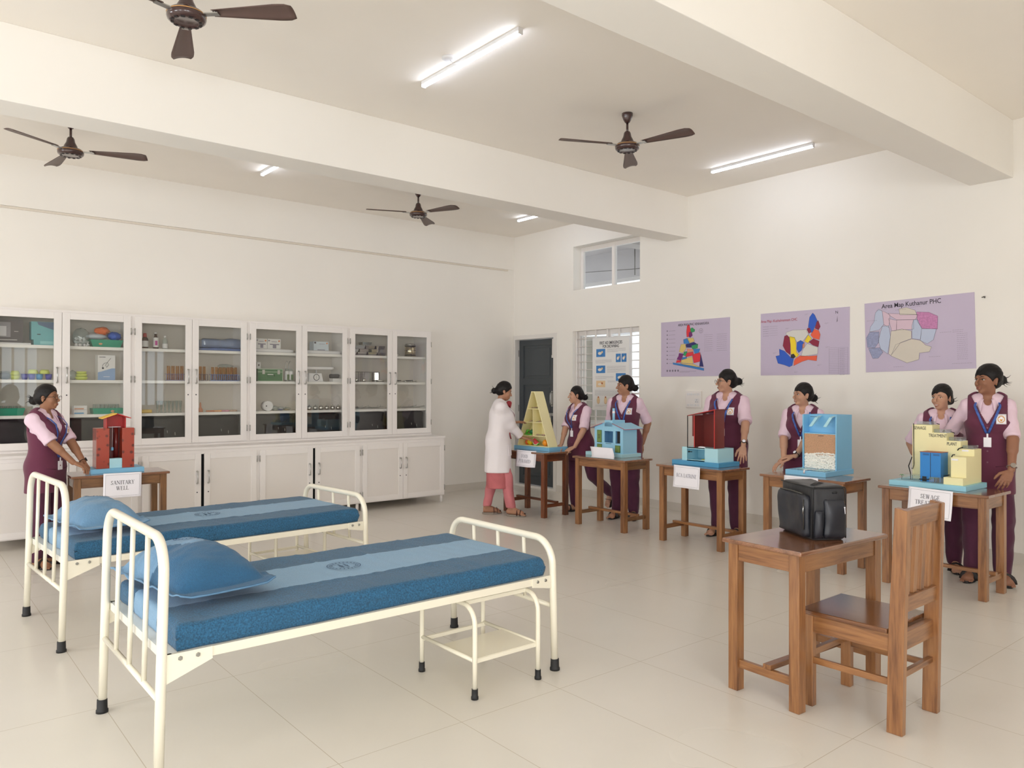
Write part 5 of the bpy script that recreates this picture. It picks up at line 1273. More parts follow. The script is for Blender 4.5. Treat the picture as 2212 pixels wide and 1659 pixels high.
# third map, slightly tilted
o, W, H = poster('area_map', 'largest lilac poster, pale map titled Area Map Kuthanur PHC', 3.638, 2.642, 1.678, 2.365, dz=0.022)
sans('lettering', 'Area Map Kuthanur PHC', 0.062, frame_M((W * 0.445, H * 0.93, 0.001), (1, 0, 0), (0, 1, 0)), INKP, o, squeeze=0.86, bold=0.0004, depth=0.0003)
CM['0'] = mat('map_pale_blue', (186, 196, 220), 0.5); CM['1'] = mat('map_pale_pink', (216, 190, 206), 0.5); CM['2'] = mat('map_buff', (212, 204, 192), 0.5); CM['3'] = mat('map_rose', (196, 130, 178), 0.5, var=0.15, vscale=60); CM['4'] = mat('map_slate', (150, 156, 190), 0.5, var=0.12, vscale=50); CK = list(CM)
R3 = [('0', [(68, 60), (90, 40), (112, 54), (120, 130), (90, 160), (30, 166), (34, 140), (60, 110)]), ('1', [(112, 54), (130, 60), (160, 80), (150, 150), (120, 130)]), ('1', [(150, 70), (330, 92), (310, 118), (200, 110), (160, 84)]), ('2', [(214, 50), (260, 46), (310, 66), (320, 92), (220, 84)]), ('3', [(320, 76), (390, 84), (440, 110), (436, 180), (350, 170), (322, 130)]),
      ('1', [(200, 112), (300, 118), (300, 170), (198, 168)]), ('1', [(150, 100), (200, 114), (196, 172), (168, 170)]), ('0', [(300, 118), (324, 120), (346, 170), (338, 230), (290, 222), (290, 150)]), ('0', [(346, 172), (430, 178), (412, 236), (376, 256), (336, 236)]), ('0', [(110, 140), (150, 140), (160, 200), (140, 300), (96, 268), (84, 220)]), ('4', [(8, 200), (30, 168), (90, 170), (86, 230), (60, 262), (14, 256)]), ('4', [(20, 262), (92, 262), (110, 290), (80, 322), (46, 322)]), 
      ('2', [(164, 172), (230, 164), (286, 180), (284, 222), (220, 240), (160, 310), (146, 300)]), ('2', [(190, 250), (286, 224), (340, 236), (366, 262), (400, 274), (388, 300), (330, 304), (326, 340), (256, 356), (200, 330), (160, 312)])]
map_mesh(o, R3, W, H, 640, 400)
b = MB()
for i in range(16): scribble(b, W * (0.845 if i > 1 else 0.81), H * (0.52 - i * 0.026), 0.09, t=0.0009)
for (x_, y_) in ((0.02, 0.74), (0.12, 0.88), (0.30, 0.86), (0.44, 0.88), (0.70, 0.50), (0.60, 0.18), (0.27, 0.06)): scribble(b, x_ * W, y_ * H, 0.10, 1, t=0.0009)
scribble(b, W * 0.80, 0.05, 0.17, 1, t=0.001)
b.build('small_print', INKF, o, clean=False)
# first aid poster hung inside the grilled window
o, W, H = poster('first_aid_poster', 'tall white poster headed FIRST AID EMERGENCIES FOR DROWNING', 7.478, 6.80, 1.215, 2.205, x=X1 + 0.03, m=mat('poster_white', (232, 232, 232), 0.45), cat='poster')
sans('lettering', 'FIRST AID EMERGENCIES', 0.058, frame_M((W * 0.5, H * 0.925, 0.001), (1, 0, 0), (0, 1, 0)), INKP, o, squeeze=0.66, bold=0.0006, depth=0.0003)
sans('lettering', 'FOR DROWNING', 0.058, frame_M((W * 0.5, H * 0.875, 0.001), (1, 0, 0), (0, 1, 0)), INKP, o, squeeze=0.66, bold=0.0006, depth=0.0003)
b = MB(); bl = mat('poster_blue', (64, 130, 196), 0.4, var=0.15, vscale=20); pl = mat('poster_pale', (228, 200, 160), 0.4)
pics = [(0.10, 0.735, 0.25, 0.11), (0.64, 0.655, 0.13, 0.115), (0.79, 0.655, 0.13, 0.115), (0.10, 0.51, 0.25, 0.105), (0.64, 0.40, 0.26, 0.105), (0.10, 0.315, 0.25, 0.09)]
for i, (u, v, w_, h_) in enumerate(pics):
    b.box(u * W, (u + w_) * W, v * H, (v + h_) * H, 0.0006, 0.0012, 1 if i == 5 else 0)
    b.sph(((u + w_ * 0.4) * W, (v + h_ * 0.45) * H, 0.0014), (w_ * W * 0.22, h_ * H * 0.20, 0.0006), 10, 2)
    b.sph(((u + w_ * 0.65) * W, (v + h_ * 0.6) * H, 0.0014), (w_ * W * 0.10, h_ * H * 0.15, 0.0006), 10, 1 if i != 5 else 3)
for u in (0.16, 0.36, 0.60): b.sph(((u) * W, 0.13 * H, 0.0014), (0.03, 0.05, 0.0006), 10, 1); b.sph((u * W, 0.175 * H, 0.0014), (0.014, 0.014, 0.0006), 10, 3)
b.build('picture', [bl, pl, mat('poster_skin', (236, 226, 214), 0.5), mat('poster_rust', (176, 96, 50), 0.5)], o, clean=False)
b = MB(); random.seed(3)
for (u, v, w_, n_) in ((0.40, 0.84, 0.50, 4), (0.08, 0.69, 0.45, 4), (0.40, 0.60, 0.50, 7), (0.08, 0.46, 0.50, 3), (0.42, 0.40, 0.45, 2), (0.06, 0.27, 0.86, 6), (0.08, 0.06, 0.35, 2)): scribble(b, u * W, v * H, w_ * W, n_, 0.0135, t=0.0012)
b.build('small_print', INKF, o, clean=False)
MB().box(-0.004, 0.004, 0, H, -0.004, 0.004).box(W - 0.004, W + 0.004, 0, H, -0.004, 0.004).box(0, W, -0.004, 0.004, -0.004, 0.004).box(0, W, H - 0.004, H + 0.004, -0.004, 0.004).build('poster_frame', M_FIX, o)
# switchboards
sb = thing('switchboard', 'white electric switchboard low on the right wall behind the latrine model', 'switchboard', (X1, 5.73, 1.38))
MB().box(-0.03, 0, -0.112, 0.112, -0.10, 0.10).build('plate', M_WHITE, sb, bevel=0.006)
for i in range(2):
    for k in range(4): MB().box(-0.036, -0.029, -0.09 + k * 0.047, -0.055 + k * 0.047, 0.01 + (0.04 if i == 0 else -0.09), 0.035 + (0.04 if i == 0 else -0.09)).build('switch', M_FIX, sb, bevel=0.002)
MB().box(-0.035, -0.029, -0.085, -0.03, -0.045, 0.01).build('socket', M_FIX, sb)
for dy, dz in ((-0.06, -0.005), (-0.07, -0.03), (-0.045, -0.03)): MB().tube([(-0.034, dy, dz), (-0.037, dy, dz)], 0.004, 8).build('socket_hole', M_INK, sb)
for z in (1.455, 1.375):
    s2 = thing('wall_switch', 'small round wall switch beside the student with glasses, %s of two' % ('upper' if z > 1.4 else 'lower'), 'switch', (X1, 5.43, z))
    MB().tube([(0, 0, 0), (-0.012, 0, 0)], [0.024, 0.02], 18).build('plate', M_WHITE, s2); MB().box(-0.018, -0.011, -0.006, 0.006, -0.01, 0.01).build('knob', M_FIX, s2)
nl = tag(MB().tube([(0, 0, 0), (-0.03, 0, 0.006)], [0.006, 0.004], 8).tube([(-0.03, -0.014, 0.006), (-0.03, 0.014, 0.0)], 0.004, 6).build('wall_nail', M_DARKSTEEL, loc=(X1, 2.575, 2.33)), 'bent nail in the wall just right of the largest map', 'nail')
# ------------------------------------------------------------------ glazed wall cabinets over base cupboards
YU, YB, YW = 8.73, 8.40, Y1
UP = [(0.72, 1.359, 2.008), (2.008, 2.607, 3.233), (3.233, 3.880, 4.504), (4.504, 5.132, 5.752)]
LOW = [(0.72, 1.37, 2.005), (2.005, 2.622, 3.226), (3.226, 3.891, 4.507), (4.507, 5.099, 5.748)]
ORD = ['cut off by the photo edge', 'holding the three medicine bottles', 'holding the green first aid box', 'nearest the room corner']
ORDL = ['with the student in glasses before it', 'with one door hanging a little ajar, left one', 'with the dark gap between its doors, behind the farther bed foot', 'at the right end on a short white foot']
M_SHELF = mat('white_shelf', (236, 233, 230), 0.4)
M_INT = mat('cabinet_inside', (214, 208, 200), 0.6)
M_LINE = mat('mitre_line', (186, 180, 176), 0.6)
def pull(x, z, y, parent, h=0.15):
    MB().tube([(x, y, z - h / 2), (x, y - 0.028, z - h / 2 + 0.008), (x, y - 0.028, z + h / 2 - 0.008), (x, y, z + h / 2)], 0.0055, 8).tube([(x, y, z - h / 2), (x, y - 0.024, z - h / 2 + 0.005)], 0.009, 8).tube([(x, y, z + h / 2), (x, y - 0.024, z + h / 2 - 0.005)], 0.009, 8).build('handle', M_STEEL, parent)
def framed(b, x0, x1, z0, z1, w, y0, y1):
    b.box(x0, x0 + w, y0, y1, z0, z1).box(x1 - w, x1, y0, y1, z0, z1).box(x0 + w, x1 - w, y0, y1, z0, z0 + w).box(x0 + w, x1 - w, y0, y1, z1 - w, z1)
    return b
SHZ = (0.925, 1.237, 1.588, 1.931)
for i, (a, m, b_) in enumerate(UP):
    c = thing('glazed_cabinet', 'white cabinet with two glass doors, ' + ORD[i], 'cabinet', (0, 0, 0), 0, 'white glazed cabinets')
    k = MB()
    k.box(a, a + 0.028, YU + 0.002, YW - 0.012, 0.892, 2.283).box(b_ - 0.028, b_, YU + 0.002, YW - 0.012, 0.892, 2.283)
    k.box(a, b_, YU + 0.002, YW - 0.012, 2.24, 2.283).box(a, b_, YU + 0.002, YW - 0.012, 0.892, 0.925)
    k.build('carcass', M_WHITE, c, clean=False)
    MB().box(a + 0.028, b_ - 0.028, YW - 0.030, YW - 0.016, 0.925, 2.24).build('back_panel', M_INT, c)
    for z in SHZ[1:]:
        MB().box(a + 0.03, b_ - 0.03, YU + 0.045, YW - 0.032, z - 0.030, z).build('shelf', M_SHELF, c)
    for (x0, x1, hx, kx) in ((a + 0.020, m - 0.002, m - 0.042, a + 0.018), (m + 0.002, b_ - 0.020, m + 0.042, b_ - 0.018)):
        fw = 0.068
        d = MB(); d.box(x0, x0 + fw, YU - 0.022, YU, 0.905, 2.262).box(x1 - fw, x1, YU - 0.022, YU, 0.905, 2.262)
        d.box(x0 + fw, x1 - fw, YU - 0.022, YU, 0.905, 0.905 + fw).box(x0 + fw, x1 - fw, YU - 0.022, YU, 2.262 - fw, 2.262)
        do = d.build('glass_door', M_WHITE, c, bevel=0.002)
        MB().box(x0 + fw - 0.004, x1 - fw + 0.004, YU - 0.012, YU - 0.008, 0.969, 2.198).build('glass_pane', M_GLASSP, do)
        pull(hx, 1.635, YU - 0.022, do)
        MB().tube([(hx, YU - 0.021, 1.435), (hx, YU - 0.024, 1.435)], 0.007, 10).build('keyhole', M_INK, do)
        for z in (1.05, 1.60, 2.10):
            MB().cyl(kx, YU - 0.024, z - 0.035, z + 0.035, 0.005, n=8).build('hinge', M_BOLT, do)
for i, (a, m, b_) in enumerate(LOW):
    c = thing('base_cupboard', 'white two-door base cupboard ' + ORDL[i], 'cupboard', (0, 0, 0), 0, 'white base cupboards')
    k = MB()
    zb, zt = 0.095, 0.848
    k.box(a, a + 0.025, YB + 0.004, YW - 0.015, zb, zt).box(b_ - 0.025, b_, YB + 0.004, YW - 0.015, zb, zt).box(a, b_, YB + 0.004, YW - 0.015, zb, zb + 0.03).box(a + 0.025, b_ - 0.025, YW - 0.03, YW - 0.016, zb, zt).box(a, b_, YB + 0.004, YB + 0.02, zt - 0.045, zt)
    k.build('carcass', M_WHITE, c, clean=False)
    gap = 0.016 if i in (1, 2) else 0.002
    MB().box(a + 0.03, b_ - 0.03, YB + 0.05, YB + 0.06, zb + 0.03, zt).build('gap_shade_sheet', M_BLACK, c)  # black sheet standing in for the shade inside, seen through the door gap
    for (x0, x1, hx, kx) in ((a + 0.020, m - gap, m - 0.042 - gap, a + 0.016), (m + gap, b_ - 0.020, m + 0.042 + gap, b_ - 0.016)):
        d = framed(MB(), x0, x1, zb + 0.012, zt - 0.035, 0.062, YB - 0.020, YB)
        do = d.build('door', M_WHITE, c, bevel=0.002)
        MB().box(x0 + 0.055, x1 - 0.055, YB - 0.012, YB - 0.004, zb + 0.07, zt - 0.09).build('door_panel', M_PANEL, do)
        pull(hx, 0.56, YB - 0.020, do, 0.13)
        MB().tube([(hx, YB - 0.019, 0.40), (hx, YB - 0.022, 0.40)], 0.0065, 10).build('keyhole', M_INK, do)
        for z in (0.20, 0.72):
            MB().cyl(kx, YB - 0.022, z - 0.035, z + 0.035, 0.005, n=8).build('hinge', M_BOLT, do)
    for x in (a + 0.04, b_ - 0.03):
        MB().cyl(x, YB + 0.035, 0.0, zb, 0.019, n=14).build('foot', M_WHITE, c)
        MB().cyl(x, YW - 0.08, 0.0, zb, 0.019, n=14).build('foot', M_WHITE, c)
tp = MB().box(0.72, 5.755, YB - 0.008, YW - 0.012, 0.848, 0.876).box(0.72, 5.752, YU - 0.012, YU + 0.02, 0.876, 0.893).build('cabinet_top', M_WHITE, bevel=0.003)
tag(tp, 'long white slab lying over the base cupboards', 'worktop')

# ------------------------------------------------------------------ what stands on the shelves
M_TEALB = mat('teal_carton', (112, 178, 184), 0.45, var=0.04, vscale=8); M_GREYB = mat('dark_grey_carton', (84, 76, 80), 0.45)
M_CART = mat('white_carton', (226, 224, 224), 0.5); M_BASIN = mat('green_plastic', (40, 150, 122), 0.35); M_LIME = mat('lime_plastic', (206, 216, 110), 0.4)
M_PURP = mat('violet_plastic', (78, 76, 168), 0.35); M_CYAN = mat('sky_plastic', (96, 160, 206), 0.35); M_AMB = mat('amber_liquid', (200, 150, 56), 0.15, coat=0.8)
M_BROWN = mat('brown_bottle_glass', (74, 46, 36), 0.15, coat=0.8); M_PINKL = mat('magenta_label', (190, 70, 150), 0.5); M_TRAYW = mat('white_enamel_tray', (226, 224, 226), 0.25)
M_GRN = mat('first_aid_green', (62, 112, 66), 0.4); M_TRIM = mat('pale_green_trim', (176, 190, 170), 0.4); M_CLOTH = mat('packed_blue_cloth', (104, 124, 176), 0.5, var=0.15, vscale=20, bump=0.4, bscale=30)
M_ORB = mat('orange_bag', (232, 116, 58), 0.3, bump=0.9, bscale=26); M_BLB = mat('blue_bag', (44, 92, 190), 0.25, bump=0.9, bscale=30); M_GRYB = mat('pale_grey_bag', (196, 202, 212), 0.4, bump=0.5, bscale=14)
M_SAL = mat('salmon_plastic', (212, 150, 120), 0.45)
M_MIR = mat('polished_steel', (205, 203, 198), 0.14, metal=1.0)
def it(name, label, cat, x, lvl, y, parts, group=None, rz=0.0, z=None):
    """parts: list of (part name, MB, material)"""
    zz = SHZ[lvl] if z is None else z
    if len(parts) == 1:
        o = parts[0][1].build(name, parts[0][2], None, loc=(x, y, zz), rz=rz, bevel=parts[0][3] if len(parts[0]) > 3 else 0)
        return tag(o, label, cat, group)
    t = thing(name, label, cat, (x, y, zz), rz, group)
    for p_ in parts: p_[1].build(p_[0], p_[2], t, bevel=p_[3] if len(p_) > 3 else 0)
    return t
def carton(w, d, h): return MB().box(-w / 2, w / 2, -d / 2, d / 2, 0, h)
def lab(x0, x1, z0, z1, y): return MB().box(x0, x1, y - 0.0012, y, z0, z1)
def blob(rx, ry, rz_, seed, amp=0.18, fr_=14, n=26):
    b = MB(); m = n // 2; vs = []; fs = []
    for i in range(m + 1):
        ph = PI * i / m
        for k in range(n):
            th = 2 * PI * k / n
            d = Vector((math.sin(ph) * math.cos(th), math.sin(ph) * math.sin(th), -math.cos(ph)))
            s = 1 + amp * MN.noise(d * fr_ * 0.25 + Vector((seed, 0, 0))) + amp * 0.5 * MN.noise(d * fr_ * 0.6 + Vector((seed, 3, 0)))
            vs.append((d.x * rx * s, d.y * ry * s, max(0, rz_ + d.z * rz_ * s)))
    for i in range(m):
        for k in range(n):
            l = (k + 1) % n; fs.append((i * n + k, i * n + l, (i + 1) * n + l, (i + 1) * n + k))
    return b.add(vs, fs, 0, True)
# door 1
it('flat_tray', 'flat white tray lying under the dark grey carton', 'tray', 0.93, 3, 8.93, [('tray', carton(0.36, 0.22, 0.018), M_TRAYW, 0.004)])
it('product_carton', 'dark grey carton printed with a pale square', 'box', 0.90, 3, 8.95, [('carton', carton(0.30, 0.16, 0.225), M_GREYB), ('picture', lab(-0.10, 0.045, 0.055, 0.20, -0.08), mat('pale_grey_print', (150, 146, 152), 0.5)), ('square_print', lab(-0.075, 0.01, 0.065, 0.16, -0.0812), mat('near_white_print', (216, 214, 218), 0.5)), ('caption_strip', lab(-0.09, 0.10, 0.025, 0.030, -0.08), M_SHELF), ('caption_strip', lab(0.075, 0.11, 0.11, 0.114, -0.08), M_SHELF)], z=SHZ[3] + 0.0185)
it('teal_carton', 'thin teal carton lying flat under the tall teal one', 'box', 1.235, 3, 8.92, [('carton', carton(0.20, 0.16, 0.055), M_TEALB), ('label', lab(-0.045, 0.08, 0.012, 0.042, -0.08), mat('pale_teal_label', (150, 206, 208), 0.5))])
it('teal_carton', 'tall teal carton with a ribbed dark picture at its corner', 'box', 1.225, 3, 8.92, [('carton', carton(0.22, 0.14, 0.180), M_TEALB), ('picture', MB().add([(-0.06, -0.0712, 0.178), (0.105, -0.0712, 0.178), (0.105, -0.0712, 0.095), (0.03, -0.0712, 0.12), (-0.05, -0.0712, 0.15)], [(0, 1, 2, 3, 4)]), mat('slate_print', (92, 112, 140), 0.5)), ('caption_strip', lab(-0.06, -0.03, 0.05, 0.058, -0.07), M_INK)], z=SHZ[3] + 0.0555)
def bowl(r, h, mi=0): return MB().lathe([(0, 0.002), (r * 0.72, 0.0), (r * 0.95, h * 0.5), (r, h), (r * 0.94, h), (r * 0.88, h * 0.5), (0, 0.008)], n=24)
it('lime_bowl', 'lower lime green bowl of the pair beside the film-wrapped bundle', 'bowl', 0.985, 2, 8.88, [('bowl', bowl(0.042, 0.04), M_LIME)])
o = it('lime_bowl', 'upper lime green bowl turned over on its twin', 'bowl', 0.985, 2, 8.88, [('bowl', bowl(0.042, 0.045), M_LIME)], z=SHZ[2] + 0.087); o.rotation_euler = (PI, 0, 0)
for k, (x, mt, w_) in enumerate(((1.065, M_PURP, 'dark violet cup nearest the lime bowls, in the row of four'), (1.125, M_PURP, 'second violet cup from the lime bowls, in the row of four'), (1.19, M_CYAN, 'sky blue cup in the row of four cups'), (1.27, M_PURP, 'violet cup at the cabinet mullion end of the row'))):
    it('plastic_cup', w_, 'cup', x, 2, 8.88, [('cup', bowl(0.031, 0.058), mt)], 'blue and violet cups')
for x, w_ in ((1.135, 'upturned lime bowl over the violet cups'), (1.235, 'upturned lime bowl over the sky blue cup')):
    o = it('lime_bowl', w_, 'bowl', x, 2, 8.88, [('bowl', bowl(0.046, 0.042), M_LIME)], z=SHZ[2] + 0.1015); o.rotation_euler = (PI, 0, 0)
it('film_bundle', 'grey bundle wrapped in cling film at the edge of the photo', 'bundle', 0.90, 2, 8.90, [('contents', blob(0.055, 0.05, 0.035, 3), mat('slate_cloth', (120, 124, 132), 0.6)), ('film', blob(0.062, 0.057, 0.043, 5, 0.1), M_CLEAR)])
def basin(w, d, h, t=0.9): 
    b = MB(); o_ = [(-w / 2, -d / 2), (w / 2, -d / 2), (w / 2, d / 2), (-w / 2, d / 2)]
    i_ = [(x * t, y * t) for x, y in o_]; k = 0.94
    V = [(x * t, y * t, 0) for x, y in o_] + [(x, y, h) for x, y in o_] + [(x * k, y * k, h) for x, y in o_] + [(x * t * k, y * t * k, 0.006) for x, y in o_]
    F = [(3, 2, 1, 0), (12, 13, 14, 15)]
    for s0, s1 in ((0, 4), (4, 8), (8, 12)):
        for q in range(4): F.append((s0 + q, s0 + (q + 1) % 4, s1 + (q + 1) % 4, s1 + q))
    return b.add(V, F, 0, False)
def tumbler(r, h): return MB().lathe([(0, 0.0), (r * 0.75, 0.0), (r, h), (r * 0.92, h), (r * 0.7, 0.005), (0, 0.005)], n=14)
sticker = lambda x, y: MB().sph((x, y, 0.035), (0.018, 0.001, 0.013), 12)
M_STK = mat('brown_sticker', (202, 150, 110), 0.5, var=0.4, vscale=120)
it('green_basin', 'green plastic tray of small glassware at the edge of the photo', 'tray', 0.93, 1, 8.90, [('basin', basin(0.27, 0.17, 0.072, 0.86), M_BASIN, 0.002)])
for k in range(6): it('glass_tumbler', 'small glass tumbler in the green tray at the edge of the photo', 'glass', 0.84 + k * 0.036, 1, 8.90, [('glass', tumbler(0.016, 0.085), M_GLASSWARE)], 'tumblers in the edge tray', z=SHZ[1] + 0.008)
for z_, w_ in ((0, 'lower'), (0.0455, 'upper')):
    it('medicine_carton', w_ + ' white carton of the pair behind the hair of the student in glasses', 'box', 1.20, 1, 8.90, [('carton', carton(0.13, 0.10, 0.044), M_CART), ('caption_strip', lab(-0.05, 0.04, 0.025, 0.030, -0.05), M_GREYB)], z=SHZ[1] + z_)
# door 2
it('tub_bag', 'clear bag full of white screw-top tubs', 'bag', 1.56, 3, 8.90, [('bag_film', blob(0.085, 0.07, 0.095, 8, 0.14), M_CLEAR)])
random.seed(21)
for k in range(11):
    o = it('white_tub', 'small white screw-top tub inside the clear bag', 'tub', 1.51 + (k % 4) * 0.034, 3, 8.862 + 0.02 * (k // 4 % 2), [('tub', MB().lathe([(0, -0.014), (0.013, -0.014), (0.013, 0.008), (0.015, 0.009), (0.015, 0.017), (0, 0.017)], n=14), M_CART)], 'white tubs in the clear bag', z=SHZ[3] + 0.018 + 0.032 * (k // 4))
    o.rotation_euler = (random.uniform(0, 3), random.uniform(0, 3), random.uniform(0, 3))
it('green_basin', 'oval-lipped green basin piled with plastic bags', 'basin', 1.785, 3, 8.90, [('basin', basin(0.31, 0.18, 0.078, 0.82), M_BASIN, 0.003), ('sticker', sticker(-0.06, -0.082), M_STK)])
it('plastic_bag', 'pale grey plastic bag lying over the rim of the basin', 'bag', 1.70, 3, 8.89, [('bag', blob(0.095, 0.06, 0.032, 2, 0.1), M_GRYB)], z=SHZ[3] + 0.079)
it('plastic_bag', 'orange crumpled plastic bag, topmost on the basin', 'bag', 1.755, 3, 8.91, [('bag', blob(0.072, 0.06, 0.042, 6, 0.25), M_ORB)], z=SHZ[3] + 0.130)
it('plastic_bag', 'blue crumpled plastic bag in the corner of the basin', 'bag', 1.87, 3, 8.90, [('bag', blob(0.062, 0.06, 0.046, 9, 0.25), M_BLB)], z=SHZ[3] + 0.075)
for z_, w_ in ((0, 'lowest'), (0.028, 'middle'), (0.056, 'topmost')):
    it('lime_dish', w_ + ' lime green dish of the three piled beside the stethoscope carton', 'dish', 1.565, 2, 8.90, [('dish', bowl(0.058 - z_ * 0.2, 0.034), M_LIME)], z=SHZ[2] + z_)
it('plastic_bag', 'thin clear bag slumped against the lime dishes', 'bag', 1.49, 2, 8.94, [('bag', blob(0.04, 0.05, 0.05, 12, 0.2), M_CLEAR)])
st = it('stethoscope_carton', 'white and blue carton with a picture of a stethoscope', 'box', 1.785, 2, 8.90, [('carton', carton(0.165, 0.10, 0.262), M_CART), ('blue_wave', MB().add([(-0.0825, -0.0508, 0.001), (0.0825, -0.0508, 0.001), (0.0825, -0.0508, 0.125), (0.05, -0.0508, 0.125), (0.0, -0.0508, 0.108), (-0.05, -0.0508, 0.09), (-0.0825, -0.0508, 0.082)], [tuple(range(7))]), mat('wave_blue', (142, 168, 206), 0.5)),
   ('stethoscope_print', MB().tube([(-0.035, -0.0515, 0.128), (-0.04, -0.0515, 0.155), (-0.02, -0.0515, 0.178), (0.01, -0.0515, 0.185), (0.02, -0.0515, 0.16), (0.0, -0.0515, 0.135), (-0.012, -0.0515, 0.155), (0.01, -0.0515, 0.19), (0.04, -0.0515, 0.232)], 0.0016, 5).sph((-0.035, -0.0515, 0.126), (0.010, 0.001, 0.010), 10), M_INK), ('caption_strip', lab(-0.07, -0.01, 0.238, 0.243, -0.05), M_INK), ('caption_strip', lab(-0.03, 0.03, 0.035, 0.039, -0.051), M_SHELF)], rz=math.radians(3))
for z_, w_ in ((0, 'lower'), (0.0455, 'upper')):
    it('medicine_carton', w_ + ' white carton of the pair beside the green tray of tumblers', 'box', 1.545, 1, 8.88, [('carton', carton(0.12, 0.10, 0.044), M_CART), ('stripe', lab(-0.055, 0.03, 0.006, 0.018, -0.05), M_CYAN if z_ == 0 else M_SAL)], z=SHZ[1] + z_)
it('green_basin', 'green plastic tray holding a row of tumblers above the red well roof', 'tray', 1.80, 1, 8.90, [('basin', basin(0.29, 0.17, 0.060, 0.94), M_BASIN, 0.003), ('sticker', MB().sph((0.04, -0.083, 0.028), (0.018, 0.001, 0.013), 12), M_STK)])
for k in range(7): it('glass_tumbler', 'glass tumbler standing in the green tray above the well roof', 'glass', 1.685 + k * 0.036, 1, 8.90, [('glass', tumbler(0.017, 0.092), M_GLASSWARE)], 'tumblers in the green tray', z=SHZ[1] + 0.008)
# door 3
def bottle(r, h, nr, nh): return MB().lathe([(0, 0), (r, 0.0), (r, h * 0.66), (r * 0.86, h * 0.76), (nr, h * 0.84), (nr, h - nh), (0, h - nh)], n=20)
it('medicine_bottle', 'brown glass bottle with a red cap', 'bottle', 2.165, 3, 8.88, [('bottle', bottle(0.035, 0.150, 0.017, 0.0), M_BROWN), ('cap', MB().cyl(0, 0, 0.125, 0.168, 0.020, 0.017), mat('red_cap', (186, 74, 70), 0.4)), ('label', MB().lathe([(0.0354, 0.02), (0.0354, 0.085)], n=20, caps=False), M_CART)])
it('medicine_bottle', 'tall brown bottle with white cap and magenta label', 'bottle', 2.275, 3, 8.88, [('bottle', bottle(0.029, 0.165, 0.014, 0.0), M_BROWN), ('cap', MB().cyl(0, 0, 0.155, 0.182, 0.013, n=16), M_CART), ('label', MB().lathe([(0.0295, 0.02), (0.0295, 0.125)], n=20, caps=False), M_CART), ('magenta_patch', MB().box(-0.014, 0.010, -0.0305, -0.0292, 0.04, 0.09), M_PINKL)])
it('medicine_bottle', 'clear bottle with white cap, shortest of the three bottles', 'bottle', 2.37, 3, 8.88, [('bottle', bottle(0.027, 0.14, 0.010, 0.0), M_GLASSWARE), ('cap', MB().cyl(0, 0, 0.128, 0.152, 0.011, n=16), M_CART), ('label', MB().lathe([(0.0275, 0.012), (0.0275, 0.062)], n=20, caps=False), M_CART)])
def rack(x, w, lbl, mt, nt, hh=0.075, tube_m=None, th=0.155, back=True, grp=None, tl=None):
    b = MB().box(-w / 2, w / 2, -0.035, 0.035, 0, 0.006).box(-w / 2, w / 2, -0.035, 0.035, hh - 0.004, hh)
    n = int(w / 0.022)
    for k in range(n + 1): b.box(-w / 2 + k * (w - 0.006) / n, -w / 2 + k * (w - 0.006) / n + 0.006, -0.036, -0.032, 0.006, hh - 0.004)
    it('tube_rack', lbl, 'rack', x, 2, 8.87, [('rack', b, mt)])
    for k in range(nt):
        xx = x - w / 2 + 0.018 + k * (w - 0.036) / max(1, nt - 1)
        it('test_tube', tl, 'tube', xx, 2, 8.87 + (0.010 if k % 2 else -0.008), [('glass', MB().lathe([(0, 0), (0.005, 0.002), (0.0075, 0.009), (0.0075, th), (0.0065, th)], n=10), tube_m or M_AMB)], grp, z=SHZ[2] + 0.008)
M_AMBG = thin_glass('amber_tube_glass', (226, 176, 90), gloss=2.0, rough=0.03, cloud=0.25)
rack(2.475, 0.20, 'violet rack of amber test tubes just left of a cabinet door edge', mat('violet_rack', (110, 108, 160), 0.4), 8, tube_m=M_AMBG, grp='amber tubes in the violet rack', tl='amber test tube standing in the violet rack')
it('sponge', 'yellow foam block lying on the shelf', 'sponge', 2.175, 1, 8.88, [('sponge', soft_box(-0.06, 0.06, -0.03, 0.03, 0, 0.038, 0.003, 20, 3, 0.008, 8), mat('yellow_foam', (224, 192, 108), 0.8))])
for k in range(7): it('measuring_cylinder', 'tall conical glass in the row beside the yellow foam block', 'glass', 2.30 + k * 0.040, 1, 8.90, [('glass', MB().lathe([(0, 0), (0.016, 0), (0.016, 0.004), (0.006, 0.012), (0.018, 0.13), (0.016, 0.13), (0.004, 0.02)], n=14), M_GLASSWARE)], 'conical glasses in a row')
# door 4
it('folded_linen', 'thin folded blue cloth lying under the puffy pack', 'cloth', 2.965, 3, 8.92, [('cloth', soft_box(-0.22, 0.24, -0.09, 0.09, 0, 0.032, 0.006, 9, 3, 0.014, 14), M_CLOTH)])
it('linen_pack', 'puffy blue cloth pack in clear plastic, taking up a whole top shelf', 'pack', 2.965, 3, 8.92, [('cloth', soft_box(-0.22, 0.24, -0.09, 0.09, 0, 0.105, 0.016, 7, 8, 0.035, 18), M_CLOTH), ('wrapper', soft_box(-0.225, 0.245, -0.096, 0.095, 0, 0.109, 0.014, 7, 8, 0.03, 16), M_CLEAR)], z=SHZ[3] + 0.033)
rack(2.765, 0.10, 'short dark rack with a few tubes just right of a door edge', mat('dark_violet_rack', (70, 58, 88), 0.4), 4, tube_m=M_AMBG, grp='tubes in the short dark rack', tl='amber tube in the short dark rack')
rack(3.01, 0.32, 'long bright blue test tube rack', mat('blue_rack', (70, 120, 196), 0.35), 14, tube_m=M_AMBG, th=0.150, grp='tubes in the long blue rack', tl='amber test tube standing in the long blue rack')
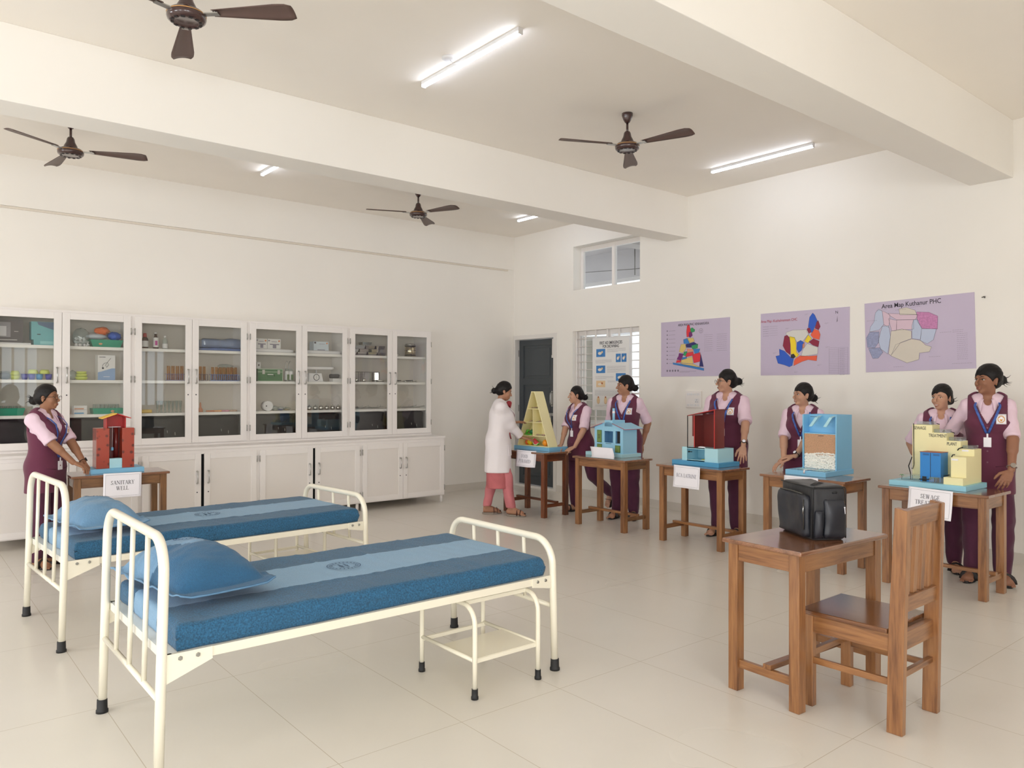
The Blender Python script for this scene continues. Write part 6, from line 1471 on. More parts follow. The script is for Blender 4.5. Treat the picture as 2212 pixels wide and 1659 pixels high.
it('wood_splints', 'bundle of upright wooden splints behind the long blue rack', 'bundle', 3.06, 2, 8.95, [('splint', MB().box(-0.09, 0.09, -0.02, 0.02, 0, 0.150), mat('pale_wood', (186, 150, 96), 0.7, var=0.25, vscale=50, stretch=(1, 1, 0.1)), 0.004)])
it('plastic_bag', 'limp clear bag lying on the wooden splints', 'bag', 3.05, 2, 8.95, [('bag', blob(0.09, 0.05, 0.022, 17, 0.3), M_CLEAR)], z=SHZ[2] + 0.151)
it('skin_model', 'salmon coloured standing anatomical cone on the third shelf', 'model', 2.755, 1, 8.90, [('cone', MB().lathe([(0, 0), (0.028, 0), (0.026, 0.03), (0.012, 0.05), (0.010, 0.09), (0.004, 0.11), (0, 0.11)], n=16), M_SAL)])
for x, c_, w_ in ((2.86, (196, 130, 96), 'flat brownish packet nearest the salmon cone'), (2.94, (220, 160, 110), 'flat orange packet on the third shelf, overlapped by its neighbours'), (3.02, (214, 150, 170), 'flat pink packet on the third shelf'), (3.11, (190, 160, 140), 'flat beige packet farthest from the salmon cone')):
    it('flat_packet', w_, 'packet', x, 1, 8.89, [('packet', soft_box(-0.045, 0.045, -0.04, 0.04, 0, 0.018, 0.004, 30, x, 0.006, 8), mat('packet_%d' % c_[0], c_, 0.4, var=0.15, vscale=60))], rz=x)
# door 5
M_BOXP = mat('carton_picture_grey', (138, 132, 148), 0.5)
def scale_box(x, w, lbl, y=8.93):
    it('scale_carton', lbl, 'box', x, 3, y, [('carton', carton(w, 0.12, 0.118), M_CART), ('picture', MB().box(-w * 0.32, w * 0.38, -0.0612, -0.06, 0.048, 0.060).box(-w * 0.10, w * 0.16, -0.0612, -0.06, 0.008, 0.048), M_BOXP), ('orange_mark', MB().sph((w * 0.37, -0.0602, 0.095), (0.010, 0.001, 0.010), 10), mat('orange_mark', (230, 130, 60), 0.5)), ('caption_strip', MB().box(-w * 0.44, -w * 0.32, -0.0612, -0.06, 0.09, 0.105).box(-w * 0.2, w * 0.2, -0.0612, -0.06, 0.082, 0.088), M_BOXP)], z=SHZ[3] + 0.046)
def pan(x0, x1, lbl, z=None): it('scale_pan', lbl, 'tray', (x0 + x1) / 2, 3, 8.92, [('pan', soft_box(-(x1 - x0) / 2, (x1 - x0) / 2, -0.10, 0.10, 0, 0.045, 0.001, 3, 1, 0.018, 10), M_TRAYW)], z=z)
pan(3.28, 3.83, 'white weighing pan under the pair of scale cartons')
scale_box(3.445, 0.135, 'scale carton partly behind the door edge, left one on its pan'); scale_box(3.60, 0.165, 'scale carton standing clear in the glass, above the green first aid box')
fa = it('first_aid_box', 'green first aid box with metal clasps and pale edging', 'box', 3.535, 2, 8.89, [('box_body', carton(0.30, 0.14, 0.112), M_GRN), ('lid', MB().box(-0.15, 0.15, -0.07, 0.07, 0.112, 0.148), M_GRN), ('edging', MB().box(-0.152, 0.152, -0.073, -0.069, 0.108, 0.114).box(-0.152, 0.152, -0.073, -0.069, 0.142, 0.150).box(-0.152, 0.152, -0.073, -0.069, 0, 0.006).box(0.146, 0.153, -0.073, -0.069, 0, 0.15), M_TRIM), ('clasp', MB().box(-0.10, -0.07, -0.078, -0.07, 0.085, 0.135), M_STEEL), ('clasp', MB().box(0.085, 0.115, -0.078, -0.07, 0.085, 0.135), M_STEEL), ('handle', MB().tube([(-0.045, -0.072, 0.075), (-0.045, -0.09, 0.06), (0.045, -0.09, 0.06), (0.045, -0.072, 0.075)], 0.006, 8), M_GRN), ('white_word', lab(-0.035, 0.035, 0.078, 0.086, -0.071), M_CART)])
it('small_carton', 'little upright white carton on top of the first aid box', 'box', 3.41, 2, 8.88, [('carton', carton(0.045, 0.04, 0.075), M_CART), ('print', MB().sph((0, -0.0205, 0.04), (0.010, 0.001, 0.012), 10), M_GREYB)], z=SHZ[2] + 0.151)
for k, (x, w_) in enumerate(((3.765, 'clear jar with printed paper inside, left of the two beside the first aid box'), (3.815, 'clear jar with green picture label, right of the two by the first aid box'))):
    it('glass_jar', w_, 'jar', x, 2, 8.88, [('jar', bottle(0.030, 0.155, 0.022, 0), M_GLASSWARE), ('label', MB().lathe([(0.0305, 0.02), (0.0305, 0.125)], n=20, caps=False), M_CART), ('picture', MB().box(-0.012, 0.018, -0.0325, -0.0306, 0.02, 0.085), mat('leaf_green_print', (96, 120, 80), 0.5))])
it('wire_hooks', 'bent wire instruments rising out of the jars', 'instrument', 3.80, 2, 8.92, [('wire', MB().tube([(-0.03, 0, 0.0), (-0.035, 0, 0.23), (-0.02, 0, 0.25), (-0.008, 0, 0.235)], 0.003, 6).tube([(0.01, 0, 0), (0.0, 0, 0.20), (0.02, 0, 0.25), (0.034, 0, 0.235)], 0.003, 6), M_STEEL)])
dr_ = MB(); dr_.tube([(0, -0.035, 0.058), (0, 0.05, 0.058)], 0.058, 28)
it('white_drum', 'round white drum on its side with a small dark hole', 'drum', 3.52, 1, 8.88, [('drum', dr_, M_TRAYW), ('hole', MB().tube([(-0.022, -0.036, 0.058), (-0.022, -0.037, 0.058)], 0.008, 12), M_INK)])
for k, (x, w_) in enumerate(((3.62, 'crumpled clear packet touching the white drum'), (3.69, 'crumpled clear packet with violet contents beside the white drum'), (3.77, 'low crumpled clear packet farthest from the white drum'))):
    it('clear_packet', w_, 'packet', x, 1, 8.89, [('film', blob(0.042, 0.05, 0.028 - 0.004 * k, 30 + k, 0.3), M_CLEAR), ('contents', blob(0.025, 0.03, 0.012, 40 + k, 0.3), mat('packet_fill_%d' % k, ((190, 186, 170), (120, 112, 160), (196, 170, 140))[k], 0.6))])
# door 6
pan(3.92, 4.46, 'white weighing pan under the single blue-white carton')
it('tablet_carton', 'white and pale blue carton standing alone on its pan', 'box', 4.205, 3, 8.93, [('carton', carton(0.20, 0.12, 0.112), mat('pale_blue_carton', (206, 216, 226), 0.5)), ('mark', MB().box(-0.092, -0.068, -0.0612, -0.06, 0.085, 0.105), M_GREYB), ('orange_mark', MB().sph((0.078, -0.0602, 0.092), (0.010, 0.001, 0.010), 10), mat('orange_mark', (230, 130, 60), 0.5)), ('caption_strip', MB().box(-0.03, 0.05, -0.0612, -0.06, 0.08, 0.084).box(-0.05, 0.05, -0.0612, -0.06, 0.003, 0.012), M_BOXP)], z=SHZ[3] + 0.046)
sc = thing('baby_scale', 'white dial weighing scale with a long shallow pan raised above it', 'scale', (4.12, 8.89, SHZ[2]))
MB().hexa([(-0.10, -0.07, 0), (0.095, -0.07, 0), (0.095, 0.07, 0), (-0.10, 0.07, 0)], [(-0.085, -0.05, 0.105), (0.078, -0.05, 0.105), (0.078, 0.05, 0.105), (-0.085, 0.05, 0.105)]).build('scale_body', M_TRAYW, sc, bevel=0.006)
MB().tube([(0.0, -0.058, 0.053), (0.0, -0.070, 0.053)], 0.042, 28).build('dial', M_CART, sc)
rg = MB()
for k in range(28):
    a, a2 = 2 * PI * k / 28, 2 * PI * (k + 1) / 28
    rg.add([(math.cos(q) * r, -0.0712, 0.053 + math.sin(q) * r) for q, r in ((a, 0.041), (a2, 0.041), (a2, 0.033), (a, 0.033))], [(0, 1, 2, 3)])
rg.box(-0.001, 0.001, -0.072, -0.071, 0.035, 0.075).build('dial_ring', M_INK, sc)
MB().cyl(0.03, 0, 0.105, 0.15, 0.008, n=10).build('post', M_TRAYW, sc)
soft_box(-0.20, 0.235, -0.08, 0.08, 0.148, 0.188, 0.001, 3, 1, 0.018, 10).build('pan', M_TRAYW, sc)
it('white_carton', 'low white carton under the dark folded cuff', 'box', 4.41, 2, 8.88, [('carton', carton(0.13, 0.10, 0.042), M_CART, 0.003)])
it('pressure_cuff', 'dark grey folded cuff lying on the low white carton', 'cuff', 4.40, 2, 8.90, [('cuff', soft_box(-0.06, 0.055, -0.045, 0.045, 0, 0.055, 0.012, 14, 4, 0.02, 12), mat('charcoal_cloth', (72, 66, 66), 0.8))], z=SHZ[2] + 0.043)
for k in range(6): it('steel_pot', 'small lidded steel pot in the row of six', 'pot', 4.045 + k * 0.078, 1, 8.86, [('pot', MB().lathe([(0, 0), (0.022, 0.001), (0.029, 0.015), (0.028, 0.035), (0.024, 0.042), (0, 0.042)], n=20), M_MIR), ('lid', MB().lathe([(0.027, 0.043), (0.020, 0.050), (0.006, 0.054), (0.007, 0.062), (0.0, 0.064)], n=20), M_MIR)], 'lidded steel pots')
# door 7
def stray(w, d, h): return basin(w, d, h, 0.86)
rows = [((4.61, 4.76, 4.90, 5.04), 0), ((4.64, 4.79, 4.95), 1), ((4.73, 4.88, 5.02), 2), ((4.83,), 3)]
nm = ['bottom row', 'second row', 'third row', 'top']
for xs_, lv in rows:
    for k, x in enumerate(xs_):
        it('steel_tray', 'oblong steel tray in the %s of the stepped pile' % nm[lv], 'tray', x, 3, 8.89 + (k % 2) * 0.012, [('tray', stray(0.135, 0.13, 0.0425), M_MIR, 0.002)], 'stepped pile of steel trays', z=SHZ[3] + lv * 0.0435, rz=(k - 1) * 0.04)
bxr = MB(); 
for (xa, xb, ya, yb) in ((-0.155, 0.155, -0.05, -0.046), (-0.155, 0.155, 0.046, 0.05), (-0.155, -0.150, -0.05, 0.05), (0.150, 0.155, -0.05, 0.05), (-0.07, -0.065, -0.05, 0.05)):
    bxr.box(xa, xb, ya, yb, 0.128, 0.132)
for x in (-0.153, -0.068, 0.152):
    for y in (-0.048, 0.048): bxr.cyl(x, y, 0, 0.13, 0.003, n=6)
for z in (0.05, 0.075, 0.10): bxr.box(-0.155, -0.068, -0.05, -0.048, z, z + 0.003)
it('steel_stand', 'wire-framed steel stand with a bright curved plate inside', 'stand', 4.885, 2, 8.93, [('frame', bxr, M_DARKSTEEL), ('plate', MB().box(-0.06, 0.05, 0.0, 0.004, 0.01, 0.125), M_STEEL), ('curved_plate', MB().grid(10, 6, lambda u, v: (0.045 + 0.10 * u, -0.03 + 0.03 * math.sin(u * PI), 0.008 + v * 0.115)), M_MIR)])
for x, w_ in ((4.60, 'steel cup half cut by the door frame'), (4.68, 'steel cup standing before the wire-framed stand'), (4.79, 'steel cup under the middle of the wire-framed stand')):
    it('steel_cup', w_, 'cup', x, 2, 8.85, [('cup', MB().lathe([(0, 0), (0.022, 0.0), (0.025, 0.02), (0.024, 0.042), (0.018, 0.046), (0, 0.046)], n=18), M_MIR)], 'steel cups')
it('kidney_dish', 'shallow dark steel kidney dish at the end of the shelf with the stand', 'dish', 5.03, 2, 8.86, [('dish', MB().lathe([(0, 0.002), (0.05, 0.0), (0.066, 0.028), (0.062, 0.028), (0.046, 0.005), (0, 0.006)], n=24), M_MIR)])
def tool(kind):
    if kind == 0: return MB().tube([(-0.09, 0, 0.006), (0.02, 0.006, 0.008), (0.08, 0.02, 0.006)], 0.0032, 6).tube([(-0.09, 0.01, 0.006), (0.02, 0.002, 0.009), (0.08, -0.018, 0.006)], 0.0032, 6).tube([(0.08 + 0.014 * math.cos(a * PI / 4), 0.03 + 0.012 * math.sin(a * PI / 4), 0.006) for a in range(8)], 0.003, 6, closed=True).tube([(0.08 + 0.014 * math.cos(a * PI / 4), -0.028 + 0.012 * math.sin(a * PI / 4), 0.006) for a in range(8)], 0.003, 6, closed=True)
    if kind == 1: return MB().tube([(-0.08, 0, 0.005), (0.0, 0.004, 0.010), (0.09, 0.0, 0.022)], 0.0035, 6)
    return MB().tube([(-0.07, 0, 0.004), (0.05, 0, 0.006), (0.08, 0.0, 0.024), (0.075, 0, 0.034)], 0.004, 6)
random.seed(31)
for k in range(12):
    it('surgical_tool', 'thin steel instrument among those strewn beneath the steel stand shelf', 'instrument', 4.62 + k * 0.037, 1, 8.85 + random.uniform(0, 0.10), [('tool', tool(k % 3), M_STEEL)], 'instruments strewn on the third shelf, left side', rz=random.uniform(-0.8, 0.8), z=SHZ[1] + 0.002 + 0.006 * (k % 3))
for k in range(11):
    it('surgical_tool', 'thin steel instrument among those strewn at the corner end of the cabinets', 'instrument', 5.22 + k * 0.040, 1, 8.85 + random.uniform(0, 0.10), [('tool', tool(k % 3), M_STEEL)], 'instruments strewn on the third shelf, right side', rz=random.uniform(-0.8, 0.8), z=SHZ[1] + 0.002 + 0.006 * (k % 3))
# door 8
it('steel_drum', 'tall polished steel dressing drum ringed with wire', 'drum', 5.52, 3, 8.90, [('drum', MB().cyl(0, 0, 0, 0.165, 0.073, n=32), mat('warm_polished_steel', (222, 208, 176), 0.16, metal=1.0)), ('lid', MB().lathe([(0.074, 0.150), (0.074, 0.168), (0.066, 0.178), (0, 0.180)], n=32), M_MIR), ('wire_ring', MB().tube([(0.077 * math.cos(a * PI / 12), 0.077 * math.sin(a * PI / 12), 0.02) for a in range(24)], 0.003, 6, closed=True).tube([(0.077 * math.cos(a * PI / 12), 0.077 * math.sin(a * PI / 12), 0.09) for a in range(24)], 0.003, 6, closed=True).tube([(0.077 * math.cos(a * PI / 12), 0.077 * math.sin(a * PI / 12), 0.15) for a in range(24)], 0.003, 6, closed=True).tube([(0.078, 0, 0.0), (0.078, 0, 0.16)], 0.003, 6).tube([(-0.03, -0.074, 0.0), (-0.03, -0.074, 0.16)], 0.003, 6), M_DARKSTEEL)])
it('steel_bowl', 'little footed steel bowl beside the steel drum', 'bowl', 5.29, 3, 8.86, [('bowl', MB().lathe([(0, 0), (0.018, 0), (0.010, 0.010), (0.036, 0.03), (0.034, 0.03), (0, 0.012)], n=20), M_MIR)])
for k, (x, w_) in enumerate(((5.28, 'dark-handled steel instrument case nearer the door handle'), (5.46, 'dark-handled steel instrument case nearer the room corner'))):
    it('instrument_case', w_, 'case', x, 2, 8.87, [('case', soft_box(-0.055, 0.055, -0.03, 0.03, 0, 0.026, 0.003, 15, 2, 0.008, 8), M_MIR), ('handle', MB().tube([(-0.05, -0.03, 0.02), (-0.03, -0.05, 0.022), (0.05, -0.05, 0.024)], 0.005, 6), M_BLACK)])
for k in range(5): it('surgical_tool', 'thin steel instrument lying by the two instrument cases', 'instrument', 5.36 + k * 0.06, 2, 8.84 + 0.02 * k, [('tool', tool(k % 3), M_STEEL)], 'instruments by the two cases', rz=0.3 * k - 0.5)
# black bags on the bottom shelves
proto_bag = None
bx_ = [(0.80, 1.32), (1.40, 1.93), (2.07, 2.58), (2.64, 3.17), (3.30, 3.85), (3.91, 4.45), (4.57, 5.10), (5.17, 5.69)]
wd = ['under the green tray at the photo edge', 'just behind the head of the red well model', 'right beside the gable of the red well model', 'below the salmon cone and flat packets', 'below the white drum', 'below the row of six steel pots', 'below the strewn instruments, left of the last door', 'at the corner end of the bottom shelf']
for (x0, x1), w_ in zip(bx_, wd):
    t = thing('stored_bag', 'black nylon bag on the bottom shelf, ' + w_, 'bag', ((x0 + x1) / 2, 8.93, SHZ[0]), 0, 'black bags stored in the cabinets')
    if proto_bag is None:
        soft_box(-0.255, 0.255, -0.12, 0.12, 0, 0.272, 0.010, 6, 2, 0.025, 16).build('bag_body', M_BAG, t)
        MB().tube([(0.05, -0.130, 0.12), (0.052, -0.133, 0.09)], 0.004, 6).tube([(0.13, -0.130, 0.10), (0.131, -0.133, 0.065)], 0.004, 6).build('zip_pull', M_STEEL, t)
        proto_bag = t
    else:
        for ch_ in proto_bag.children: copy_tree(ch_, t)
# ------------------------------------------------------------------ people: bodies and clothes grown as smooth blended surfaces
from mathutils.bvhtree import BVHTree
class Field:
    def __init__(s, lo, hi, h):
        s.h = h; s.o = np.array(lo, float)
        s.n = np.ceil((np.array(hi) - s.o) / h).astype(int) + 1
        s.F = np.full(tuple(s.n), 1.0, np.float32)
    def ax(s, i, a=0, b=None):
        b = s.n[i] if b is None else b
        sh = [1, 1, 1]; sh[i] = -1
        return (s.o[i] + np.arange(a, b) * s.h).astype(np.float32).reshape(sh)
    def _win(s, lo, hi, m):
        a = np.clip(np.floor((np.array(lo) - m - s.o) / s.h).astype(int), 0, s.n - 1)
        b = np.clip(np.ceil((np.array(hi) + m - s.o) / s.h).astype(int) + 1, 1, s.n)
        return a, b
    def _mix(s, a, b, d, k, op):
        sl = tuple(slice(x, y) for x, y in zip(a, b)); F = s.F[sl]
        if op == 'u':
            if k > 0:
                hh = np.clip(0.5 + 0.5 * (F - d) / k, 0, 1); s.F[sl] = F * (1 - hh) + d * hh - k * hh * (1 - hh)
            else: s.F[sl] = np.minimum(F, d)
        else:
            if k > 0:
                hh = np.clip(0.5 - 0.5 * (F + d) / k, 0, 1); s.F[sl] = F * (1 - hh) - d * hh + k * hh * (1 - hh)
            else: s.F[sl] = np.maximum(F, -d)
    def rc(s, A, B, ra, rb, k=0.02, op='u', flat=None):
        A = np.array(A, float); B = np.array(B, float); R = max(ra, rb)
        a, b = s._win(np.minimum(A, B) - R, np.maximum(A, B) + R, k + 0.03)
        if (b <= a).any(): return s
        X, Y, Z = (s.ax(i, a[i], b[i]) for i in range(3))
        d = B - A; L2 = max(1e-9, d @ d)
        t = np.clip(((X - A[0]) * d[0] + (Y - A[1]) * d[1] + (Z - A[2]) * d[2]) / L2, 0, 1)
        dx, dy, dz = X - A[0] - t * d[0], Y - A[1] - t * d[1], Z - A[2] - t * d[2]
        if flat is not None:      # flat = (unit vector, factor): thinner along that direction
            n, f_ = np.array(flat[0], float), flat[1]
            q = dx * n[0] + dy * n[1] + dz * n[2]; e = (1 / f_ - 1) * q
            dx, dy, dz = dx + e * n[0], dy + e * n[1], dz + e * n[2]
        D = np.sqrt(dx * dx + dy * dy + dz * dz) - (ra + (rb - ra) * t)
        s._mix(a, b, D, k, op); return s
    def el(s, c, r, k=0.02, R=None, op='u'):
        c = np.array(c, float); r = np.array(r, float); m = r.max()
        a, b = s._win(c - m, c + m, k + 0.03)
        if (b <= a).any(): return s
        X, Y, Z = (s.ax(i, a[i], b[i]) - c[i] for i in range(3))
        if R is not None:
            R = np.array(R, float); X, Y, Z = (R[0, i] * X + R[1, i] * Y + R[2, i] * Z for i in range(3))
        k0 = np.sqrt((X / r[0]) ** 2 + (Y / r[1]) ** 2 + (Z / r[2]) ** 2); k1 = np.sqrt((X / r[0] ** 2) ** 2 + (Y / r[1] ** 2) ** 2 + (Z / r[2] ** 2) ** 2)
        D = k0 * (k0 - 1) / np.maximum(k1, 1e-6)
        s._mix(a, b, D, k, op); return s
    def cut(s, fn):
        """keep where fn(X,Y,Z) < 0"""
        s.F = np.maximum(s.F, fn(s.ax(0), s.ax(1), s.ax(2)).astype(np.float32)); return s
    def mesh(s):
        F = s.F; h = s.h; F = np.pad(F, 1, constant_values=1.0); o = s.o - h
        S = F < 0; cn = tuple(np.array(F.shape) - 1); N = cn[0] * cn[1] * cn[2]
        st = (cn[1] * cn[2], cn[2], 1)
        acc = {}; pos_l = []; cell_l = []; quads = []
        for ax in range(3):
            s0 = [slice(None)] * 3; s1 = [slice(None)] * 3; s0[ax] = slice(0, -1); s1[ax] = slice(1, None)
            A, B = S[tuple(s0)], S[tuple(s1)]
            I = np.argwhere(A != B)
            if len(I) == 0: continue
            f0 = F[I[:, 0], I[:, 1], I[:, 2]]; J = I.copy(); J[:, ax] += 1; f1 = F[J[:, 0], J[:, 1], J[:, 2]]
            t = f0 / (f0 - f1); P = I.astype(np.float64); P[:, ax] += t
            u, v = (ax + 1) % 3, (ax + 2) % 3
            ok = (I[:, u] > 0) & (I[:, v] > 0) & (I[:, u] < cn[u]) & (I[:, v] < cn[v])
            I, P, f0 = I[ok], P[ok], f0[ok]
            base = I[:, 0] * st[0] + I[:, 1] * st[1] + I[:, 2] * st[2]
            cs = [base, base - st[u], base - st[u] - st[v], base - st[v]]
            for c in cs: cell_l.append(c); pos_l.append(P)
            q = np.stack(cs, 1); fl = f0 < 0; q[~fl] = q[~fl][:, ::-1]; quads.append(q)
        cell = np.concatenate(cell_l); pos = np.concatenate(pos_l)
        uq, inv = np.unique(cell, return_inverse=True)
        cnt = np.bincount(inv); V = np.stack([np.bincount(inv, pos[:, i]) / cnt for i in range(3)], 1) * h + o
        Q = np.searchsorted(uq, np.concatenate(quads))
        return V, Q
def np_mesh(name, V, Q, m, parent=None, smooth_it=0):
    for _ in range(smooth_it):
        e = np.concatenate([Q[:, [0, 1]], Q[:, [1, 2]], Q[:, [2, 3]], Q[:, [3, 0]]]); e = np.concatenate([e, e[:, ::-1]])
        c = np.bincount(e[:, 0], minlength=len(V)); W = np.stack([np.bincount(e[:, 0], V[e[:, 1], i], minlength=len(V)) for i in range(3)], 1) / np.maximum(c, 1)[:, None]
        V = V * 0.5 + W * 0.5
    me = bpy.data.meshes.new(name)
    me.vertices.add(len(V)); me.vertices.foreach_set('co', V.astype(np.float32).ravel())
    me.loops.add(Q.size); me.loops.foreach_set('vertex_index', Q.astype(np.int32).ravel())
    me.polygons.add(len(Q)); me.polygons.foreach_set('loop_start', np.arange(0, Q.size, 4, dtype=np.int32))
    try: me.polygons.foreach_set('loop_total', np.full(len(Q), 4, np.int32))
    except Exception: pass
    me.polygons.foreach_set('use_smooth', np.ones(len(Q), bool))
    me.materials.append(m); me.update(calc_edges=True); me.validate()
    o = bpy.data.objects.new(name, me); COL.objects.link(o)
    if parent is not None: o.parent = parent
    return o

def blend(F, G, k):
    h_ = np.clip(0.5 + 0.5 * (F.F - G.F) / k, 0, 1); F.F = F.F * (1 - h_) + G.F * h_ - k * h_ * (1 - h_)
def skin(name, c):
    m = mat(name, c, 0.5, spec=0.35, var=0.05, vscale=9)
    b = m.node_tree.nodes['Principled BSDF']
    b.inputs['Subsurface Weight'].default_value = 0.06; b.inputs['Subsurface Radius'].default_value = (0.02, 0.008, 0.004)
    return m
M_HAIR = mat('black_hair', (22, 18, 18), 0.5, spec=0.28, var=0.25, vscale=40, bump=0.35, bscale=70, stretch=(0.35, 1, 1))
M_VEST = mat('maroon_tunic_cloth', (98, 40, 66), 0.85, var=0.07, vscale=6, bump=0.25, bscale=12, sheen=0.15)
M_TROU = mat('dark_maroon_trouser_cloth', (78, 30, 58), 0.85, var=0.08, vscale=6, bump=0.35, bscale=9, sheen=0.15)
M_PINK = mat('pale_pink_shirt_cloth', (226, 200, 216), 0.8, var=0.02, vscale=8, bump=0.3, bscale=14)
M_COAT = mat('white_coat_cloth', (238, 232, 236), 0.8, var=0.01, vscale=6, bump=0.3, bscale=10)
M_KURTA = mat('rose_pink_kurta', (190, 104, 108), 0.8, var=0.10, vscale=12, bump=0.4, bscale=14)
M_DUP = mat('deep_red_scarf', (146, 44, 52), 0.75, var=0.12, vscale=14, bump=0.4, bscale=16)
M_LAN = mat('blue_lanyard', (58, 92, 170), 0.5, var=0.3, vscale=60)
M_EYEW = mat('eye_white', (226, 220, 214), 0.3); M_IRIS = mat('dark_iris', (34, 22, 18), 0.2)
M_LIP = mat('lips', (150, 82, 76), 0.45); M_TEETH = mat('teeth', (236, 232, 224), 0.3)
M_SANDAL = mat('dark_sandal', (34, 28, 28), 0.5); M_SBROWN = mat('brown_strap', (74, 44, 38), 0.5); M_SOLE = mat('grey_sole', (150, 140, 130), 0.7)
M_GOLD2 = mat('gold_jewel', (208, 168, 84), 0.3, metal=0.9)

def rotz(a): return np.array([[math.cos(a), -math.sin(a), 0], [math.sin(a), math.cos(a), 0], [0, 0, 1]])
def roty(a): return np.array([[math.cos(a), 0, math.sin(a)], [0, 1, 0], [-math.sin(a), 0, math.cos(a)]])
def unit(v): v = np.array(v, float); return v / np.linalg.norm(v)
def ik(sh, tg, l1, l2, hint):
    sh, tg = np.array(sh, float), np.array(tg, float); d = tg - sh; D = min(np.linalg.norm(d), (l1 + l2) * 0.998); u = d / np.linalg.norm(d)
    a = (l1 * l1 - l2 * l2 + D * D) / (2 * D); hgt = math.sqrt(max(0, l1 * l1 - a * a))
    n = np.array(hint, float); n = n - u * (n @ u); n = n / np.linalg.norm(n)
    return sh + u * a + n * hgt, sh + u * D

def hand_prims(wr, d, back, side_out, curl, spread=0.0, thumb_in=False, flat_on=False):
    """list of (A,B,ra,rb) for a hand: d = finger direction, back = out of the back of the hand, side_out = towards the thumb side"""
    d = unit(d); back = unit(np.array(back) - d * (np.array(back) @ d)); s = unit(np.array(side_out) - d * (np.array(side_out) @ d) - back * (np.array(side_out) @ back))
    P = []
    P.append((wr, wr + d * 0.03, 0.021, 0.022, (back, 0.72)))
    offs = [0.0265, 0.009, -0.009, -0.0255]; ln = [(0.038, 0.023, 0.019), (0.042, 0.026, 0.020), (0.039, 0.024, 0.019), (0.031, 0.019, 0.017)]
    for i, o in enumerate(offs):
        k = wr + d * (0.082 - 0.006 * abs(i - 1)) + s * o
        P.append((wr + d * 0.02 + s * o * 0.55, k, 0.0150, 0.0115, (back, 0.85)))
        dd = unit(d + s * (spread * (1.5 - i) * 0.14)); p = k; r = 0.0088 - 0.0006 * (i == 3)
        c = curl[i] if hasattr(curl, '__len__') else curl
        for j, L in enumerate(ln[i]):
            ang = c * (0.9, 1.1, 0.7)[j]
            ax = np.cross(dd, back); ax = ax / np.linalg.norm(ax)
            # rotate dd towards -back
            nb = unit(back - dd * (back @ dd)); dd2 = dd * math.cos(ang) - nb * math.sin(ang); 
            q = p + dd2 * L; P.append((p, q, r, r - 0.0008, None)); p = q; dd = dd2; r -= 0.0008
            back_ = nb * math.cos(ang) + dd * 0
    t0 = wr + d * 0.022 + s * 0.018 - back * 0.004
    t1 = t0 + unit(d * 0.75 + s * (0.85 if not thumb_in else 0.35) - back * 0.25) * 0.040
    t2 = t1 + unit(d * 1.0 + s * (0.35 if not thumb_in else 0.0) - back * 0.25) * 0.030
    t3 = t2 + unit(d * 1.0 + s * (0.15 if not thumb_in else -0.1) - back * 0.25) * 0.022
    P += [(t0, t1, 0.0155, 0.0115, None), (t1, t2, 0.0112, 0.0098, None), (t2, t3, 0.0098, 0.0082, None)]
    return P

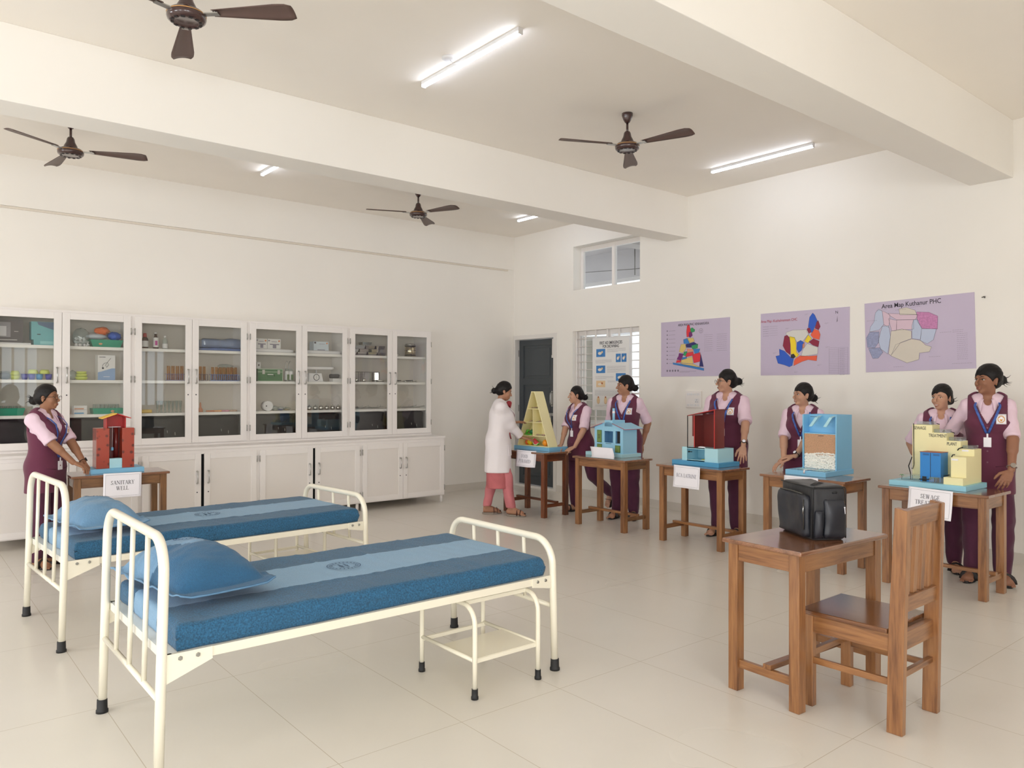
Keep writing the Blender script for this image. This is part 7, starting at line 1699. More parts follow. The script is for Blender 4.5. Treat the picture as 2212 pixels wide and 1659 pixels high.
def make_person(label, loc, H, yaw, head_yaw, head_pitch=0.0, skin_m=None, arms=None, legs=None, kind='student', smile=0.3, glasses=False, watch=None, bun=1, lean=0.0, badge=True, build=1.0, lan_card=None, sleeves='elbow'):
    s = H / 1.60
    root = thing('person', label, 'person', (loc[0], loc[1], 0), yaw)
    W2L = rotz(-yaw)
    def L(p):    # world point -> local, unscaled body units
        return (W2L @ (np.array(p, float) - np.array([loc[0], loc[1], 0]))) / s
    sk = skin_m
    lx = lean
    def up(p, amt=1.0):   # lean the trunk forward with height above the hip
        p = np.array(p, float); z = max(0, p[2] - 0.85); p[0] += lx * z * amt; return p
    B = build
    # --- joints
    sh = {1: up((-0.012, 0.150 * B, 1.292)), -1: up((-0.012, -0.150 * B, 1.292))}
    arm = {}
    for sd in (1, -1):
        a = (arms or {}).get(sd, {})
        if 'world' in a: tgt = L(a['world'])
        else: tgt = np.array(a.get('local', (0.02, sd * 0.24, 0.80)))
        el_, wr = ik(sh[sd], tgt, 0.262, 0.232, a.get('hint', (-0.6, sd * 0.5, -0.3)))
        fd = np.array(a.get('dir', wr - el_), float)
        if a.get('wdir') is not None: fd = W2L @ np.array(a['wdir'], float)
        bk = np.array(a.get('back', (0, sd, 0)), float)
        if a.get('wback') is not None: bk = W2L @ np.array(a['wback'], float)
        so = np.array(a.get('thumb', (1, 0, 0)), float)
        if a.get('wthumb') is not None: so = W2L @ np.array(a['wthumb'], float)
        arm[sd] = dict(el=el_, wr=wr, d=unit(fd), back=bk, th=so, curl=a.get('curl', 0.35), spread=a.get('spread', 0.5))
    leg = {}
    for sd in (1, -1):
        g = (legs or {}).get(sd, {})
        hip = np.array((0, sd * 0.085, 0.84)); ank = np.array(g.get('ankle', (-0.02, sd * 0.095, 0.085)))
        kn, ank2 = ik(hip, ank, 0.385, 0.375, g.get('hint', (1, sd * 0.1, 0)))
        leg[sd] = dict(hip=hip, kn=kn, an=ank2, toe=unit(g.get('toe', (1, sd * 0.22, -0.22))))
    # --- head frame
    hy = head_yaw - yaw
    hc = up((0.018, 0, 1.492))
    HR = rotz(hy) @ roty(head_pitch)
    def Hd(p): return hc + HR @ np.array(p, float)
    nb = up((-0.018, 0, 1.335))
    lo = (-0.62, -0.55, -0.01); hi = (0.66, 0.55, 1.66)
    pts = [x for sd in (1, -1) for x in (arm[sd]['el'], arm[sd]['wr'] + arm[sd]['d'] * 0.2, arm[sd]['wr'], leg[sd]['an'] + leg[sd]['toe'] * 0.2, leg[sd]['kn'])]
    pts = np.array(pts + [Hd((0.12, 0, 0)), Hd((-0.16, 0, 0))]); lo = np.minimum(pts.min(0) - 0.07, (-0.17, -0.26, -0.01)); hi = np.maximum(pts.max(0) + 0.07, (0.20, 0.26, 1.64)); lo[2] = -0.01
    F = Field(lo, hi, 0.0052)
    # trunk
    def trunk(F, g=0.0, k=0.05):
        F.el(up((0.0, 0, 0.90)), (0.108 * B + g, 0.158 * B + g, 0.125 + g), k)
        F.el(up((0.0, 0, 1.04)), (0.092 * B + g, 0.122 * B + g, 0.14 + g), k)
        F.el(up((0.0, 0, 1.19)), (0.102 * B + g, 0.142 * B + g, 0.145 + g), k)
        for sd in (1, -1): F.el(up((0.072 * B, sd * 0.062, 1.185)), (0.058 + g, 0.062 + g, 0.062 + g), 0.04)
        F.rc(sh[1], sh[-1], 0.040 + g, 0.040 + g, k); F.rc(up((-0.02, 0.06, 1.335)), up((-0.02, -0.06, 1.335)), 0.045 + g, 0.045 + g, k)
    trunk(F)
    # neck and head
    F.rc(nb, Hd((-0.014, 0, -0.055)), 0.045, 0.041, 0.025)
    F.el(Hd((-0.010, 0, 0.030)), (0.088, 0.070, 0.080), 0.02, HR.T)
    F.el(Hd((0.022, 0, -0.033)), (0.058, 0.051, 0.072), 0.025, HR.T)
    F.el(Hd((0.058, 0, -0.089)), (0.016, 0.017, 0.013), 0.022)
    for q in (1, -1):
        F.el(Hd((0.052, q * 0.034, -0.030)), (0.024, 0.020, 0.022), 0.02)
        F.rc(Hd((0.074, q * 0.014, 0.016)), Hd((0.060, q * 0.042, 0.014)), 0.009, 0.009, 0.012)
        F.el(Hd((0.081, q * 0.030, -0.002)), (0.012, 0.0135, 0.0085), 0.008, None, 's')
        F.el(Hd((-0.006, q * 0.069, -0.014)), (0.016, 0.008, 0.029), 0.006, HR.T)
    F.rc(Hd((0.079, 0, 0.004)), Hd((0.101, 0, -0.030)), 0.0062, 0.0078, 0.008)
    F.rc(Hd((0.091, 0.0075, -0.035)), Hd((0.091, -0.0075, -0.035)), 0.0062, 0.0062, 0.006)
    F.rc(Hd((0.079, 0.014, -0.058)), Hd((0.079, -0.014, -0.058)), 0.0070, 0.0070, 0.008); F.rc(Hd((0.077, 0.012, -0.069)), Hd((0.077, -0.012, -0.069)), 0.0070, 0.0070, 0.008)
    # arms, hands
    for sd in (1, -1):
        a = arm[sd]
        F.rc(sh[sd], a['el'], 0.040 * B, 0.034, 0.02); F.rc(a['el'], a['wr'], 0.036, 0.0235, 0.012)
        F.rc(a['el'], a['el'] * 0.65 + a['wr'] * 0.35, 0.036, 0.037, 0.01)
        a['fing'] = hand_prims(a['wr'] + a['d'] * 0.012, a['d'], a['back'], a['th'], a['curl'], a['spread'])
        for (p, q, ra, rb, fl) in a['fing']: F.rc(p, q, ra, rb, 0.004, 'u', fl)
    # legs, feet
    for sd in (1, -1):
        g = leg[sd]
        F.rc(g['hip'], g['kn'], 0.080 * B, 0.052, 0.04); F.rc(g['kn'], g['an'], 0.052, 0.033, 0.02); F.rc(g['kn'] * 0.8 + g['an'] * 0.2 + (-0.02, 0, 0), g['kn'] * 0.4 + g['an'] * 0.6, 0.045, 0.034, 0.03)
        t = g['toe']; hz = np.array((t[0], t[1], 0)); hz = hz / max(1e-6, np.linalg.norm(hz)); sidev = np.array((-hz[1], hz[0], 0))
        heel = g['an'] + (-0.030 * hz) + (0, 0, -0.045) ; ball = g['an'] + t * 0.135 + (0, 0, -0.034 if t[2] > -0.5 else 0)
        if t[2] > -0.5: heel[2] = max(0.038, heel[2]); ball[2] = max(0.034, ball[2])
        F.rc(heel, ball, 0.029, 0.027, 0.02); F.rc(g['an'], ball, 0.031, 0.024, 0.02); F.rc(ball + sidev * 0.018, ball - sidev * 0.022, 0.020, 0.018, 0.01)
        for i in range(5):
            o = (i - 2) * 0.0165 * sd; bs = ball + sidev * -o + (0, 0, -0.008)
            F.rc(bs, bs + t * (0.052 - abs(i - 1) * 0.006), 0.0115 - (0.002 if i else 0), 0.0085, 0.005)
        g['heel'], g['ball'], g['hz'], g['side'] = heel, ball, hz, sidev
    V, Q = F.mesh(); V = V * s
    V[:, 2] = np.maximum(V[:, 2], 0.004)
    np_mesh('body', V, Q, sk, root, 1)

    # --- clothes
    h2 = 0.0085
    coat = kind == 'doctor'
    def arm_cut(F, sd, frac):
        """cut a sleeve square across the arm at a fraction of upper arm (0..1) or forearm (1..2)"""
        a = arm[sd]
        p, d = (sh[sd] + (a['el'] - sh[sd]) * frac, unit(a['el'] - sh[sd])) if frac <= 1 else (a['el'] + (a['wr'] - a['el']) * (frac - 1), unit(a['wr'] - a['el']))
        return p, d
    # shirt / kurta under layer
    F = Field(lo, hi, h2)
    if not coat:
        trunk(F, 0.010)
        F.rc(nb + (0.0, 0, -0.03), nb + (0, 0, 0.012), 0.075, 0.058, 0.03)
        c = up((0.04, 0, 1.30))
        F.cut(lambda X, Y, Z: 0.95 - Z)
        F.cut(lambda X, Y, Z: np.abs(Y) - 0.165)
        F.el(up((0.062, 0, 1.375)), (0.055, 0.034, 0.075), 0.01, None, 's')     # open throat
        for sd in (1, -1):
            a = arm[sd]; dd = unit(a['el'] - sh[sd]); end = sh[sd] + (a['el'] - sh[sd]) * 0.93
            Fs = Field(lo, hi, h2)
            Fs.rc(sh[sd] - (0, sd * 0.010, 0.0), a['el'], 0.058 * B, 0.053 * B, 0.0)
            Fs.rc(end - dd * 0.040, end - dd * 0.002, 0.0565 * B, 0.0590 * B, 0.004)
            Fs.cut(lambda X, Y, Z: (X - end[0]) * dd[0] + (Y - end[1]) * dd[1] + (Z - end[2]) * dd[2])
            blend(F, Fs, 0.03)
        V, Q = F.mesh(); nz = np.array([MN.noise(Vector(v * 20)) for v in V]); nz2 = np.array([MN.noise(Vector(v * 20 + 7.3)) for v in V])
        V = V + np.stack([nz, nz2, nz * 0.3], 1) * 0.006
        np_mesh('shirt', V * s, Q, M_PINK, root, 1)
    # tunic vest
    def vest_cloth(name, m, g, hem, neck_w, neck_z, arm_y, flare, thick=0.013, open_front=0.0, noise_amp=0.004, sleeves=False):
        F = Field(lo, hi, 0.0072)
        trunk(F, g)
        F.rc(up((-0.0, 0.055, 0.86)), (0.0, 0.062, hem + 0.02), 0.118 * B + flare * 0.5, 0.112 * B + flare, 0.05); F.rc(up((-0.0, -0.055, 0.86)), (0.0, -0.062, hem + 0.02), 0.118 * B + flare * 0.5, 0.112 * B + flare, 0.05)
        G = Field(lo, hi, 0.0072); trunk(G, g - thick)
        for q in (1, -1): G.rc(up((-0.0, q * 0.055, 0.86)), (0.0, q * 0.062, hem - 0.02), 0.118 * B + flare * 0.5 - thick, 0.112 * B + flare - thick, 0.05)
        F.F = np.maximum(F.F, -G.F)
        lx_ = lx
        F.cut(lambda X, Y, Z: hem - Z + 0 * X)
        # arm holes
        F.cut(lambda X, Y, Z: np.where(Z > 1.11, np.abs(Y) - (arm_y + np.maximum(0, 1.20 - Z) * 0.9), -1) + 0 * X)
        # V neck and round back neck
        F.cut(lambda X, Y, Z: np.where(X > lx_ * (Z - 0.85), np.minimum(Z - neck_z, 0.5) * neck_w - np.abs(Y), -1))
        c = nb
        F.cut(lambda X, Y, Z: 0.066 - np.sqrt((X - c[0] - 0.01) ** 2 + Y ** 2) - np.maximum(0, 1.335 - Z) * 3)
        if open_front > 0: F.cut(lambda X, Y, Z: np.where(X > 0, open_front - np.abs(Y), -1) + 0 * Z)
        if sleeves:
            for sd in (1, -1):
                a = arm[sd]; Fs = Field(lo, hi, 0.0072)
                end = a['el'] + (a['wr'] - a['el']) * 0.93; dd = unit(a['wr'] - a['el'])
                Fs.rc(sh[sd] - (0, sd * 0.02, 0), a['el'], 0.056, 0.056, 0.0); Fs.rc(a['el'], a['wr'], 0.057, 0.049, 0.03)
                far = np.sqrt((Fs.ax(0) - end[0]) ** 2 + (Fs.ax(1) - end[1]) ** 2 + (Fs.ax(2) - end[2]) ** 2) < 0.12
                pl = (Fs.ax(0) - end[0]) * dd[0] + (Fs.ax(1) - end[1]) * dd[1] + (Fs.ax(2) - end[2]) * dd[2]
                Fs.F = np.where(far, np.maximum(Fs.F, pl), Fs.F).astype(np.float32)
                blend(F, Fs, 0.06)
        V, Q = F.mesh()
        nz = np.array([MN.noise(Vector((v[0] * 9, v[1] * 9, v[2] * 4 + H))) for v in V]) * noise_amp * 1.6
        r_ = V.copy(); r_[:, 2] = 0; r_ /= np.maximum(np.linalg.norm(r_, axis=1), 1e-6)[:, None]
        V = V + r_ * (nz * np.clip((1.25 - V[:, 2]) * 3, 0, 1))[:, None]
        return np_mesh(name, V * s, Q, m, root, 1)
    def trousers(m, g=0.028, bottom=0.055, top=0.98):
        F = Field(lo, hi, 0.0085)
        F.el(up((0.0, 0, 0.90)), (0.112 * B, 0.162 * B, 0.13), 0.05)
        for sd in (1, -1):
            l_ = leg[sd]
            F.rc(l_['hip'], l_['kn'], 0.092 * B, 0.062 + g * 0.35, 0.03); F.rc(l_['kn'], l_['an'] + (0, 0, 0.0), 0.062 + g * 0.35, 0.046 + g * 0.5, 0.02)
        F.cut(lambda X, Y, Z: np.maximum(Z - top, bottom - Z) + 0 * X)
        V, Q = F.mesh()
        nz = np.array([MN.noise(Vector((v[0] * 14, v[1] * 14, v[2] * 9 + H))) for v in V])
        for sd in (1, -1):
            sel = (V[:, 1] * sd > 0) & (V[:, 2] < 0.8)
            cx = V[sel].mean(0) if sel.any() else 0
            l_ = leg[sd]; ctr = np.array([np.interp(V[sel][:, 2], (l_['an'][2], l_['kn'][2], 0.84), (l_['an'][i], l_['kn'][i], l_['hip'][i])) for i in (0, 1)]).T
            r_ = V[sel].copy(); r_[:, :2] -= ctr; r_[:, 2] = 0; r_ /= np.maximum(np.linalg.norm(r_, axis=1), 1e-6)[:, None]
            V[sel] += r_ * nz[sel][:, None] * 0.012
        return np_mesh('trousers', V * s, Q, m, root, 1)
    if not coat:
        vest = vest_cloth('vest', M_VEST, 0.024, 0.655, 0.50, 1.165, 0.136 * B + 0.004, 0.012)
        trousers(M_TROU)
    else:
        vest = vest_cloth('kurta', M_KURTA, 0.012, 0.33, 0.35, 1.26, 0.30, 0.010, noise_amp=0.006)
        trousers(mat('rose_pink_trousers', (204, 122, 128), 0.8, var=0.06, vscale=10, bump=0.4, bscale=12), 0.02, 0.10)
        cf = vest_cloth('white_coat', M_COAT, 0.026, 0.52, 0.30, 1.10, 0.30, 0.034, 0.016, 0.028, 0.011, True)
    # surface finder on the outer garment
    vm = (vest if not coat else cf).data
    bvh = BVHTree.FromPolygons([v.co for v in vm.vertices], [tuple(p.vertices) for p in vm.polygons])
    def front(y, z, off=0.005, x0=0.6):
        h_ = bvh.ray_cast(Vector((x0 * s, y * s, z * s)), Vector((-1, 0, 0)))
        if h_[0] is None: 
            return np.array(up((0.135, y, z))) * s
        return np.array(h_[0]) + np.array((off, 0, 0))
    # collar
    if not coat:
        c0 = nb + (0.004, 0, 0.020)
        def col(u, v, side):
            th = math.radians(180) * (1 - u) + math.radians(24) * u   # from the nape round to the front
            y = math.sin(th) * side; x = math.cos(th)
            tip = max(0, (u - 0.62) / 0.38) ** 1.5
            r0, r1 = 0.055, 0.078 + 0.030 * tip
            z0, z1 = 0.034 - 0.045 * u ** 2, -0.014 - 0.070 * tip - 0.020 * u
            r = r0 + (r1 - r0) * v ** 0.8
            p = c0 + (x * r * (1.0 + 0.25 * u), y * r * 0.98, z0 + (z1 - z0) * v + 0.010 * math.sin(PI * v))
            return tuple(np.array(p) * s)
        for side in (1, -1):
            MB().grid(18, 7, lambda u, v, q=side: col(u, v, q)).build('collar', M_PINK, root, solid=0.004)
        # lanyard: from the nape over both shoulders to the breastbone
        for side in (1, -1):
            pts_ = [c0 + (-0.064, side * 0.012, 0.018), c0 + (-0.045, side * 0.050, 0.014), c0 + (0.0, side * 0.072, 0.000), ]
            P_ = [np.array(p) * s for p in pts_]
            end_z = (lan_card or 1.07)
            for t in np.linspace(0, 1, 9):
                y = side * (0.078 * (1 - t) + 0.006 * t); z = 1.295 + (end_z - 1.295) * t
                P_.append(front(y, z, 0.006 * s + (0.02 * s if z > 1.24 else 0)))
            MB().tube([tuple(p) for p in P_], 0.0085 * s, 8, flat=(0.22, 1.0)).build('lanyard', M_LAN, root)
        cp = front(0, (lan_card or 1.07) - 0.03, 0.010)
        MB().box(cp[0] - 0.002, cp[0] + 0.002, cp[1] - 0.026, cp[1] + 0.026, cp[2] - 0.075, cp[2]).box(cp[0] - 0.001, cp[0] + 0.003, cp[1] - 0.006, cp[1] + 0.006, cp[2], cp[2] + 0.03).build('id_card', M_PAPER, root, bevel=0.001)
        if badge:
            yb_, zb_ = 0.085, 1.205
            def bp(u, v, o=0.0055): return tuple(front(yb_ + (u - 0.5) * 0.062, zb_ + (v - 0.5) * 0.072, o * s))
            bo_ = MB().grid(6, 6, lambda u, v: bp(u, v, 0.004)).build('badge', M_PAPER, root, solid=0.0015)
            sl = MB()
            for k in range(16):
                a0, a1 = 2 * PI * k / 16, 2 * PI * (k + 1) / 16
                sl.add([bp(0.5 + 0.36 * math.cos(q) * r, 0.5 + 0.36 * math.sin(q) * r) for q, r in ((a0, 1), (a1, 1), (a1, 0.78), (a0, 0.78))], [(0, 1, 2, 3)])
            for (u0, u1, v0, v1) in ((0.34, 0.66, 0.44, 0.50), (0.40, 0.60, 0.30, 0.44), (0.28, 0.72, 0.62, 0.67)): sl.add([bp(u0, v0), bp(u1, v0), bp(u1, v1), bp(u0, v1)], [(0, 1, 2, 3)])
            sl.build('printed_crest', mat('crest_ochre', (206, 150, 70), 0.5), bo_, clean=False)
        for z in (1.14, 1.06, 0.97, 0.89):
            p = front(0.0, z, 0.001); MB().tube([tuple(p), tuple(p + np.array((0.004, 0, 0)))], 0.0065, 10).build('button', mat('maroon_button', (120, 66, 88), 0.3), root)
        for sd in (1, -1):
            A_ = front(sd * 0.05, 0.86, 0.002); B2 = front(sd * 0.13, 0.87, 0.002); MB().tube([tuple(A_), tuple((A_ + B2) / 2 + np.array((0.004, 0, 0))), tuple(B2)], 0.0025, 6).build('pocket_seam', mat('seam_maroon', (80, 30, 54), 0.8), root)
    else:
        for side in (1, -1):      # coat lapels
            lp = [(-0.05, 0.055, 1.375), (0.0, 0.070, 1.365)]
            def lap(u, v, q=side):
                z = 1.36 - 0.26 * u; y0_ = (0.066 - 0.035 * u); y1_ = y0_ + 0.05 * math.sin(PI * min(1, u * 1.1 + 0.12))
                y = q * (y0_ + (y1_ - y0_) * v)
                if z > 1.30: p = np.array(up((0.045 + 0.35 * (1.36 - z), y, z))) * s; return tuple(p)
                return tuple(front(y, z, 0.010))
            MB().grid(14, 4, lap).build('lapel', M_COAT, root, solid=0.004)
        for sd in (1, -1):
            A_ = front(sd * 0.075, 0.86, 0.008); B2 = front(sd * 0.155, 0.86, 0.008); C2 = front(sd * 0.155, 0.72, 0.008); D2_ = front(sd * 0.075, 0.72, 0.008)
            MB().add([tuple(A_), tuple(B2), tuple(C2), tuple(D2_)], [(0, 1, 2, 3)]).build('coat_pocket', M_COAT, root, solid=0.006)
        kb = BVHTree.FromPolygons([v.co for v in vest.data.vertices], [tuple(p.vertices) for p in vest.data.polygons])
        def frontk(y, z, off):
            h_ = kb.ray_cast(Vector((0.6 * s, y * s, z * s)), Vector((-1, 0, 0)))
            return np.array(h_[0]) + np.array((off, 0, 0)) if h_[0] is not None else np.array(up((0.12, y, z))) * s
        # scarf: pleated band down the front and a tail at the side
        sc_ = []
        MB().grid(24, 8, lambda u, v: tuple(frontk(-0.050 + 0.10 * v + 0.01 * math.sin(u * 5), 1.335 - 0.42 * u, 0.020 + 0.007 * math.sin(v * 14)) if u > 0.12 else np.array(up((0.075 + 0.3 * u, -0.055 + 0.11 * v, 1.355 - 0.30 * u))) * s)).build('scarf', M_DUP, root, solid=0.004)
        MB().grid(12, 6, lambda u, v: ((0.02 + 0.03 * v - 0.02 * u) * s, (-0.168 - 0.006 * math.sin(v * 9)) * s, (0.64 - 0.20 * u) * s)).build('scarf_tail', M_DUP, root, solid=0.004)
        MB().tube([tuple(np.array(up((0.09 , y, z))) * s) for y, z in ((-0.055, 1.35), (0, 1.31), (0.055, 1.35))], 0.03 * s, 10).build('scarf_fold', M_DUP, root)
    # --- hair
    F = Field(hc - 0.24, hc + 0.24, 0.0055)
    F.el(Hd((-0.014, 0, 0.030)), (0.096, 0.079, 0.090), 0.0, HR.T)
    F.el(Hd((-0.050, 0, -0.010)), (0.058, 0.066, 0.062), 0.03, HR.T)
    Ri = HR.T
    def hcut(X, Y, Z):
        x = Ri[0, 0] * (X - hc[0]) + Ri[0, 1] * (Y - hc[1]) + Ri[0, 2] * (Z - hc[2])
        y = Ri[1, 0] * (X - hc[0]) + Ri[1, 1] * (Y - hc[1]) + Ri[1, 2] * (Z - hc[2])
        z = Ri[2, 0] * (X - hc[0]) + Ri[2, 1] * (Y - hc[1]) + Ri[2, 2] * (Z - hc[2])
        f1 = x * 0.85 - z * 0.53 - 0.036 + np.maximum(0, 0.014 - np.abs(y)) * -0.3 + np.abs(y) * 0.16
        f2 = -0.078 - z + np.maximum(0, x + 0.02) * 0.9
        return np.maximum(f1, f2)
    F.cut(hcut)
    for q in (1, -1): F.el(Hd((0.000, q * 0.078, -0.016)), (0.022, 0.018, 0.030), 0.0, HR.T, 's')
    F.rc(Hd((0.09, 0, 0.075)), Hd((0.0, 0, 0.124)), 0.004, 0.004, 0.003, 's')
    bz = -0.035 if bun == 1 else -0.005
    F.el(Hd((-0.118, 0, bz)), (0.034, 0.042, 0.038), 0.012, HR.T)
    F.rc(Hd((-0.085, 0, bz + 0.01)), Hd((-0.11, 0, bz)), 0.028, 0.026, 0.012)
    V, Q = F.mesh()
    rl = (V - hc) @ HR; nz = np.array([MN.noise(Vector((r[0] * 10, r[1] * 45, r[2] * 45))) for r in rl]); dv = V - Hd((-0.02, 0, 0.02)); dv /= np.linalg.norm(dv, axis=1)[:, None]
    V = V + dv * nz[:, None] * 0.0035
    hair = np_mesh('hair', V * s, Q, M_HAIR, root, 1)
    hb = MB()
    random.seed(int(H * 1000))
    for k in range(7):
        a = random.uniform(0, 6.28); p = np.array((-0.118, 0, bz)); q = p + np.array((-0.03 + 0.0 * a, math.cos(a) * 0.042, math.sin(a) * 0.042)); r = q + np.array((-0.014, math.cos(a + 0.7) * 0.016, math.sin(a + 0.7) * 0.016))
        hb.tube([tuple(Hd(p + (q - p) * 0.7) * s), tuple(Hd(q) * s), tuple(Hd(r) * s)], [0.004, 0.0022, 0.0006], 5)
    hb.build('stray_hair', M_HAIR, hair)
    # --- face
    def hM(p, sc_=1.0):
        c = Hd(p) * s; M4 = Matrix(((HR[0, 0], HR[0, 1], HR[0, 2], c[0]), (HR[1, 0], HR[1, 1], HR[1, 2], c[1]), (HR[2, 0], HR[2, 1], HR[2, 2], c[2]), (0, 0, 0, 1)))
        return M4 @ Matrix.Scale(s, 4)
    for q in (1, -1):
        MB().sph((0, 0, 0), (0.007, 0.0120, 0.0048), 14, M=hM((0.0640, q * 0.030, -0.001))).build('eye', M_EYEW, root)
        MB().sph((0, 0, 0), (0.0040, 0.0050, 0.0050), 10, M=hM((0.0685, q * 0.030, -0.0005))).build('iris', M_IRIS, root)
        MB().tube([(0.0, -0.015, -0.001), (0.002, -0.006, 0.0055), (0.001, 0.006, 0.0055), (-0.004, 0.016, 0.0)], [0.0012, 0.002, 0.002, 0.0012], 6, M=hM((0.0690, q * 0.030, 0.001))).build('eyelid', M_IRIS, root)
        MB().tube([(0.004, -0.016 * q, -0.001), (0.003, -0.004 * q, 0.004), (-0.006, 0.014 * q, 0.002)], [0.0022, 0.0028, 0.0010], 6, M=hM((0.0755, q * 0.030, 0.0175))).build('eyebrow', M_HAIR, root)
        MB().sph((0, 0, 0), (0.003, 0.003, 0.003), 8, M=hM((0.0, q * 0.079, -0.040))).build('ear_stud', M_GOLD2, root)
    sm = smile
    MB().tube([(-0.006, -0.019 - 0.004 * sm, 0.004 * sm), (0.0045, -0.008, 0.0), (0.0055, 0, -0.001), (0.0045, 0.008, 0.0), (-0.006, 0.019 + 0.004 * sm, 0.004 * sm)], [0.001, 0.0026, 0.0028, 0.0026, 0.001], 8, M=hM((0.0825, 0, -0.0575))).tube([(-0.006, -0.018 - 0.004 * sm, 0.006 * sm), (0.0025, -0.008, -0.004 * sm), (0.0035, 0, -0.005 * sm), (0.0025, 0.008, -0.004 * sm), (-0.006, 0.018 + 0.004 * sm, 0.006 * sm)], [0.001, 0.0028, 0.0032, 0.0028, 0.001], 8, M=hM((0.0825, 0, -0.0655 - 0.003 * sm))).build('lips', M_LIP, root)
    if sm > 0.6: MB().sph((0, 0, 0), (0.004, 0.015, 0.0035), 10, M=hM((0.0835, 0, -0.0625))).build('teeth', M_TEETH, root)
    if glasses:
        gl = MB()
        for q in (1, -1):
            ring = [(0.0965 - 0.002 * abs(math.cos(a)), q * 0.031 + 0.0225 * math.cos(a), -0.003 + 0.0175 * math.sin(a)) for a in [2 * PI * k / 16 for k in range(16)]]
            gl.tube(ring, 0.0014, 6, closed=True)
            gl.tube([(0.094, q * 0.053, 0.003), (0.06, q * 0.074, 0.002), (0.0, q * 0.079, -0.004), (-0.012, q * 0.077, -0.016)], 0.0014, 6)
        gl.tube([(0.0965, 0.009, 0.0), (0.0975, 0, 0.003), (0.0965, -0.009, 0.0)], 0.0013, 6)
        for i, v in enumerate(gl.v): gl.v[i] = tuple(Hd(v) * s)
        gl.build('spectacles', M_IRIS, root)
    # --- footwear
    for sd in (1, -1):
        g = leg[sd]; hz, sv, t = g['hz'], g['side'], g['toe']
        flatf = t[2] > -0.5
        n = 20; outl = []
        Lf = 0.245
        for i in range(n):
            a = 2 * PI * i / n; u = 0.5 + 0.5 * math.cos(a)
            w = 0.030 + 0.016 * u
            outl.append((-0.055 + Lf * u, math.sin(a) * w))
        o0 = g['an'] * 1.0
        if flatf:
            vs0 = [tuple(np.array((o0[0], o0[1], 0.002)) * s + (hz * x + sv * y) * s) for x, y in outl]; vs1 = [(a[0], a[1], 0.020 * s) for a in vs0]
        else:
            dn = unit(np.cross(sv, t)); dn = dn if dn @ np.array((0, 0, 1)) < 0 or dn[0] < 0 else -dn
            dn = -unit(np.cross(t, sv))
            b0 = o0 + dn * 0.045
            vs0 = [tuple((b0 + t * x + sv * y + dn * 0.018) * s) for x, y in outl]; vs1 = [tuple((b0 + t * x + sv * y) * s) for x, y in outl]
        shb = MB(); shb.add(vs0 + vs1, [tuple(reversed(range(n))), tuple(range(n, 2 * n))] + [(i, (i + 1) % n, n + (i + 1) % n, n + i) for i in range(n)])
        so_ = shb.build('sandal', M_SANDAL if not coat else M_SOLE, root, bevel=0.003)
        stp = MB(); upv = np.array((0, 0, 1.0)) if flatf else -dn
        for (fx, w_) in (((0.085, 0.016), (0.125, 0.016)) if coat else ((0.095, 0.022),)):
            arc = []
            for k in range(9):
                a = PI * k / 8
                base = (o0 * (1, 1, 0) + (0, 0, 0.012)) if flatf else b0
                arc.append(tuple((base + (hz if flatf else t) * fx + sv * math.cos(a) * 0.047 + upv * (math.sin(a) * (0.060 - 0.15 * (fx - 0.085)))) * s))
            stp.tube(arc, w_ * s, 8, flat=(0.18, 1) )
        if coat: stp.tube([tuple((o0 * (1, 1, 0) + hz * 0.17 + sv * 0.005 + (0, 0, 0.03)) * s + np.array(q) * s) for q in (hz * -0.0 + sv * 0.02 - (0, 0, 0.012), (0, 0, 0.012), sv * -0.018 - (0, 0, 0.012))], 0.007 * s, 8, flat=(0.25, 1))
        stp.build('strap', M_SBROWN if coat else M_SANDAL, so_)
    # --- watch, bangle
    for sd, wk in (watch or {}).items():
        a = arm[sd]; d = unit(a['wr'] - a['el']); c = a['wr'] - d * 0.020; b_ = unit(a['back'] - d * (a['back'] @ d)); t_ = np.cross(d, b_)
        ring = [tuple((c + (b_ * math.cos(x) + t_ * math.sin(x)) * 0.0285) * s) for x in [2 * PI * k / 18 for k in range(18)]]
        if wk == 'bangle': MB().tube(ring, 0.003 * s, 6, closed=True).build('bangle', M_SBROWN, root); continue
        w_ = MB().tube(ring, 0.008 * s, 8, closed=True, flat=(0.3, 1.0)).build('watch_strap', M_BLACK if wk != 'steel' else M_STEEL, root)
        MB().tube([tuple((c + b_ * 0.026) * s), tuple((c + b_ * 0.036) * s)], 0.0175 * s, 20).build('watch_case', M_STEEL if wk == 'steel' else M_BLACK, w_)
        MB().tube([tuple((c + b_ * 0.036) * s), tuple((c + b_ * 0.0365) * s)], 0.0145 * s, 20).build('watch_face', M_PAPER if wk != 'steel' else M_SOLE, w_)
    return root

SKA = skin('warm_brown_skin', (152, 108, 82)); SKB = skin('light_brown_skin', (190, 146, 122)); SKC = skin('mid_brown_skin', (174, 128, 102)); SKD = skin('deep_brown_skin', (148, 104, 82))
D = math.radians
# student beside the red well, profile to the right, hands clasped on the table corner
make_person('young person in maroon tunic and spectacles, hands clasped at the well table', (1.055, 7.52), 1.535, D(-46), D(-36), 0.02, SKA,
    arms={-1: dict(world=(1.262, 7.268, 0.835), hint=(-0.7, -0.9, -0.3), wdir=(0.75, -0.35, -0.35), wback=(0.3, -0.4, 0.9), wthumb=(0.3, 0.9, 0.2), curl=0.55, spread=0.1),
          1: dict(world=(1.330, 7.372, 0.845), hint=(-0.4, 1.0, -0.3), wdir=(0.2, -0.95, -0.30), wback=(0.8, 0.0, 0.6), wthumb=(-0.4, -0.1, 0.8), curl=0.5, spread=0.1)}, glasses=True, watch={1: 'black'}, smile=0.0, badge=True, lan_card=0.96)
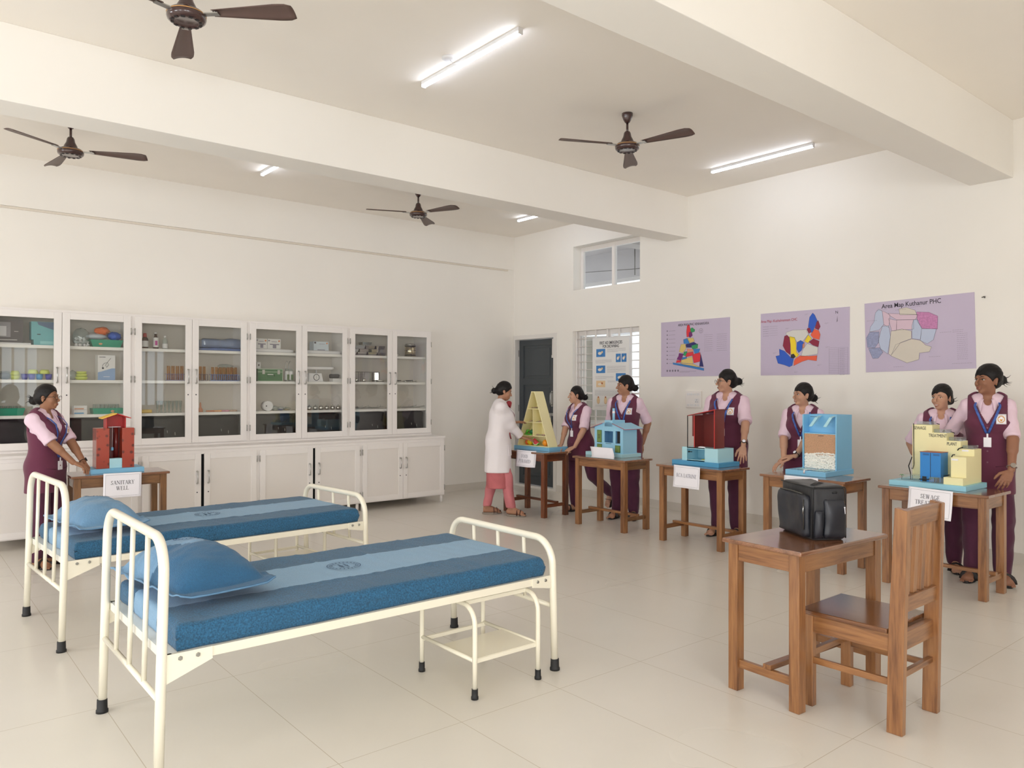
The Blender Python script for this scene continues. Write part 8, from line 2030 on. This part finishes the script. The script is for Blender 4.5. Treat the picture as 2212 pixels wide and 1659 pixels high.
# person in the white coat at the food pyramid
make_person('person in a white coat and rose kurta looking down at the food pyramid', (5.665, 7.165), 1.585, D(-36), D(-32), 0.30, SKC,
    arms={-1: dict(world=(5.975, 7.055, 0.872), hint=(-0.5, -0.4, -1.0), wdir=(0.80, -0.55, -0.22), wback=(0, -0.3, 1), wthumb=(0.5, 0.8, 0), curl=0.14, spread=0.4),
          1: dict(world=(5.935, 7.215, 1.090), hint=(-0.5, 0.9, -0.5), wdir=(0.90, -0.35, 0.10), wback=(-0.2, 0.3, 0.9), wthumb=(0.2, -0.9, 0.2), curl=0.22, spread=0.3)},
    legs={-1: dict(ankle=(0.16, -0.115, 0.085), hint=(1, 0, 0), toe=(1, -0.35, -0.22)), 1: dict(ankle=(-0.13, 0.06, 0.085), toe=(1, 0.1, -0.22))}, kind='doctor', smile=0.0, lean=0.10, build=1.10, watch={1: 'bangle'}, bun=1)
# student leaning on the pyramid table, one foot drawn back
make_person('person in maroon tunic resting a hand on the pyramid table, heel lifted behind', (6.60, 6.70), 1.535, D(176), D(150), 0.02, SKB,
    arms={1: dict(world=(6.372, 6.568, 0.815), hint=(0.1, 1.0, -0.5), wdir=(-0.75, 0.45, -0.45), wback=(-0.2, -0.3, 0.9), wthumb=(-0.4, 0.9, 0), curl=0.32, spread=0.5),
          -1: dict(world=(6.345, 6.78, 0.815), hint=(-0.2, -1.0, -0.4), wdir=(-0.8, -0.1, -0.4), wback=(0, 0, 1), wthumb=(-0.3, -0.9, 0), curl=0.2, spread=0.4)},
    legs={-1: dict(ankle=(0.02, -0.07, 0.085)), 1: dict(ankle=(-0.36, 0.16, 0.235), hint=(1, 0.2, 0), toe=(0.30, 0.0, -0.95))}, smile=0.4, lean=0.10, build=1.05)
# student behind the toy house
make_person('person in maroon tunic behind the toy house, hands held behind the back', (6.665, 6.03), 1.66, D(206), D(150), 0.03, SKC,
    arms={1: dict(local=(-0.11, 0.17, 0.84), hint=(-0.8, 0.8, 0), dir=(-0.3, -0.5, -0.8), back=(-1, 0.2, 0), thumb=(0, 0.3, -1), curl=0.4), -1: dict(local=(-0.13, -0.15, 0.84), hint=(-0.8, -0.8, 0), dir=(-0.3, 0.5, -0.8), back=(-1, 0, 0), thumb=(0, 0, -1), curl=0.4)}, smile=0.1, build=1.06)
# student with glasses behind the latrine model
make_person('tall person in spectacles behind the latrine model, hand flat on the table end', (6.70, 4.665), 1.705, D(196), D(146), 0.02, SKB,
    arms={1: dict(world=(6.405, 4.275, 0.842), hint=(0.0, 1.0, -0.1), wdir=(-0.35, -0.15, -0.92), wback=(-0.75, -0.55, 0.2), wthumb=(-0.3, 0.9, 0.1), curl=[0.22, 0.2, 0.2, 0.24], spread=0.9),
          -1: dict(local=(0.05, -0.22, 0.80), curl=0.4)}, glasses=True, watch={1: 'black'}, smile=0.0, bun=2, build=1.09)
# student behind the filter box
make_person('person in maroon tunic behind the blue filter box, wrists crossed on the table', (6.74, 3.845), 1.565, D(200), D(152), 0.0, SKB,
    arms={1: dict(world=(6.44, 3.80, 0.815), hint=(0.1, 1.0, -0.4), wdir=(-0.30, 0.92, -0.15), wback=(-0.3, 0, 0.9), wthumb=(-0.9, -0.2, 0.1), curl=0.3, spread=0.2),
          -1: dict(world=(6.46, 3.88, 0.800), hint=(-0.1, -1.0, -0.3), wdir=(-0.75, 0.25, -0.35), wback=(-0.1, 0.2, 0.9), wthumb=(-0.3, -0.9, 0), curl=0.3, spread=0.2)}, watch={1: 'gold'}, smile=0.8, lan_card=1.09)
# shorter smiling student behind the sewage model
make_person('shorter smiling person in maroon tunic behind the sewage model', (6.86, 2.66), 1.55, D(196), D(172), 0.04, SKB,
    arms={1: dict(local=(-0.12, 0.12, 0.84), hint=(-0.8, 0.8, 0), dir=(-0.3, -0.5, -0.8), back=(-1, 0, 0), thumb=(0, 0, -1), curl=0.4), -1: dict(local=(-0.10, -0.17, 0.86), hint=(-0.6, -0.9, 0), dir=(-0.3, 0.5, -0.8), back=(-1, 0, 0), thumb=(0, 0, -1), curl=0.4)}, smile=1.0, badge=False, lan_card=1.02)
# tall slim student at the right
make_person('tall slim person in maroon tunic with left hand gripping the sewage table corner', (6.715, 2.265), 1.705, D(198), D(152), 0.02, SKD,
    arms={1: dict(world=(6.512, 2.035, 0.842), hint=(-0.3, 1.0, 0.0), wdir=(-0.60, 0.20, -0.75), wback=(-0.55, -0.5, 0.6), wthumb=(-0.3, 0.9, 0.3), curl=[0.4, 0.45, 0.5, 0.55], spread=0.4),
          -1: dict(local=(-0.06, -0.19, 0.86), hint=(-0.7, -0.8, 0), curl=0.4)}, watch={1: 'steel'}, smile=0.6, build=0.90, bun=2, lan_card=1.10)
